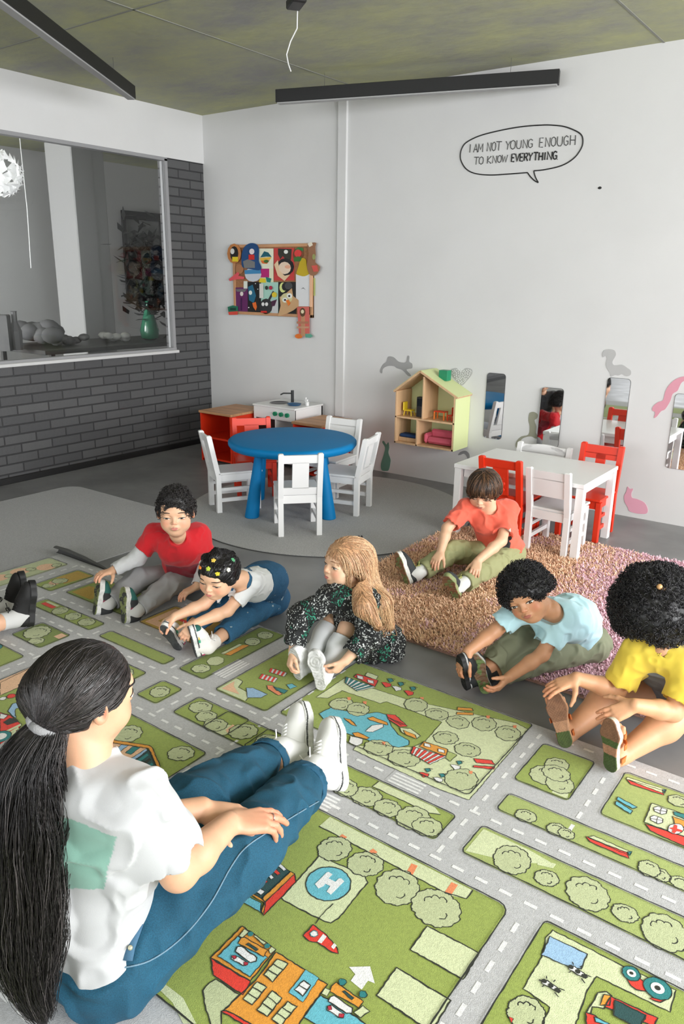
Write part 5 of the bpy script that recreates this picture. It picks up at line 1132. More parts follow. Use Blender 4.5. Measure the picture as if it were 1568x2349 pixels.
def shoe(parent, heel, T, N, L, style, side, name='shoe'):
    """heel = heel end of the sole, T towards the toe, N out of the sole; side +1 left foot"""
    T = nz(T); N = nz(np.array(N)-(np.array(N)@T)*T); B = np.cross(N, T)*(-1)  # B: left of the shoe seen from above the foot
    inner = -side; R = np.stack([T, B, -N], 1); Q = lambda a, b, c: heel+R@(np.array([a, b, c])*L)
    def foot2(P):
        q = (P-heel)@R/L; x, y = q[:, 0], q[:, 1]
        def c2(ax, ay, r): return np.hypot(x-ax, y-ay)-r
        def s2(ax, ay, bx, by, ra, rb):
            vx, vy = bx-ax, by-ay; t = np.clip(((x-ax)*vx+(y-ay)*vy)/(vx*vx+vy*vy), 0, 1); return np.hypot(x-ax-vx*t, y-ay-vy*t)-(ra+(rb-ra)*t)
        i_ = inner
        d = s2(.145, 0, .45, .012*i_, .140, .122); e = s2(.45, .012*i_, .70, .018*i_, .135, .185); k = .06; h = np.clip(.5+.5*(d-e)/k, 0, 1); d = d*(1-h)+e*h-k*h*(1-h)
        e = s2(.70, .018*i_, .855, .03*i_, .182, .142); h = np.clip(.5+.5*(d-e)/k, 0, 1); d = d*(1-h)+e*h-k*h*(1-h)
        return d*L, q[:, 2]*L, q
    th = style.get('th', .028)
    rocker = lambda q: .035*np.clip(q[:, 0]-.7, 0, 1)**2*6*L
    def f_sole(P):
        d, z, q = foot2(P); z = z-rocker(q); a = np.maximum(d+.002, np.abs(z-th/2)-th/2+.0); 
        tr = style.get('tread'); z = np.where(d < -.007, z, 1.)
        if tr == 'swirl':
            r_ = np.hypot(q[:, 0]-.72, q[:, 1]); a = a+np.where(z < .003, .0016*(np.sin(r_*90) > .2), 0); r2 = np.hypot(q[:, 0]-.2, q[:, 1]); a = a+np.where((z < .003) & (q[:, 0] < .38), .0014*(np.sin(r2*110) > .2), 0)
        elif tr == 'bars': a = a+np.where(z < .004, .0028*(np.sin(q[:, 0]*62+np.abs(q[:, 1])*14) > .35), 0)
        elif tr == 'heelx': a = np.maximum(a, -np.maximum(np.maximum(np.abs(q[:, 0]-.36)-.12, -1)*L, z-th*.45))
        elif tr == 'fine': a = a+np.where(z < .003, .0012*(np.sin(q[:, 0]*120)*np.sin(q[:, 1]*120) > .1), 0)
        return a
    e = parent
    S = Shape(); c0 = Q(.5, 0, .05); S.fun(f_sole, c0-L*.62, c0+L*.62, 0); 
    m1 = mat('sole_'+style['id'], style['sole'], .6, var=.2, vs=60, attr='Col')
    sc = style['sole']; sc2 = style.get('sole2', sc); edge = style.get('edge', sc); line_ = style.get('line')
    def paint(V, C_):
        d, z, q = foot2(V); zz = z-rocker(q); n_ = fbm(q*9, 5)
        bot = zz < .004; C_[:] = lin(edge)[:3]
        if style.get('bands'):
            for lo_, hi_, cc_ in style['bands']: C_[bot & (q[:, 0] >= lo_) & (q[:, 0] < hi_)] = lin(cc_)[:3]
        else: C_[bot] = np.where((n_[bot] > .05)[:, None], np.array(lin(sc2)[:3]), np.array(lin(sc)[:3]))
        if line_: C_[(~bot) & (zz > th*.68) & (zz < th*.86)] = lin(line_)[:3]
        return C_
    U = Shape(); up = style.get('h', .30); tz = th/L
    so = None
    if style.get('kind') == 'sandal':
        so = shape_obj(name, S, max(.002, L*.011), m1, e, edge, paint)
        stm_ = mat('strap_'+style['id'], style['upper'], .5)
        for x0, hgt in ((.70, .17), (.50, .21), (.22, .34)):
            mb = MB(); r_ = .19 if x0 > .4 else .15
            pts = [Q(x0+(.04 if x0 < .4 else 0)*math.sin(a), r_*math.cos(a), tz+hgt*math.sin(a)) for a in np.linspace(0, math.pi, 13)]
            rings = []
            for i, p in enumerate(pts):
                a = np.linspace(0, math.pi, 13)[i]; nr_ = R@np.array([0, math.cos(a), math.sin(a)]); hw = .045*L
                rings.append([p+R[:, 0]*hw+nr_*.0015, p-R[:, 0]*hw+nr_*.0015, p-R[:, 0]*hw-nr_*.0015, p+R[:, 0]*hw-nr_*.0015])
            mb.loft(rings).build('strap', stm_, so)
        return so, Q
    i_ = inner
    U.ell(Q(.72, .018*i_, tz+.045), (.24*L, .172*L, .125*L), R, .02)
    U.cap(Q(.16, 0, tz+.05), Q(.16, 0, tz+up*.62), .128*L, .115*L, .02); U.cap(Q(.20, 0, tz+.07), Q(.62, .012*i_, tz+.06), .125*L, .13*L, .03)
    U.cap(Q(.25, 0, tz+up*.62), Q(.55, .01*i_, tz+.15), .105*L, .075*L, .03)
    if style.get('high'): U.cap(Q(.18, 0, tz+.25), Q(.19, 0, tz+up), .122*L, .118*L, .03)
    def f_cl(P): d, z, q = foot2(P); return np.maximum(d-.001, -(z-th*.8))
    U.fun(f_cl, c0-L*.7, c0+L*.7, .004, 'i')
    top = Q(.2, 0, tz+up); U.cut(top, -N*1.0, .4*L) if not style.get('high') else U.cut(Q(.2, 0, tz+up+.05), -N, .4*L)
    U.cap(Q(.2, 0, tz+up*.4), Q(.2, 0, tz+up+.3), .085*L, .088*L, .006, 's')
    mu = mat('upper_'+style['id'], style['upper'], style.get('rough', .7), attr='Col', bump=.3, bs=700)
    def paintu(V, C_):
        q = (V-heel)@R/L
        for f_, cc_ in style.get('uppaint', ()): C_[f_(q, side)] = lin(cc_)[:3]
        return C_
    so = shape_obj(name, U, max(.0022, L*.012), mu, e, style['upper'], paintu); shape_obj('sole', S, max(.002, L*.010), m1, so, edge, paint)
    if style.get('lace'):
        mb = MB(); lr = L*.0105
        def surf_pt(x, y):
            lo_, hi_ = 0., .6
            for _ in range(12):
                m_ = (lo_+hi_)/2; 
                if U.ev(np.array([Q(x, y, m_)]))[0] < 0: lo_ = m_
                else: hi_ = m_
            return Q(x, y, max(lo_, tz+.05)+.006)
        rows = 5 if L < .22 else 7
        for j in range(rows):
            x = .60-j*(.34/rows); x2 = x-.03
            mb.tube([surf_pt(x, .085), surf_pt(x-.008, .0), surf_pt(x, -.085)], lr, 6)
            if j < rows-1: mb.tube([surf_pt(x, .085), surf_pt(x2, .0), surf_pt(x-.34/rows, -.085)], lr, 6)
        a = surf_pt(.60-(rows-1)*(.34/rows), 0)
        for s_ in (-1, 1):
            v = R@np.array([.02, s_*.10, .06])*L; w3 = R@np.array([.10, s_*.05, .02])*L
            mb.tube(smooth_closed([a, a+v*.8, a+v+w3*.4, a+w3*.7, a], 4, False), lr, 6); mb.tube(smooth_closed([a, a+v*.5+w3*.6, a+v*.7+w3*1.5], 4, False), lr*.9, 6)
        mb.build('lace', mat('lace_'+style['id'], style['lace'], .8), so, True)
    return so, Q

def strands(paths, r, m_, name, parent, n=5):
    mb = MB()
    for P in paths:
        k = len(P); mb.tube(P, [r*(.55+.45*math.sin(math.pi*min(1, (i+1)/k*1.2)*.9)) if i < k-1 else r*.25 for i in range(k)], n)
    return mb.build(name, m_, parent, True)

SKIN = {}
def skin(c): return mat('skin_%d_%d_%d' % c, c, .5, attr='Col', var=.05, vs=40, bump=.12, bs=500, bdist=.0008, sss=.12)
def person(name, label, sp):
    """builds one seated person from joints in room space"""
    s = sp.get('s', 1.); J = sp['J']; e = empty(name, (0, 0, 0), 0, label, 'person'); org = J['pelvis'].copy(); org[2] = 0; e.location = org
    root = bpy.data.objects.new('figure', None)
    bpy.data.objects.remove(root)
    R = sp['head_R']; hc = J['head']; hs = sp['hs']; nb = J['neck']; pe = J['pelvis']
    shL, shR, wL, wR = J['shL'], J['shR'], J['wL'], J['wR']; ax = nz(shL-shR); hipax = nz(sp.get('hipax', ax)*np.array([1, 1, .2])); hw = sp.get('hw', .050)*s
    hipL, hipR = pe+hipax*hw, pe-hipax*hw; ch = J.get('chest', pe+(nb-pe)*.68); mid = J.get('mid', pe+(nb-pe)*.35+sp.get('bend', np.zeros(3)))
    Lu, Lf, Lt, Ls = [q*s for q in sp.get('bones', (.175, .16, .26, .25))]
    eL = J.get('eL'); eR = J.get('eR')
    def ak(a, c, pole):
        D = np.linalg.norm(c-a); t_ = min(max(D*sp.get('armbend', 1.03), .27*s), .40*s); return ik(a, c, t_*.52, t_*.48, pole)
    if eL is None: eL = ak(shL, wL, sp.get('poleL', ax*.5-np.array([0, 0, 1.])))
    if eR is None: eR = ak(shR, wR, sp.get('poleR', -ax*.5-np.array([0, 0, 1.])))
    aL, aR = J['aL'], J['aR']
    lb = sp.get('legbend', 1.03)
    def lk(h, a, pole):
        D = min(np.linalg.norm(a-h)*lb, (Lt+Ls)); f_ = max(D, .8*(Lt+Ls) if lb < 1.2 else D); return ik(h, a, f_*.51, f_*.49, pole)
    kL = J.get('kL'); kR = J.get('kR')
    if kL is None: kL = lk(hipL, aL, sp.get('kpL', np.array([0, 0, 1.])+hipax*.5))
    if kR is None: kR = lk(hipR, aR, sp.get('kpR', np.array([0, 0, 1.])-hipax*.5))
    fwd = nz(np.cross(ax, nb-pe)); 
    if fwd@(nz(aL+aR-2*pe)) < 0: fwd = -fwd
    tw = sp.get('tw', .80)*s
    def torso(S, c, kk=.04):
        S.cap(hipL, hipR, .078*tw+c, .078*tw+c, kk*s); S.cap(pe, mid, .082*tw+c, .078*tw+c, kk*s)
        for q in (-1, 1):
            S.cap(pe+hipax*q*.030*s, mid+ax*q*.028*s, .074*tw+c, .068*tw+c, kk*s); S.cap(mid+ax*q*.028*s, ch+ax*q*.038*s, .068*tw+c, .068*tw+c, kk*s)
            S.cap(ch+ax*q*.038*s, (shL if q > 0 else shR)*.7+nb*.3-nz(nb-pe)*.025*s, .060*tw+c, .038*tw+c, kk*s)
        S.cap(ch, nb-nz(nb-pe)*.025*s, .06*tw+c, .036*tw+c, kk*s)
        S.cap(shL, shR, .032*s+c, .032*s+c, kk*.6*s)
    ra = sp.get('arm', (.031, .026, .025, .0195)); rl = sp.get('leg', (.054, .040, .038, .027)); rb = [q*sp.get('under', .84) for q in rl]; c0 = sp.get('skin', (226, 178, 146))
    B = Shape(); torso(B, -.005*s)
    for sh, el, wr in ((shL, eL, wL), (shR, eR, wR)):
        B.cap(sh, el, ra[0]*s, ra[1]*s, .02*s); B.cap(el, el+(wr-el)*.35, ra[1]*s*.98, ra[2]*s*1.04, .014*s); B.cap(el+(wr-el)*.35, wr, ra[2]*s*1.04, ra[3]*s, .014*s)
    for hp, kn, an in ((hipL, kL, aL), (hipR, kR, aR)):
        B.cap(hp, kn, rb[0]*s, rb[1]*s, .02*s); B.cap(kn, kn+(an-kn)*.35, rb[1]*s, rb[2]*s*1.06, .02*s); B.cap(kn+(an-kn)*.35, an, rb[2]*s*1.06, rb[3]*s, .02*s)
    if sp.get('barefoot'):
        for Qf, Lf_ in sp['barefoot']:
            B.cap(Qf(.17, 0, .22), Qf(.2, 0, .36), .11*Lf_, .13*Lf_, .02); B.cap(Qf(.18, 0, .2), Qf(.68, 0, .17), .10*Lf_, .10*Lf_, .02)
            for j in range(5): B.cap(Qf(.68, (j-2)*.065, .15), Qf(.90-.02*abs(j-1), (j-2)*.072, .145), .05*Lf_, .038*Lf_, .006)
    g = head_prims(B, hc, R, hs, neck=nb, nr=sp.get('nr', .175), ears=sp.get('ears', True))
    hl = sp.get('hl', .118)
    for wr, key, sd in ((wL, 'hL', 1), (wR, 'hR', -1)):
        H = sp[key]; hand_prims(B, wr, H['d'], H['n'], sd, hl, H.get('curl', (.35, .45, .3)), H.get('spread', .08), H.get('thumb', (.6, .25)))
    def paint(V, C_):
        q = (V-hc)@R/hs
        def blob(c, r, col, a):
            w_ = np.clip(1-np.linalg.norm((q-np.array(c))/np.array(r), axis=1), 0, 1)[:, None]*a; return C_*(1-w_)+np.array(lin(col)[:3])*w_
        ck = tuple(min(255, int(v)) for v in (c0[0]*1.0, c0[1]*.80, c0[2]*.78))
        for s_ in (-1, 1): C_ = blob((.33, .2*s_, -.15), (.2, .13, .13), ck, .8); C_ = blob((.0, .41*s_, -.03), (.12, .08, .14), ck, .8)
        C_ = blob((.46, 0, -.13), (.07, .09, .06), ck, .7)
        for wr, H in ((wL, sp['hL']), (wR, sp['hR'])):
            dd = nz(H['d']); x = (V-wr)@dd/hl; rr = np.linalg.norm(V-wr, axis=1)/hl; w_ = (np.clip((x-.45)/.4, 0, 1)*(rr < 1.25))[:, None]*.45; C_ = C_*(1-w_)+np.array(lin(ck)[:3])*w_
        return C_
    hb = shape_obj('body', B, sp.get('vox', .0027), skin(c0), e, c0, paint, origin=org)
    # everything below is built in room space and shifted to the person's origin
    before = set(COL.objects)
    if sp.get('face', True): face_parts(B, g, R, hs, e, **sp.get('facekw', {}))
    ctx = dict(e=e, B=B, g=g, R=R, hc=hc, hs=hs, nb=nb, pe=pe, shL=shL, shR=shR, eL=eL, eR=eR, wL=wL, wR=wR, hipL=hipL, hipR=hipR, kL=kL, kR=kR, aL=aL, aR=aR, ax=ax, hipax=hipax, fwd=fwd, torso=torso, s=s, ra=ra, rl=rl, ch=ch, mid=mid, hl=hl, tw=tw)
    if sp.get('dress'): sp['dress'](ctx)
    for o in set(COL.objects)-before:
        if o.parent is e: o.location = Vector(o.location)-Vector(org)
    return ctx
def wr_noise(amp, sc, seed, stretch=(1, 1, 1)):
    st = np.array(stretch)
    return lambda P: amp*(.25-1.15*np.clip(1-np.abs(fbm(P*sc*st, seed, 2))*3.0, 0, 1))
def shirt(c, color, sleeve=.75, sleeveR=None, loose=.008, hem=.04, name='shirt', vox=.0036, seed=1, amp=.004, m_=None, paint=None, neck_r=None, sc=16, extra=None):
    S = Shape(); s = c['s']; cuts = []; ra = c['ra']
    for sh, el, wr, t_ in ((c['shL'], c['eL'], c['wL'], sleeve), (c['shR'], c['eR'], c['wR'], sleeveR if sleeveR is not None else sleeve)):
        if t_ <= 1: S.cap(sh, sh+(el-sh)*(t_+.06), ra[0]*s+loose*1.3, ra[1]*s+loose*1.9, .02*s); cuts.append((sh+(el-sh)*t_, el-sh, ra[1]*s, ra[1]*s+loose*1.9))
        else:
            rr = (ra[1]+(ra[3]-ra[1])*(t_-1))*s; S.cap(sh, el, ra[0]*s+loose, ra[1]*s+loose*1.1, .025*s); S.cap(el, el+(wr-el)*(t_-1+.04), ra[1]*s+loose*1.1, rr+loose*1.3, .02*s); cuts.append((el+(wr-el)*(t_-1), wr-el, rr, rr+loose*1.3))
    for p, d, r, ro in cuts: S.cut(p, d, ro*1.5)
    c['torso'](S, loose)
    if extra: extra(S)
    S.disp(wr_noise(amp, sc, seed))
    for p, d, r, ro in cuts: dn = nz(d); S.cap(p-dn*.014, p+dn*.05, r+.003, r+.006, .002, 's')
    if hem is not None: S.cut(c['pe']+(c['nb']-c['pe'])*hem, c['pe']-c['nb'], .34*s)
    nr = neck_r or .215*c['hs']; up = nz(c['g'](-.1, 0, -.22)-c['nb']); S.cap(c['nb']-up*.008+c['fwd']*.010*s, c['nb']+up*.1+c['fwd']*.03*s, nr, nr*1.1, .003, 's')
    m_ = m_ or mat('fabric_%d_%d_%d' % color, color, .9, attr='Col', bump=.4, bs=900, bdist=.0008, sheen=.2)
    return shape_obj(name, S, vox, m_, c['e'], color, paint)
def trousers(c, color, hemL=.92, hemR=.92, loose=.010, name='trousers', vox=.004, seed=2, amp=.005, m_=None, paint=None, top=None, sc=13, sheer=1.):
    S = Shape(); s = c['s']; rl = c['rl']; tw = c['tw']; lo_ = min(loose, .004); S.cap(c['hipL'], c['hipR'], .080*tw+lo_, .080*tw+lo_, .03*s); S.cap(c['pe'], c['pe']+(c['mid']-c['pe'])*.55, .082*tw+lo_, .076*tw+lo_, .03*s)
    for q in (-1, 1): S.cap(c['pe']+c['hipax']*q*.03*s, c['pe']+(c['mid']-c['pe'])*.35+c['ax']*q*.03*s, .074*tw+lo_, .068*tw+lo_, .03*s)
    cuts = []
    for hp, kn, an, t_ in ((c['hipL'], c['kL'], c['aL'], hemL), (c['hipR'], c['kR'], c['aR'], hemR)):
        if t_ <= 0:   # shorts: fraction of the thigh
            t2 = -t_; S.cap(hp, hp+(kn-hp)*(t2+.05), rl[0]*s+loose, (rl[0]+(rl[1]-rl[0])*t2)*s+loose*1.4, .03*s); cuts.append((hp+(kn-hp)*t2, kn-hp, (rl[0]+(rl[1]-rl[0])*t2)*s)); continue
        S.cap(hp, kn, rl[0]*s+loose, rl[1]*s+loose*1.15, .014*s); e_ = kn+(an-kn)*t_; S.cap(kn, kn+(an-kn)*(t_+.06), rl[1]*s+loose*1.15, max(rl[3]*s+loose*1.2, rl[2]*s*.92+loose*.6), .006*s); cuts.append((e_, an-kn, rl[3]*s))
    S.disp(wr_noise(amp, sc, seed))
    for p, d, r in cuts:
        S.cut(p, d, .10*s); dn = nz(d); S.cap(p-dn*.015, p+dn*.05, r+.006, r+.009, .002, 's')
    if top is not None: S.cut(top[0], top[1], .2*s)
    c['S_tr'] = S
    m_ = m_ or mat('trouser_%d_%d_%d' % color, color, .9, attr='Col', bump=.4, bs=900, bdist=.0008)
    return shape_obj(name, S, vox, m_, c['e'], color, paint)
def sock(c, an, kn, heelQ, color, t_=.2, extra=.004, top=None, vox=.003):
    S = Shape(); s = c['s']; rl = c['rl']
    if t_ < .5: S.cap(an, an+(kn-an)*t_, rl[3]*s+extra, rl[3]*s*1.05+extra, .01)
    else:
        m_ = an+(kn-an)*.62; S.cap(an, m_, rl[3]*s+extra, rl[2]*s*1.06+extra, .02); S.cap(m_, an+(kn-an)*t_, rl[2]*s*1.06+extra, rl[1]*s+extra, .02)
    S.cap(an, heelQ(.25, 0, .18), rl[3]*s+extra, rl[3]*s*.9, .02)
    S.cut(an+(kn-an)*(t_-.02), kn-an, .07*s)
    return shape_obj('sock', S, vox, mat('sock_%d_%d_%d' % color, color, .9, bump=.5, bs=600, bdist=.0008), c['e'])
def hair_cap(c, color, grow=.03, line_=.17, back=-.30, side=.02, amp=.02, sc=30, vox=.003, noise=None, name='hair', m_=None, extra=None, side_u=-.06, seed=3):
    """cap of hair; everything in head units"""
    S = Shape(); g, R, hs = c['g'], c['R'], c['hs']
    S.ell(g(-.055, 0, .125), ((.455+grow)*hs, (.378+grow+side)*hs, (.385+grow)*hs), R, .02)
    S.ell(g(-.17, 0, -.05), ((.33+grow)*hs, (.33+grow)*hs, (.30+grow)*hs), R, .05)
    if extra: extra(S, g, R, hs)
    S.disp(noise or (lambda P: amp*hs*fbm((P-c['hc'])*sc, seed, 3)))
    # open the face, ears and nape
    S.ell(g(.45, 0, line_-.36), (.33*hs, .335*hs, .40*hs), R, .02*hs, 's')
    S.box(g(.02, 0, side_u-.32), (.13*hs, .6*hs, .30*hs), R, .05*hs, .02*hs, 's')
    S.box(g(-.2, 0, back-.3), (.5*hs, .6*hs, .30*hs), R, .05*hs, .04*hs, 's')
    return S

def comb(c, S, n, steps, step, dirfn, r, m_, seed, zone=None, lift=.001, name='strands', jit=.15, centre=None):
    """hair strands running over the hair surface"""
    rs_ = np.random.RandomState(seed); V, F = S.mesh(.006); g, R, hs = c['g'], c['R'], c['hs']
    q = (V-c['hc'])@R/hs; ok = np.arange(len(V)) if zone is None else np.nonzero(zone(q))[0]; P = V[rs_.choice(ok, n)]; paths = [P]; dprev = None; j_ = rs_.normal(size=(n, 3))*jit
    for k in range(steps):
        q = (P-c['hc'])@R/hs; d = dirfn(q)@R.T+j_
        e_ = .003; d0 = S.ev(P, .06); G = np.stack([S.ev(P+np.eye(3)[a]*e_, .06)-d0 for a in range(3)], 1)/e_; G /= np.linalg.norm(G, axis=1)[:, None]+1e-9
        d = d-(d*G).sum(1)[:, None]*G*.9; d /= np.linalg.norm(d, axis=1)[:, None]+1e-9
        P = P+d*step; P = P-G*(S.ev(P, .06)-lift)[:, None]*.8; paths.append(P)
    A = np.stack(paths, 1); return strands(list(A), r, m_, name, c['e'], 4)

def hit(S, x, y, t0=.3, t1=5.):
    """first point of the surface met by the sight line through a pixel"""
    d = nz(ray(x, y)); t = t0
    for _ in range(400):
        v = S.ev(np.array([CAM+d*t]), None)[0]
        if v < .0004: break
        t += max(v*.6, .0004)
        if t > t1: break
    return CAM+d*t
# ---- the boy in the red shirt
def mark(d, *fr): return d
def hair_mat(c, rough=.45): return mat('hair_%d_%d_%d' % c, c, rough, var=.35, vs=160, bump=.5, bs=260, bdist=.001, spec=.5)
def curls(c, S, n, r0, r1, tube_r, m_, seed, name='curls', zone=None):
    """little ringlets sitting on the hair surface"""
    rs_ = np.random.RandomState(seed); g, R, hs = c['g'], c['R'], c['hs']; V, F = S.mesh(.006); mb = MB(); k = 0
    q = (V-c['hc'])@R/hs; ok = np.arange(len(V)) if zone is None else np.nonzero(zone(q))[0]
    cen = g(-.08, 0, 0)
    for i in rs_.choice(ok, n):
        p = V[i]; o = nz(p-cen); a = nz(np.cross(o, rs_.normal(size=3))); b = np.cross(o, a); r = rs_.uniform(r0, r1); ph = rs_.uniform(0, 6); tilt = rs_.uniform(.2, .9)
        pts = [p+o*(r*.3+tube_r*1.5*t_)+(a*math.cos(ph+t_)*r+b*math.sin(ph+t_)*r*tilt+o*math.sin(ph+t_)*r*(1-tilt)) for t_ in np.linspace(0, 5.2, 8)]
        mb.tube(pts, tube_r, 4, cap=False)
    return mb.build(name, m_, c['e'], True)
def hand_to(w_, tip, n): return dict(d=nz(tip-w_), n=n)

ST_red = dict(id='red_boy', sole=(120, 128, 82), sole2=(58, 60, 58), edge=(214, 214, 212), upper=(40, 42, 44), lace=(30, 30, 30), tread='bars', h=.34, uppaint=[(lambda q, s_: (q[:, 0] > .3) & (q[:, 0] < .42) & (q[:, 2] < .25), (120, 30, 60)), (lambda q, s_: (q[:, 0] > .62) & (q[:, 2] > .14), (30, 90, 84))])
def red_boy():
    pe = W(432, 1322, .077); nb = W(407, 1224, .385); hd = W(403, 1176, .485)
    shL = W(458, 1222, .345); shR = W(353, 1224, .345)
    hR = W(215, 1412, .012); tR = near(224, 1322, hR, .165, -1); hL = W(283, 1432, .012); tL = near(281, 1341, hL, .165, -1)
    e = dict(J=dict(pelvis=pe, neck=nb, head=hd, shL=shL, shR=shR), s=1., hs=.20, head_R=facing(hd, 6, 15, 0), skin=(224, 178, 146))
    camd = nz(np.array([CAM[0]-pe[0], CAM[1]-pe[1], 0]))
    def mkshoes(c):
        pass
    nR = nz(np.array([-.25, -1., .05])); nL = nz(np.array([-.1, -1., .05]))
    P_ = bpy.data.objects
    aR = hR+nz(tR-hR)*.04-nR*.06; aL = hL+nz(tL-hL)*.04-nL*.06
    J = e['J']; J['aR'] = aR; J['aL'] = aL
    J['wR'] = W(258, 1309, .195); J['wL'] = W(452, 1345, .12); J['eL'] = W(475, 1290, .20)
    e['hR'] = dict(d=W(214, 1322, .20)-J['wR'], n=np.array([0, -.2, 1.]), curl=(.3, .5, .5), thumb=(1.0, .5)); e['hL'] = dict(d=np.array([-.3, -1, -.3]), n=np.array([0, 0, 1.]), curl=(.3, .4, .3))
    e['bones'] = (.185, .17, .26, .25)
    e['facekw'] = dict(looks='half', open_=.38, look=(0, -.6), brow=(60, 44, 36))
    def dress(c):
        def paint(V, C_):
            # dark red lower panel
            t_ = (V-c['pe'])@nz(c['nb']-c['pe'])/np.linalg.norm(c['nb']-c['pe']); side = np.abs((V-c['pe'])@c['ax']); C_[(t_ < .56) & (side < .085)] = lin((128, 8, 32))[:3]
            for s_ in (-1, 1):
                q = V-(c['pe']+(c['nb']-c['pe'])*.32+c['ax']*.055*s_); u = q@nz(c['nb']-c['pe']+c['ax']*.5*s_*np.linalg.norm(c['nb']-c['pe'])); v = q@c['ax']
            return C_
        shirt(c, (200, 22, 34), .62, loose=.010, paint=paint, amp=.005)
        # long light grey under-sleeves
        S = Shape()
        for sh, el, wr in ((c['shR'], c['eR'], c['wR']), (c['shL'], c['eL'], c['wL'])): S.cap(sh+(el-sh)*.3, el, .039, .036, .02); S.cap(el, wr, .036, .030, .02)
        S.disp(wr_noise(.0025, 26, 7))
        for el, wr in ((c['eR'], c['wR']), (c['eL'], c['wL'])): S.cut(wr-nz(wr-el)*.012, wr-el, .05); S.cap(wr-nz(wr-el)*.03, wr+nz(wr-el)*.03, .023, .024, .002, 's')
        shape_obj('long_sleeves', S, .0036, mat('pale_jersey', (196, 198, 200), .9, bump=.3, bs=500), c['e'])
        trousers(c, (150, 150, 152), .86, .86, loose=.013, amp=.007)
        so, Q1 = shoe(c['e'], hR, tR-hR, nR, .17, ST_red, -1); so, Q2 = shoe(c['e'], hL, tL-hL, nL, .17, ST_red, 1)
        for an, kn, Q in ((c['aR'], c['kR'], Q1), (c['aL'], c['kL'], Q2)): sock(c, an, kn, Q, (188, 188, 186), .18)
        S = hair_cap(c, None, .012, .19, -.16, -.01, .03, 26, side_u=-.02, extra=lambda S, g, R, hs: S.ell(g(-.02, 0, .40), (.30*hs, .27*hs, .20*hs), R, .03))
        shape_obj('hair', S, .003, hair_mat((30, 27, 28)), c['e']); curls(c, S, 1300, .004, .008, .0011, hair_mat((38, 34, 34)), 3)
    e['dress'] = dress
    return person('person', 'boy in a red short sleeved shirt over pale grey long sleeves', e)
RT = nz([CR[0], CR[1], 0]); TC = -nz([CF[0], CF[1], 0]); UP = np.array([0, 0, 1.])
def foot(hx, hy, tx, ty, L, n, z=.012, side=-1):
    h = W(hx, hy, z); t = near(tx, ty, h, L, side); T = nz(t-h); n = nz(n-(n@T)*T)
    return dict(h=h, T=T, n=n, L=L, a=h+T*L*.2-n*L*.36)
def dressed_feet(c, fL, fR, stL, stR, sockc, t_=.18, ex=.004):
    out = []
    for f_, st, sd, an, kn in ((fL, stL, 1, c['aL'], c['kL']), (fR, stR, -1, c['aR'], c['kR'])):
        so, Q = shoe(c['e'], f_['h'], f_['T'], f_['n'], f_['L'], st, sd)
        if sockc is not None: sock(c, an, kn, Q, sockc, t_, ex)
        out.append(Q)
    return out

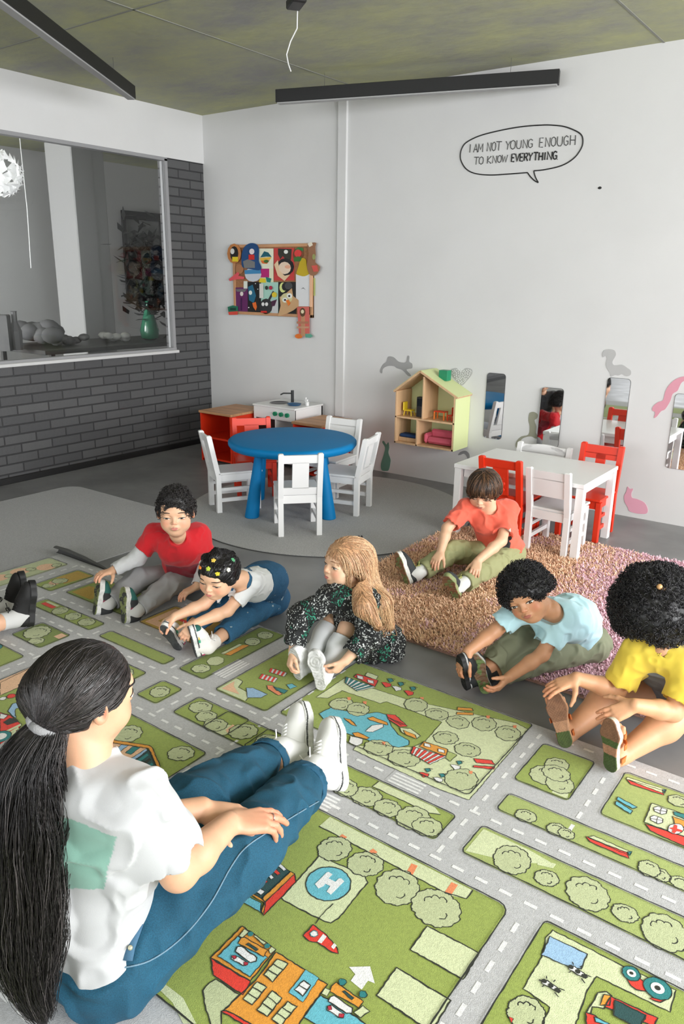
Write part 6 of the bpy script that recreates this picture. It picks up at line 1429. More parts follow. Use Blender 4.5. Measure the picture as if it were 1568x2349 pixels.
# ---- the girl in dungarees
ST_rb = dict(id='rainbow', sole=(70, 72, 74), sole2=(56, 58, 60), edge=(226, 226, 224), line=(40, 40, 44), upper=(232, 232, 230), lace=(238, 238, 238), tread='fine', h=.34,
    uppaint=[(lambda q, s_: (q[:, 0] > .45) & (q[:, 0] < .80) & (q[:, 2] < .17) & (q[:, 0] > .72), (222, 70, 40)), (lambda q, s_: (q[:, 0] > .63) & (q[:, 0] <= .72) & (q[:, 2] < .19), (226, 190, 60)), (lambda q, s_: (q[:, 0] > .50) & (q[:, 0] <= .63) & (q[:, 2] < .2), (70, 176, 140)), (lambda q, s_: (q[:, 0] < .12), (214, 70, 120)), (lambda q, s_: (q[:, 0] > .86), (20, 90, 84))])
def girl_dungarees():
    pe = W(606, 1374, .075); nb = W(553, 1327, .30); hd = W(500, 1318, .35)
    fL = foot(449, 1508, 430, 1440, .16, -RT*.85+TC*.45); fR = foot(412, 1494, 368, 1436, .16, -RT*.35+TC*.9)
    J = dict(pelvis=pe, neck=nb, head=hd, shL=W(578, 1336, .27), shR=W(520, 1330, .29), wL=W(449, 1430, .165), wR=W(402, 1414, .17), aL=fL['a'], aR=fR['a'])
    e = dict(J=J, s=.95, hs=.19, head_R=facing(hd, 32, 34, -6), skin=(226, 180, 148), vox=.0026, hl=.108)
    e['mid_'] = 0
    e['bend'] = np.array([.03, .03, .06])
    e['hL'] = dict(d=W(420, 1462, .12)-J['wL'], n=UP*.6+RT*.2+TC*.5, curl=(.5, .6, .5), spread=.1, thumb=(.7, .3)); e['hR'] = dict(d=W(370, 1432, .14)-J['wR'], n=UP*.9+RT*-.1, curl=(.5, .6, .5), thumb=(.8, .4))
    e['facekw'] = dict(looks='half', open_=.35, look=(.6, -.5), brow=(52, 40, 36), lip=(206, 120, 116))
    e['poleL'] = -UP*.6+RT*.3; e['poleR'] = -UP
    def dress(c):
        shirt(c, (226, 228, 230), .62, loose=.007, amp=.004, sc=22, hem=None)
        den = mat('denim_blue', (42, 92, 128), .85, attr='Col', var=.18, vs=240, bump=.6, bs=900, bdist=.0008)
        def paint(V, C_):
            n_ = fbm(V*60, 4); C_[n_ > .62] = lin((196, 210, 206))[:3]; return C_
        trousers(c, (44, 96, 132), .62, .62, loose=.013, amp=.005, m_=den, paint=paint)
        # bib, back panel and straps following the torso
        S = Shape(); c['torso'](S, .012); S.disp(wr_noise(.003, 18, 5)); up = nz(c['nb']-c['pe']); c1 = c['pe']+(c['nb']-c['pe'])*.60
        S.cut(c1, up, .2)
        shape_obj('bib', S, .004, den, c['e'], (40, 88, 124), paint)
        for sd, sh in ((1, c['shL']), (-1, c['shR'])):
            T_ = Shape(); c['torso'](T_, .0125); a = c['nb']+(sh-c['nb'])*.68
            fw = c['fwd']; n_ = c['ax']; 
            def slab(P, a=a, n_=n_): return np.abs((P-a)@n_)-.012
            lo, hi = T_.bounds(); T_.fun(slab, lo-.05, hi+.05, .003, 'i'); I = Shape(); c['torso'](I, .0085)
            T_.fun(lambda P, I=I: I.ev(P, None), lo-.05, hi+.05, .002, 's'); T_.cut(c['pe']+(c['nb']-c['pe'])*.5, c['pe']-c['nb'], .3)
            shape_obj('strap', T_, .003, den, c['e'], (44, 92, 126))
        dressed_feet(c, fL, fR, ST_rb, ST_rb, (226, 222, 218), .22)
        def ex(S, g, R, hs):
            for (f, l, u) in ((.22, .16, .36), (.22, -.16, .36), (.0, .26, .36), (.0, -.26, .36), (.02, 0, .50), (-.25, .15, .38), (-.25, -.15, .38)): S.ell(g(f, l, u), (.12*hs, .11*hs, .08*hs), R, .03*hs)
            for s_ in (-1, 1): S.cap(g(.06, .36*s_, -.02), g(.14, .40*s_, -.36), .07*hs, .035*hs, .02)
        S = hair_cap(c, None, .005, .14, -.14, .0, .006, 20, extra=ex, side_u=-.06, noise=lambda P: .002*fbm((P-c['hc'])*90, 2, 2))
        hm = hair_mat((22, 20, 22), .3); shape_obj('hair', S, .0026, hm, c['e']); comb(c, S, 420, 7, .011, lambda q: np.stack([np.abs(q[:, 0])*.2-.6, q[:, 1]*.6, -q[:, 2]*.1+.3], 1), .0011, hm, 5, zone=lambda q: q[:, 2] > -.1)
        for i, ((f, l, u), cc_) in enumerate(zip(((.34, .20, .30), (.36, -.02, .38), (.30, -.22, .32), (.12, .34, .30), (.1, -.34, .28), (.18, .02, .50), (-.1, .3, .38)), ((226, 206, 60), (190, 210, 70), (236, 130, 50), (232, 232, 220), (220, 220, 214), (226, 190, 80), (90, 170, 120)))):
            p = c['hc']+nz(c['g'](f, l, u)-c['hc'])*.0; d = nz(c['g'](f, l, u)-c['g'](0, 0, .08)); lo_, hi_ = .0, .2
            for _ in range(14):
                m_ = (lo_+hi_)/2
                if S.ev(np.array([c['g'](0, 0, .08)+d*m_]))[0] < 0: lo_ = m_
                else: hi_ = m_
            p = c['g'](0, 0, .08)+d*(hi_+.003); a = nz(np.cross(d, [0.2, .1, 1])); b = np.cross(d, a); mb = MB()
            for k in range(5): th = k*1.2566; mb.sphere(p+(a*math.cos(th)+b*math.sin(th))*.006, .0042, 5)
            mb.sphere(p+d*.002, .0035, 5); mb.build('hair_clip', mat('clip_%d' % i, cc_, .4), c['e'], True)
        # little ear rim accent stays on the body
    e['dress'] = dress
    return person('person', 'dark haired girl in denim dungarees and white tee bending forward to hold her shoes', e)

# ---- the blonde girl
ST_bl = dict(id='white_swirl', sole=(206, 206, 204), sole2=(190, 190, 186), edge=(228, 228, 228), upper=(222, 222, 222), lace=(230, 230, 230), tread='swirl', h=.34)
def girl_blonde():
    pe = W(846, 1462, .085); nb = W(806, 1352, .355); hd = W(793, 1292, .445)
    fL = foot(738, 1586, 718, 1492, .165, TC*.95-RT*.15); fR = foot(683, 1561, 668, 1487, .165, TC*.75-RT*.6)
    J = dict(pelvis=pe, neck=nb, head=hd, shL=W(840, 1378, .325), shR=W(762, 1370, .33), wL=W(792, 1516, .12), wR=W(672, 1494, .14), aL=fL['a'], aR=fR['a'], kR=W(766, 1414, .20), kL=W(796, 1440, .19))
    e = dict(J=J, s=.95, hs=.195, head_R=facing(hd, 58, 14, 0), skin=(234, 190, 158), hl=.108)
    e['poleR'] = -RT*.9-UP*.1; e['poleL'] = RT*1.-UP*.2; e['armbend'] = 1.10
    e['hL'] = dict(d=W(752, 1556, .05)-J['wL'], n=RT*.8+TC*.4+UP*.2, curl=(.6, .7, .5)); e['hR'] = dict(d=W(660, 1545, .07)-J['wR'], n=-RT*.9+UP*.1+TC*.3, curl=(.7, .7, .5))
    e['ears'] = False; e['facekw'] = dict(looks='half', open_=.5, look=(.5, -.5), brow=(150, 112, 84), lip=(196, 112, 106), lash=(70, 50, 40))
    def dress(c):
        sp_ = mat('speckled_dress', (20, 22, 24), .8, attr='Col', bump=.3, bs=500)
        def paint(V, C_):
            n_ = vnoise(V*330, 3); C_[n_ > .50] = lin((212, 216, 214))[:3]; m2 = vnoise(V*24, 8) > .30; C_[(n_ > .36) & m2] = lin((56, 150, 122))[:3]; return C_
        def ex(S):
            # skirt over the lap and spread on the floor to her left
            S.cap(c['pe'], (c['kL']+c['kR'])/2+(c['pe']-(c['kL']+c['kR'])/2)*.45+UP*.0, .105, .075, .05)
            S.cap(c['pe']+RT*.03-UP*.02, c['pe']+RT*.085-UP*.035+TC*.03, .08, .06, .05); S.cap(c['hipR'], c['kR']+(c['hipR']-c['kR'])*.45-UP*.03, .075, .06, .04); S.cap(c['pe']-RT*.06-UP*.03, c['pe']-RT*.10-UP*.04, .06, .05, .04)
            S.disp(lambda P: np.where(P[:, 2] < .012, .012-P[:, 2], 0)*.9)
        shirt(c, (20, 22, 24), 1.62, loose=.016, amp=.009, sc=20, m_=sp_, paint=paint, name='dress', extra=ex, vox=.0024, sleeveR=1.68, hem=None)
        dressed_feet(c, fL, fR, ST_bl, ST_bl, (222, 224, 226), .80, .003)
        def ex2(S, g, R, hs):
            S.cap(g(-.25, 0, .05), g(-.42, .0, -.35), .33*hs, .30*hs, .05)
            b0 = g(-.42, 0, -.35); b1 = W(868, 1385, .30); b2 = W(893, 1432, .22)
            S.cap(b0, b1, .052, .048, .04); S.cap(b1, b2, .046, .018, .03); S.cap(g(-.12, .24, -.15), W(836, 1392, .335), .042, .034, .04); S.cap(W(836, 1392, .335), W(866, 1432, .28), .034, .012, .03)
        S = hair_cap(c, None, .012, .09, -.9, .0, .01, 20, extra=ex2, noise=lambda P: .0025*fbm((P-c['hc'])@c['R']*np.array([60, 60, 10]), 2, 2), side_u=-.03, m_=None)
        hm = hair_mat((196, 150, 112), .45); hm2 = hair_mat((176, 130, 96), .5); shape_obj('hair', S, .003, hm, c['e'])
        wd = lambda q: np.stack([-.35-.3*(q[:, 2] > .2), np.sign(q[:, 1])*.25*(q[:, 2] > .2), -1.+1.0*(q[:, 2] > .38)], 1)
        comb(c, S, 1300, 12, .020, wd, .0013, hm, 5, lift=.002, jit=.10); comb(c, S, 800, 14, .020, wd, .0013, hair_mat((214, 176, 136), .4), 6, lift=.0035, jit=.14); comb(c, S, 200, 12, .02, wd, .0014, hm2, 8, lift=.003, jit=.2)
        # front wisps
        rs_ = np.random.RandomState(3); pth = []
        for k in range(40):
            a = W(880+rs_.uniform(-20, 18), 1415+rs_.uniform(-10, 15), .24); b = a+RT*rs_.uniform(-.05, .03)-UP*rs_.uniform(.02, .06)+TC*.02; d_ = b+RT*rs_.uniform(-.05, .02)+UP*.005; pth.append(smooth_closed([a, b, d_], 6, False))
        strands(pth, .0011, hm, 'loose_strands', c['e'])
        p = c['g'](-.28, .0, .46); mb = MB()
        for k in range(4): mb.tube([p, p+c['R']@np.array([rs_.uniform(-.5, .5), rs_.uniform(-.5, .5), .5])*.03], .003, 5)
        mb.sphere(p, .009, 6); mb.build('hair_tie', mat('dark_band', (40, 30, 34), .6), c['e'], True)
    e['dress'] = dress
    return person('person', 'girl with long blonde hair in a black speckled dress and white knee socks', e)

# ---- the boy in coral
ST_or = dict(id='tan_trainer', sole=(150, 112, 84), sole2=(126, 140, 90), edge=(228, 228, 224), upper=(46, 50, 52), lace=(200, 206, 120), tread='bars', h=.33, bands=None)
ST_or2 = dict(ST_or, id='tan_trainer_b', edge=(150, 160, 110))
def boy_coral():
    pe = W(1153, 1268, .092); nb = W(1120, 1160, .375); hd = W(1109, 1124, .455)
    fR = foot(936, 1344, 901, 1262, .185, -RT*.85+TC*.45); fL = foot(1050, 1376, 1022, 1322, .165, TC*.85-RT*.5)
    J = dict(pelvis=pe, neck=nb, head=hd, shL=W(1168, 1168, .345), shR=W(1070, 1166, .345), wL=W(1096, 1286, .16), wR=W(1010, 1266, .16), aL=fL['a'], aR=fR['a'])
    e = dict(J=J, s=1.05, hs=.20, head_R=facing(hd, 14, 38, 0), skin=(228, 184, 152), hl=.12)
    e['poleL'] = RT*.8-UP*.3; e['poleR'] = -RT*.9-UP*.2
    e['hR'] = dict(d=W(987, 1306, .10)-J['wR'], n=UP*.8+TC*.3-RT*.2, curl=(.3, .4, .3), spread=.12); e['hL'] = dict(d=W(1082, 1336, .09)-J['wL'], n=UP*.75+TC*.5, curl=(.3, .4, .3), spread=.12)
    e['facekw'] = dict(looks='down', open_=.2, look=(0, -.6), brow=(78, 56, 42))
    def dress(c):
        def paint(V, C_):
            t_ = (V-c['pe'])@nz(c['nb']-c['pe'])/np.linalg.norm(c['nb']-c['pe']); sd = (V-c['pe'])@c['ax']; fr_ = (V-(c['pe']+c['nb'])/2)@c['fwd'] > 0.0
            n_ = vnoise(V*55, 4); a = fr_ & (sd > -.045) & (sd < .015); C_[a & (t_ > .25) & (t_ < .52) & (n_ > -.35)] = lin((34, 32, 34))[:3]; C_[a & (t_ > .56) & (t_ < .70) & (sd < -.005)] = lin((206, 200, 196))[:3]; return C_
        shirt(c, (238, 104, 82), .72, loose=.012, amp=.006, paint=paint, vox=.0034)
        trousers(c, (152, 154, 112), .80, .80, loose=.014, amp=.009, sc=18)
        dressed_feet(c, fL, fR, ST_or2, ST_or, (222, 222, 220), .26)
        S = hair_cap(c, None, .035, .08, -.14, .005, .008, 20, noise=lambda P: .0025*fbm((P-c['hc'])@c['R']*np.array([26, 90, 26]), 2, 2), side_u=-.05)
        hm = hair_mat((58, 42, 32), .4); shape_obj('hair', S, .003, hm, c['e'])
        fd = lambda q: np.stack([(q[:, 0]+.12)*1.0+.05, q[:, 1]*1.0, -.25-.5*np.abs(q[:, 1])-.4*(q[:, 0] > .2)], 1)
        comb(c, S, 520, 7, .012, fd, .0014, hm, 4, lift=.001, jit=.08); comb(c, S, 380, 7, .012, fd, .0014, hair_mat((112, 80, 56), .4), 9, lift=.0018, jit=.1)
    e['dress'] = dress
    return person('person', 'brown haired boy in a coral tee and khaki trousers on the shaggy rug', e)

# ---- the curly haired boy in light blue
ST_cu = dict(id='olive_tread', sole=(112, 84, 62), sole2=(96, 116, 66), edge=(206, 208, 204), upper=(38, 40, 44), lace=(30, 30, 32), tread='bars', h=.34)
ST_cb = dict(id='black_shoe', sole=(24, 24, 26), sole2=(32, 34, 34), edge=(24, 24, 26), line=(190, 190, 190), upper=(26, 28, 30), lace=(30, 30, 32), tread='bars', h=.34)
def boy_curly():
    pe = W(1330, 1472, .088); nb = W(1262, 1398, .345); hd = W(1207, 1362, .40)
    fL = foot(1118, 1594, 1086, 1500, .175, TC*1.-RT*.12); fR = foot(1066, 1584, 1048, 1502, .17, TC*.35-RT*.9)
    J = dict(pelvis=pe, neck=nb, head=hd, shL=W(1292, 1412, .31), shR=W(1205, 1388, .335), wL=W(1166, 1554, .085), wR=W(1074, 1494, .18), aL=fL['a'], aR=fR['a'])
    e = dict(J=J, s=1.02, hs=.20, head_R=facing(hd, 12, 30, 32), skin=(206, 152, 116), hl=.122, legbend=1.05)
    e['bend'] = (RT*.02-TC*.05+UP*.04)
    e['poleL'] = RT*.3-UP*.9+TC*.2; e['poleR'] = -RT*.4-UP*.4
    e['hL'] = dict(d=W(1112, 1606, .03)-J['wL'], n=TC*.7-UP*.55+RT*.3, curl=(.35, .5, .4), thumb=(.7, .3)); e['hR'] = dict(d=W(1036, 1556, .07)-J['wR'], n=-RT*.9+TC*.3, curl=(.3, .5, .4))
    e['facekw'] = dict(looks='half', open_=.55, look=(.2, -.4), brow=(34, 28, 26), lip=(176, 104, 92))
    def dress(c):
        def paint(V, C_):
            t_ = (V-c['hc']); return C_
        shirt(c, (186, 224, 234), .66, loose=.013, amp=.006, vox=.0034, hem=.17)
        trousers(c, (132, 136, 112), .78, .78, loose=.014, amp=.008, sc=17)
        dressed_feet(c, fL, fR, ST_cu, ST_cb, (40, 42, 44), .2)
        S = hair_cap(c, None, .06, .13, -.14, .015, .05, 26, side_u=-.04)
        shape_obj('hair', S, .003, hair_mat((22, 21, 24)), c['e']); curls(c, S, 1900, .0035, .0065, .0011, hair_mat((32, 30, 34)), 5)
    e['dress'] = dress
    return person('person', 'curly black haired boy in a pale blue tee tilting his head while holding his shoe', e)

# ---- the girl in yellow
ST_ye = dict(id='brown_sandal', kind='sandal', sole=(150, 106, 78), edge=(206, 160, 120), upper=(206, 112, 50), th=.022, tread='fine', bands=((-.2, .30, (72, 88, 40)), (.30, .48, (186, 138, 106)), (.48, 1.3, (142, 100, 74))))
ST_ye2 = dict(ST_ye, id='brown_sandal_b', edge=(214, 206, 186), bands=((-.2, .34, (66, 84, 40)), (.34, .50, (172, 124, 96)), (.50, .62, (74, 92, 46)), (.62, 1.3, (134, 94, 70))))
def girl_yellow():
    pe = W(1612, 1594, .092); nb = W(1522, 1490, .37); hd = W(1498, 1412, .455)
    fR = foot(1300, 1718, 1262, 1588, .19, TC*.85-RT*.35); fL = foot(1397, 1773, 1400, 1650, .19, TC*.55-RT*.75)
    J = dict(pelvis=pe, neck=nb, head=hd, shL=W(1590, 1530, .335), shR=W(1462, 1492, .34), wL=W(1455, 1618, .235), wR=W(1322, 1556, .235), aL=fL['a'], aR=fR['a'])
    e = dict(J=J, s=1.12, hs=.205, head_R=facing(hd, 22, 58, 0), skin=(216, 162, 124), hl=.13, under=1., arm=(.030, .027, .026, .020), leg=(.054, .044, .044, .028), legbend=1.06)
    e['poleL'] = RT*.5-UP*.7; e['poleR'] = -UP*.8-RT*.2
    e['hR'] = dict(d=W(1248, 1584, .195)-J['wR'], n=UP*.9+TC*.2, curl=(.1, .25, .2), spread=.1, thumb=(1.1, .2)); e['hL'] = dict(d=W(1388, 1646, .19)-J['wL'], n=UP*.7+TC*.5+RT*.2, curl=(.15, .25, .2), spread=.12, thumb=(.9, .2))
    e['facekw'] = dict(looks='down', open_=.15, brow=(40, 30, 26), lip=(186, 112, 100))
    Qs = []
    for f_, sd in ((fL, 1), (fR, -1)):
        B_ = np.cross(f_['n'], f_['T'])*(-1); Rm = np.stack([f_['T'], B_, -f_['n']], 1); Qs.append((lambda a, b, c, h=f_['h'], Rm=Rm, L=f_['L']: h+Rm@(np.array([a, b, c])*L), f_['L']))
    e['barefoot'] = Qs
    def dress(c):
        shirt(c, (232, 204, 74), .70, loose=.012, amp=.006, vox=.0034, name='yellow_tee', neck_r=.028)
        gm = mat('grey_pinafore_cloth', (118, 120, 126), .9, bump=.6, bs=700)
        S = Shape(); c['torso'](S, .024)
        S.cap(c['hipL'], c['hipL']+(c['kL']-c['hipL'])*.35, .075, .066, .04); S.cap(c['hipR'], c['hipR']+(c['kR']-c['hipR'])*.42, .075, .066, .04); S.cap(c['pe'], c['pe']+((c['kL']+c['kR'])/2-c['pe'])*.35, .085, .07, .05); S.disp(wr_noise(.006, 15, 6))
        c1 = c['pe']+(c['nb']-c['pe'])*.93; S.cut(c1, c['nb']-c['pe'], .3)
        for sh, el in ((c['shL'], c['eL']), (c['shR'], c['eR'])): S.ell(sh+(el-sh)*.25-nz(c['nb']-c['pe'])*.02, .045, None, .01, 's')
        for kn, hp in ((c['kL'], c['hipL']), (c['kR'], c['hipR'])): S.cap(hp+(kn-hp)*.3, kn, .050, .050, .003, 's')
        shape_obj('pinafore', S, .0036, gm, c['e'])
        for Qf, f_, st, sd in ((Qs[0][0], fL, ST_ye2, 1), (Qs[1][0], fR, ST_ye, -1)): shoe(c['e'], f_['h'], f_['T'], f_['n'], f_['L'], st, sd, 'sandal')
        def ex(S, g, R, hs): S.ell(g(-.12, 0, .16), (.66*hs, .66*hs, .58*hs), R, .05); S.ell(g(-.2, -.1, -.12), (.5*hs, .62*hs, .40*hs), R, .05)
        S = hair_cap(c, None, .1, .10, -.6, .05, .06, 22, extra=ex, side_u=-.5)
        S.ell(c['g'](.46, 0, -.24), (.34*c['hs'], .33*c['hs'], .36*c['hs']), c['R'], .03*c['hs'], 's')
        shape_obj('hair', S, .0035, hair_mat((26, 25, 28)), c['e']); curls(c, S, 4200, .0035, .007, .0012, hair_mat((40, 38, 42)), 6)
        mb = MB(); p = hit(S, 1512, 1346); 
        for k in range(3): mb.sphere(p+RT*.014*k-UP*.006*k+nz(CAM-p)*.006, .0095-.0015*k, 6)
        mb.build('hair_clip', mat('tan_clip', (206, 160, 110), .4), c['e'], True)
    e['dress'] = dress
    return person('person', 'girl with big dark afro curls in a yellow tee and grey pinafore', e)

# ---- legs entering at the left edge
ST_bk = dict(id='black_lace_up', sole=(48, 48, 50), sole2=(34, 34, 36), edge=(22, 22, 24), upper=(22, 22, 24), lace=(16, 16, 18), tread='fine', h=.36)
def child_left():
    fR = dict(h=W(76, 1438, .012)); fL = dict(h=W(60, 1402, .012)); pe = np.array([-3.02, .98, .10]); n = nz(fR['h']-pe); n[2] = 0; n = nz(n+RT*.35)
    for f_, (tx, ty) in ((fR, (84, 1330)), (fL, (57, 1307))):
        t = near(tx, ty, f_['h'], .215, -1); T = nz(t-f_['h']); f_['T'] = T; f_['n'] = nz(n-(n@T)*T); f_['L'] = .215; f_['a'] = f_['h']+T*.215*.2-f_['n']*.215*.36
    nb = pe+np.array([-.0, .10, .40]); hd = nb+np.array([0, .03, .13]); ax = nz(np.cross(n, UP))*-1.
    J = dict(pelvis=pe, neck=nb, head=hd, shL=nb+ax*.13-UP*.03, shR=nb-ax*.13-UP*.03, wL=pe+n*.30+ax*.09+UP*.10, wR=pe+n*.30-ax*.09+UP*.10, aL=fL['a'], aR=fR['a'])
    e = dict(J=J, s=1.18, hs=.205, head_R=frame(n-UP*.3, UP), skin=(226, 178, 148), hl=.13, vox=.0034, leg=(.054, .042, .042, .028), under=.95)
    for k in ('hL', 'hR'): e[k] = dict(d=n-UP*.2, n=UP)
    e['facekw'] = dict(looks='down')
    def dress(c):
        shirt(c, (40, 40, 44), .7, loose=.012, vox=.005); trousers(c, (28, 28, 31), .46, .46, loose=.014, vox=.0045)
        dressed_feet(c, fL, fR, ST_bk, ST_bk, (206, 206, 206), .2)
        S = hair_cap(c, None, .035, .08, -.14, .005, .01, 20); shape_obj('hair', S, .0045, hair_mat((58, 42, 32), .4), c['e'])
    e['dress'] = dress
    return person('person', 'child mostly outside the left edge, only legs with black trousers and black lace-up shoes showing', e)

# ---- the woman in the foreground
ST_wo = dict(id='white_canvas', sole=(214, 214, 210), sole2=(200, 200, 196), edge=(236, 236, 234), line=(34, 36, 38), upper=(228, 228, 226), lace=(240, 240, 238), tread='fine', h=.37, th=.03)
def woman():
    pe = W(192, 2152, .108); nb = W(198, 1745, .60); hd = W(197, 1590, .725)
    fR = dict(h=W(792, 1818, .012)); fL = dict(h=W(716, 1772, .012))
    n = nz(fR['h']-pe); n[2] = 0; n = nz(n)
    for f_, (tx, ty) in ((fR, (776, 1642)), (fL, (702, 1612))):
        t = near(tx, ty, f_['h'], .245, 1); T = nz(t-f_['h']); f_['T'] = T; nn = n+RT*.1; f_['n'] = nz(nn-(nn@T)*T); f_['L'] = .245; f_['a'] = f_['h']+T*.245*.22-f_['n']*.245*.40
    J = dict(pelvis=pe, neck=nb, head=hd, shR=W(296, 1842, .535), shL=W(62, 1775, .56), wR=W(524, 1890, .325), wL=W(462, 1856, .33), aL=fL['a'], aR=fR['a'], eR=W(410, 1998, .345), kR=W(560, 1950, .225), kL=W(452, 1842, .225))
    e = dict(J=J, s=1.5, hs=.206, head_R=frame(np.array([.22, 1, -.12]), UP), skin=(214, 166, 134), hl=.172, vox=.0032, nr=.25, arm=(.028, .0245, .0245, .0185), leg=(.064, .043, .041, .029), tw=.70, hw=.062, under=.86)
    e['hipax'] = np.array([-1., 0, 0]); e['poleR'] = -UP*1.-n*.2+RT*.25; e['poleL'] = -UP-RT*.4; e['armbend'] = 1.12
    e['hR'] = dict(d=W(612, 1882, .30)-J['wR'], n=UP*.9-n*.1+RT*.2, curl=((.12, .3, .2), (.15, .3, .2), (.3, .5, .3), (.35, .6, .3)), spread=.06, thumb=(.5, .2)); e['hL'] = dict(d=W(532, 1872, .315)-J['wL'], n=UP, curl=(.3, .5, .3))
    e['facekw'] = dict(looks='open', brow=(30, 26, 26), lip=(190, 106, 100))
    def dress(c):
        def paint(V, C_):
            t_ = (V-c['pe'])@nz(c['nb']-c['pe'])/np.linalg.norm(c['nb']-c['pe']); sd = (V-c['pe'])@c['ax']; bk_ = (V-c['hc'])@c['fwd']
            m_ = (t_ > .56-.5*(sd+.05)) & (t_ < .90) & (sd > -.10-.1*(t_-.5)) & (sd < .12) & (bk_ < .02); C_[m_] = lin((126, 168, 154))[:3]; return C_
        shirt(c, (182, 183, 185), .62, loose=.020, amp=.010, sc=12, hem=.10, paint=paint, vox=.0042, name='shirt')
        den = mat('denim_indigo', (20, 80, 106), .85, attr='Col', var=.28, vs=420, bump=.7, bs=1100, bdist=.0008)
        def pj(V, C_):
            # lighter wear on top of the thighs, pale seam stitching along the outer side
            n_ = fbm(V*9, 2); C_ = C_*(1+.22*n_[:, None]); 
            return C_
        c['tw'] = .84*1.5
        o = trousers(c, (20, 80, 106), .80, .80, loose=.012, amp=.011, sc=11, vox=.0042, m_=den, paint=pj)
        for kn, an in ((c['kR'], c['aR']), (c['kL'], c['aL'])):
            S = Shape(); d = nz(an-kn); r = c['rl'][2]*1.5*.92+.014; p = kn+(an-kn)*.79; S.cap(p-d*.014, p+d*.002, r, r, .002); S.disp(wr_noise(.002, 40, 3)); S.cut(p, d, .12); S.cut(p-d*.018, -d, .12); S.cap(p-d*.05, p+d*.05, r-.006, r-.006, .001, 's')
            shape_obj('cuff', S, .003, mat('denim_hem', (30, 82, 110), .9, bump=.5, bs=500), c['e'])
        dressed_feet(c, fL, fR, ST_wo, ST_wo, (232, 232, 232), .12)
        # belt loop / back pocket button tab
        g, R, hs = c['g'], c['R'], c['hs']
        tie = W(118, 1642, .70); tie = near(118, 1642, g(-.45, 0, -.10), .03, -1)
        def ex(S, g, R, hs): S.cap(g(-.3, 0, .0), tie, .30*hs, .022, .03)
        S = hair_cap(c, None, .01, .12, -.20, .0, .006, 18, extra=ex, noise=lambda P: .0018*fbm((P-c['hc'])*70, 2, 2), side_u=-.02, vox=.003)
        hm = hair_mat((30, 26, 27), .32); shape_obj('hair', S, .003, hm, c['e'])
        tl = (tie-c['hc'])@R/hs
        td = lambda q: (tl-q)/np.linalg.norm(tl-q, axis=1)[:, None]
        comb(c, S, 900, 9, .016, td, .0012, hm, 4, lift=.0008, jit=.04); comb(c, S, 350, 9, .016, td, .0011, hair_mat((62, 56, 56), .35), 7, lift=.001, jit=.05)
        mb = MB(); dirn = nz(W(95, 1700, .66)-tie)
        tie2 = tie+dirn*.012
        P_ = [tie2+0.031*(nz(np.cross(dirn, [1, 0, .2]))*math.cos(a)+nz(np.cross(dirn, nz(np.cross(dirn, [1, 0, .2]))))*math.sin(a)) for a in np.linspace(0, 6.283, 17)]
        mb.tube(P_, .012, 8); mb.build('hair_tie', mat('grey_scrunchie', (150, 150, 152), .8, bump=.8, bs=300), c['e'], True)
        # ponytail: a soft core and many long wavy strands down the back
        spine = smooth_closed([tie, W(95, 1720, .655), W(88, 1850, .54), W(92, 1980, .42), W(95, 2110, .30), W(105, 2230, .20), W(130, 2310, .135)], 5, False)
        back = np.array([0, -1., 0]); spine = [p+back*.03*min(1, i/6) for i, p in enumerate(spine)]
        wdt = np.interp(np.linspace(0, 1, len(spine)), [0, .12, .35, .7, 1], [.018, .046, .070, .062, .02])
        S = Shape()
        for i in range(len(spine)-1): S.cap(spine[i], spine[i+1], wdt[i]*.55, wdt[i+1]*.55, .008)
        S.disp(lambda P: .004*fbm(P*np.array([60, 60, 12]), 5, 2)); pt = shape_obj('ponytail', S, .004, hm, c['e'])
        rs_ = np.random.RandomState(8)
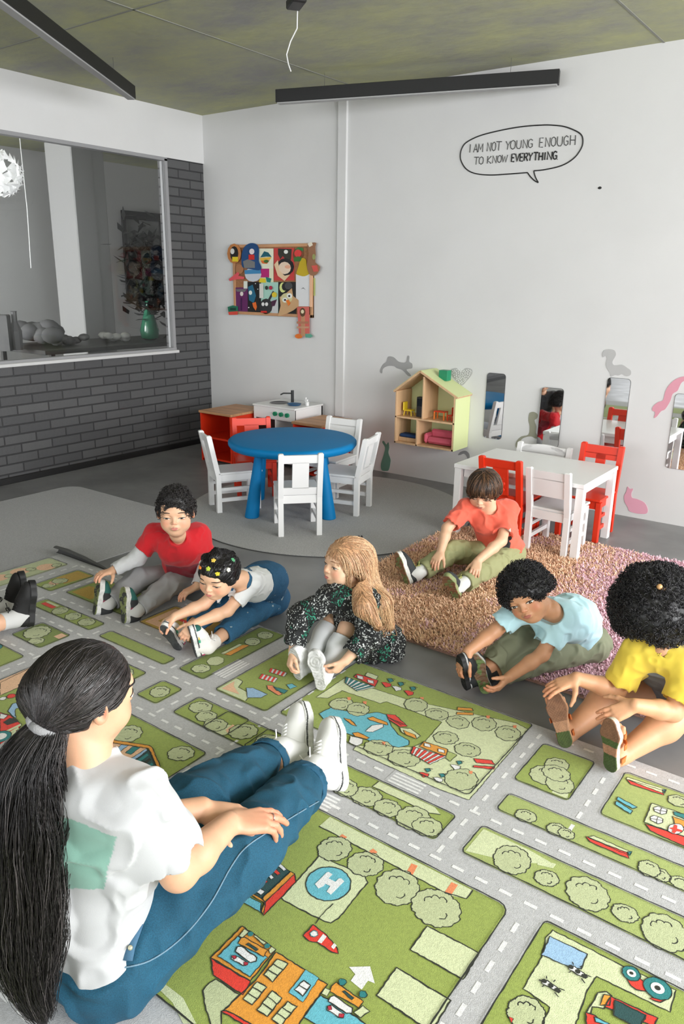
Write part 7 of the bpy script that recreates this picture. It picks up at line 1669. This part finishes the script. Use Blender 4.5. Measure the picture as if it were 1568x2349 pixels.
        for col_, n_, sd in (((26, 23, 24), 1900, 1), ((52, 47, 48), 420, 2), ((92, 86, 86), 110, 3)):
            pth = []
            for k in range(n_):
                a = rs_.uniform(0, 6.28); rr = rs_.uniform(.55, 1.12) if sd < 3 else rs_.uniform(.8, 1.15); end = rs_.randint(int(len(spine)*.55), len(spine)+1); ph = rs_.uniform(0, 6); am = rs_.uniform(.002, .009); fr_ = rs_.uniform(.35, .7); P = []
                st_ = 0 if rs_.rand() < .8 else rs_.randint(0, 12)
                for i in range(st_, end):
                    r_ = wdt[i]*rr*(1+.12*math.sin(i*.5+ph)); P.append(spine[i]+RT*(math.cos(a)*r_+am*math.sin(i*fr_+ph))+back*.0+nz([CF[0], CF[1], 0])*(-math.sin(a)*r_*.8)+RT*rs_.normal()*.0008)
                if len(P) > 3: pth.append(P)
            strands(pth, .0007, hair_mat(col_, .32), 'ponytail_strands', c['e'], 4)
        # ring on the right hand
        H = c['wR']+nz(e['hR']['d'])*c['hl']*.66; d_ = nz(e['hR']['d']); a_ = nz(np.cross(d_, UP)); b_ = np.cross(d_, a_)
        H = H+a_*.008*-1
        MB().tube([H+(a_*math.cos(t)+b_*math.sin(t))*.0105 for t in np.linspace(0, 6.283, 15)], .0012, 6).build('ring', mat('silver', (200, 200, 205), .2, 1), c['e'], True)
        St = c['S_tr']; sm_ = [hit(St, x, y) for x, y in [tuple(q[:2]) for q in smooth_closed([(752, 1826, 0), (700, 1856, 0), (640, 1893, 0), (568, 1940, 0), (530, 1988, 0), (482, 2073, 0), (418, 2150, 0), (343, 2204, 0), (270, 2222, 0)], 6, False)]]; sm_ = [p+nz(CAM-p)*.0012 for p in sm_ if p[2] > .015]
        MB().tube(sm_, .0017, 6).build('seam', mat('denim_thread', (108, 138, 158), .8, bump=.8, bs=300), c['e'], True)
        tabp = [hit(St, x, y) for x, y in ((318, 2118), (308, 2146), (298, 2174), (292, 2204))]; tabp = [p for p in tabp if np.linalg.norm(p-c['pe']) < .35]; cd = nz(CAM-c['pe'])
        tab = MB().tube([p+cd*.002 for p in tabp], .011, 8, flat=.5).build('waist_tab', mat('denim_light', (66, 104, 132), .9, bump=.5, bs=600), c['e'], True)
        for k in (0, len(tabp)-2): MB().sphere(tabp[k]+cd*.011, .0052, 6).build('button', mat('brass', (206, 200, 170), .35, .6), tab, True)
    e['dress'] = dress
    return person('person', 'woman seen from behind with long dark ponytail, grey tee, blue jeans and white canvas shoes', e)

red_boy(); girl_dungarees(); girl_blonde(); boy_coral(); boy_curly(); girl_yellow(); child_left(); woman()
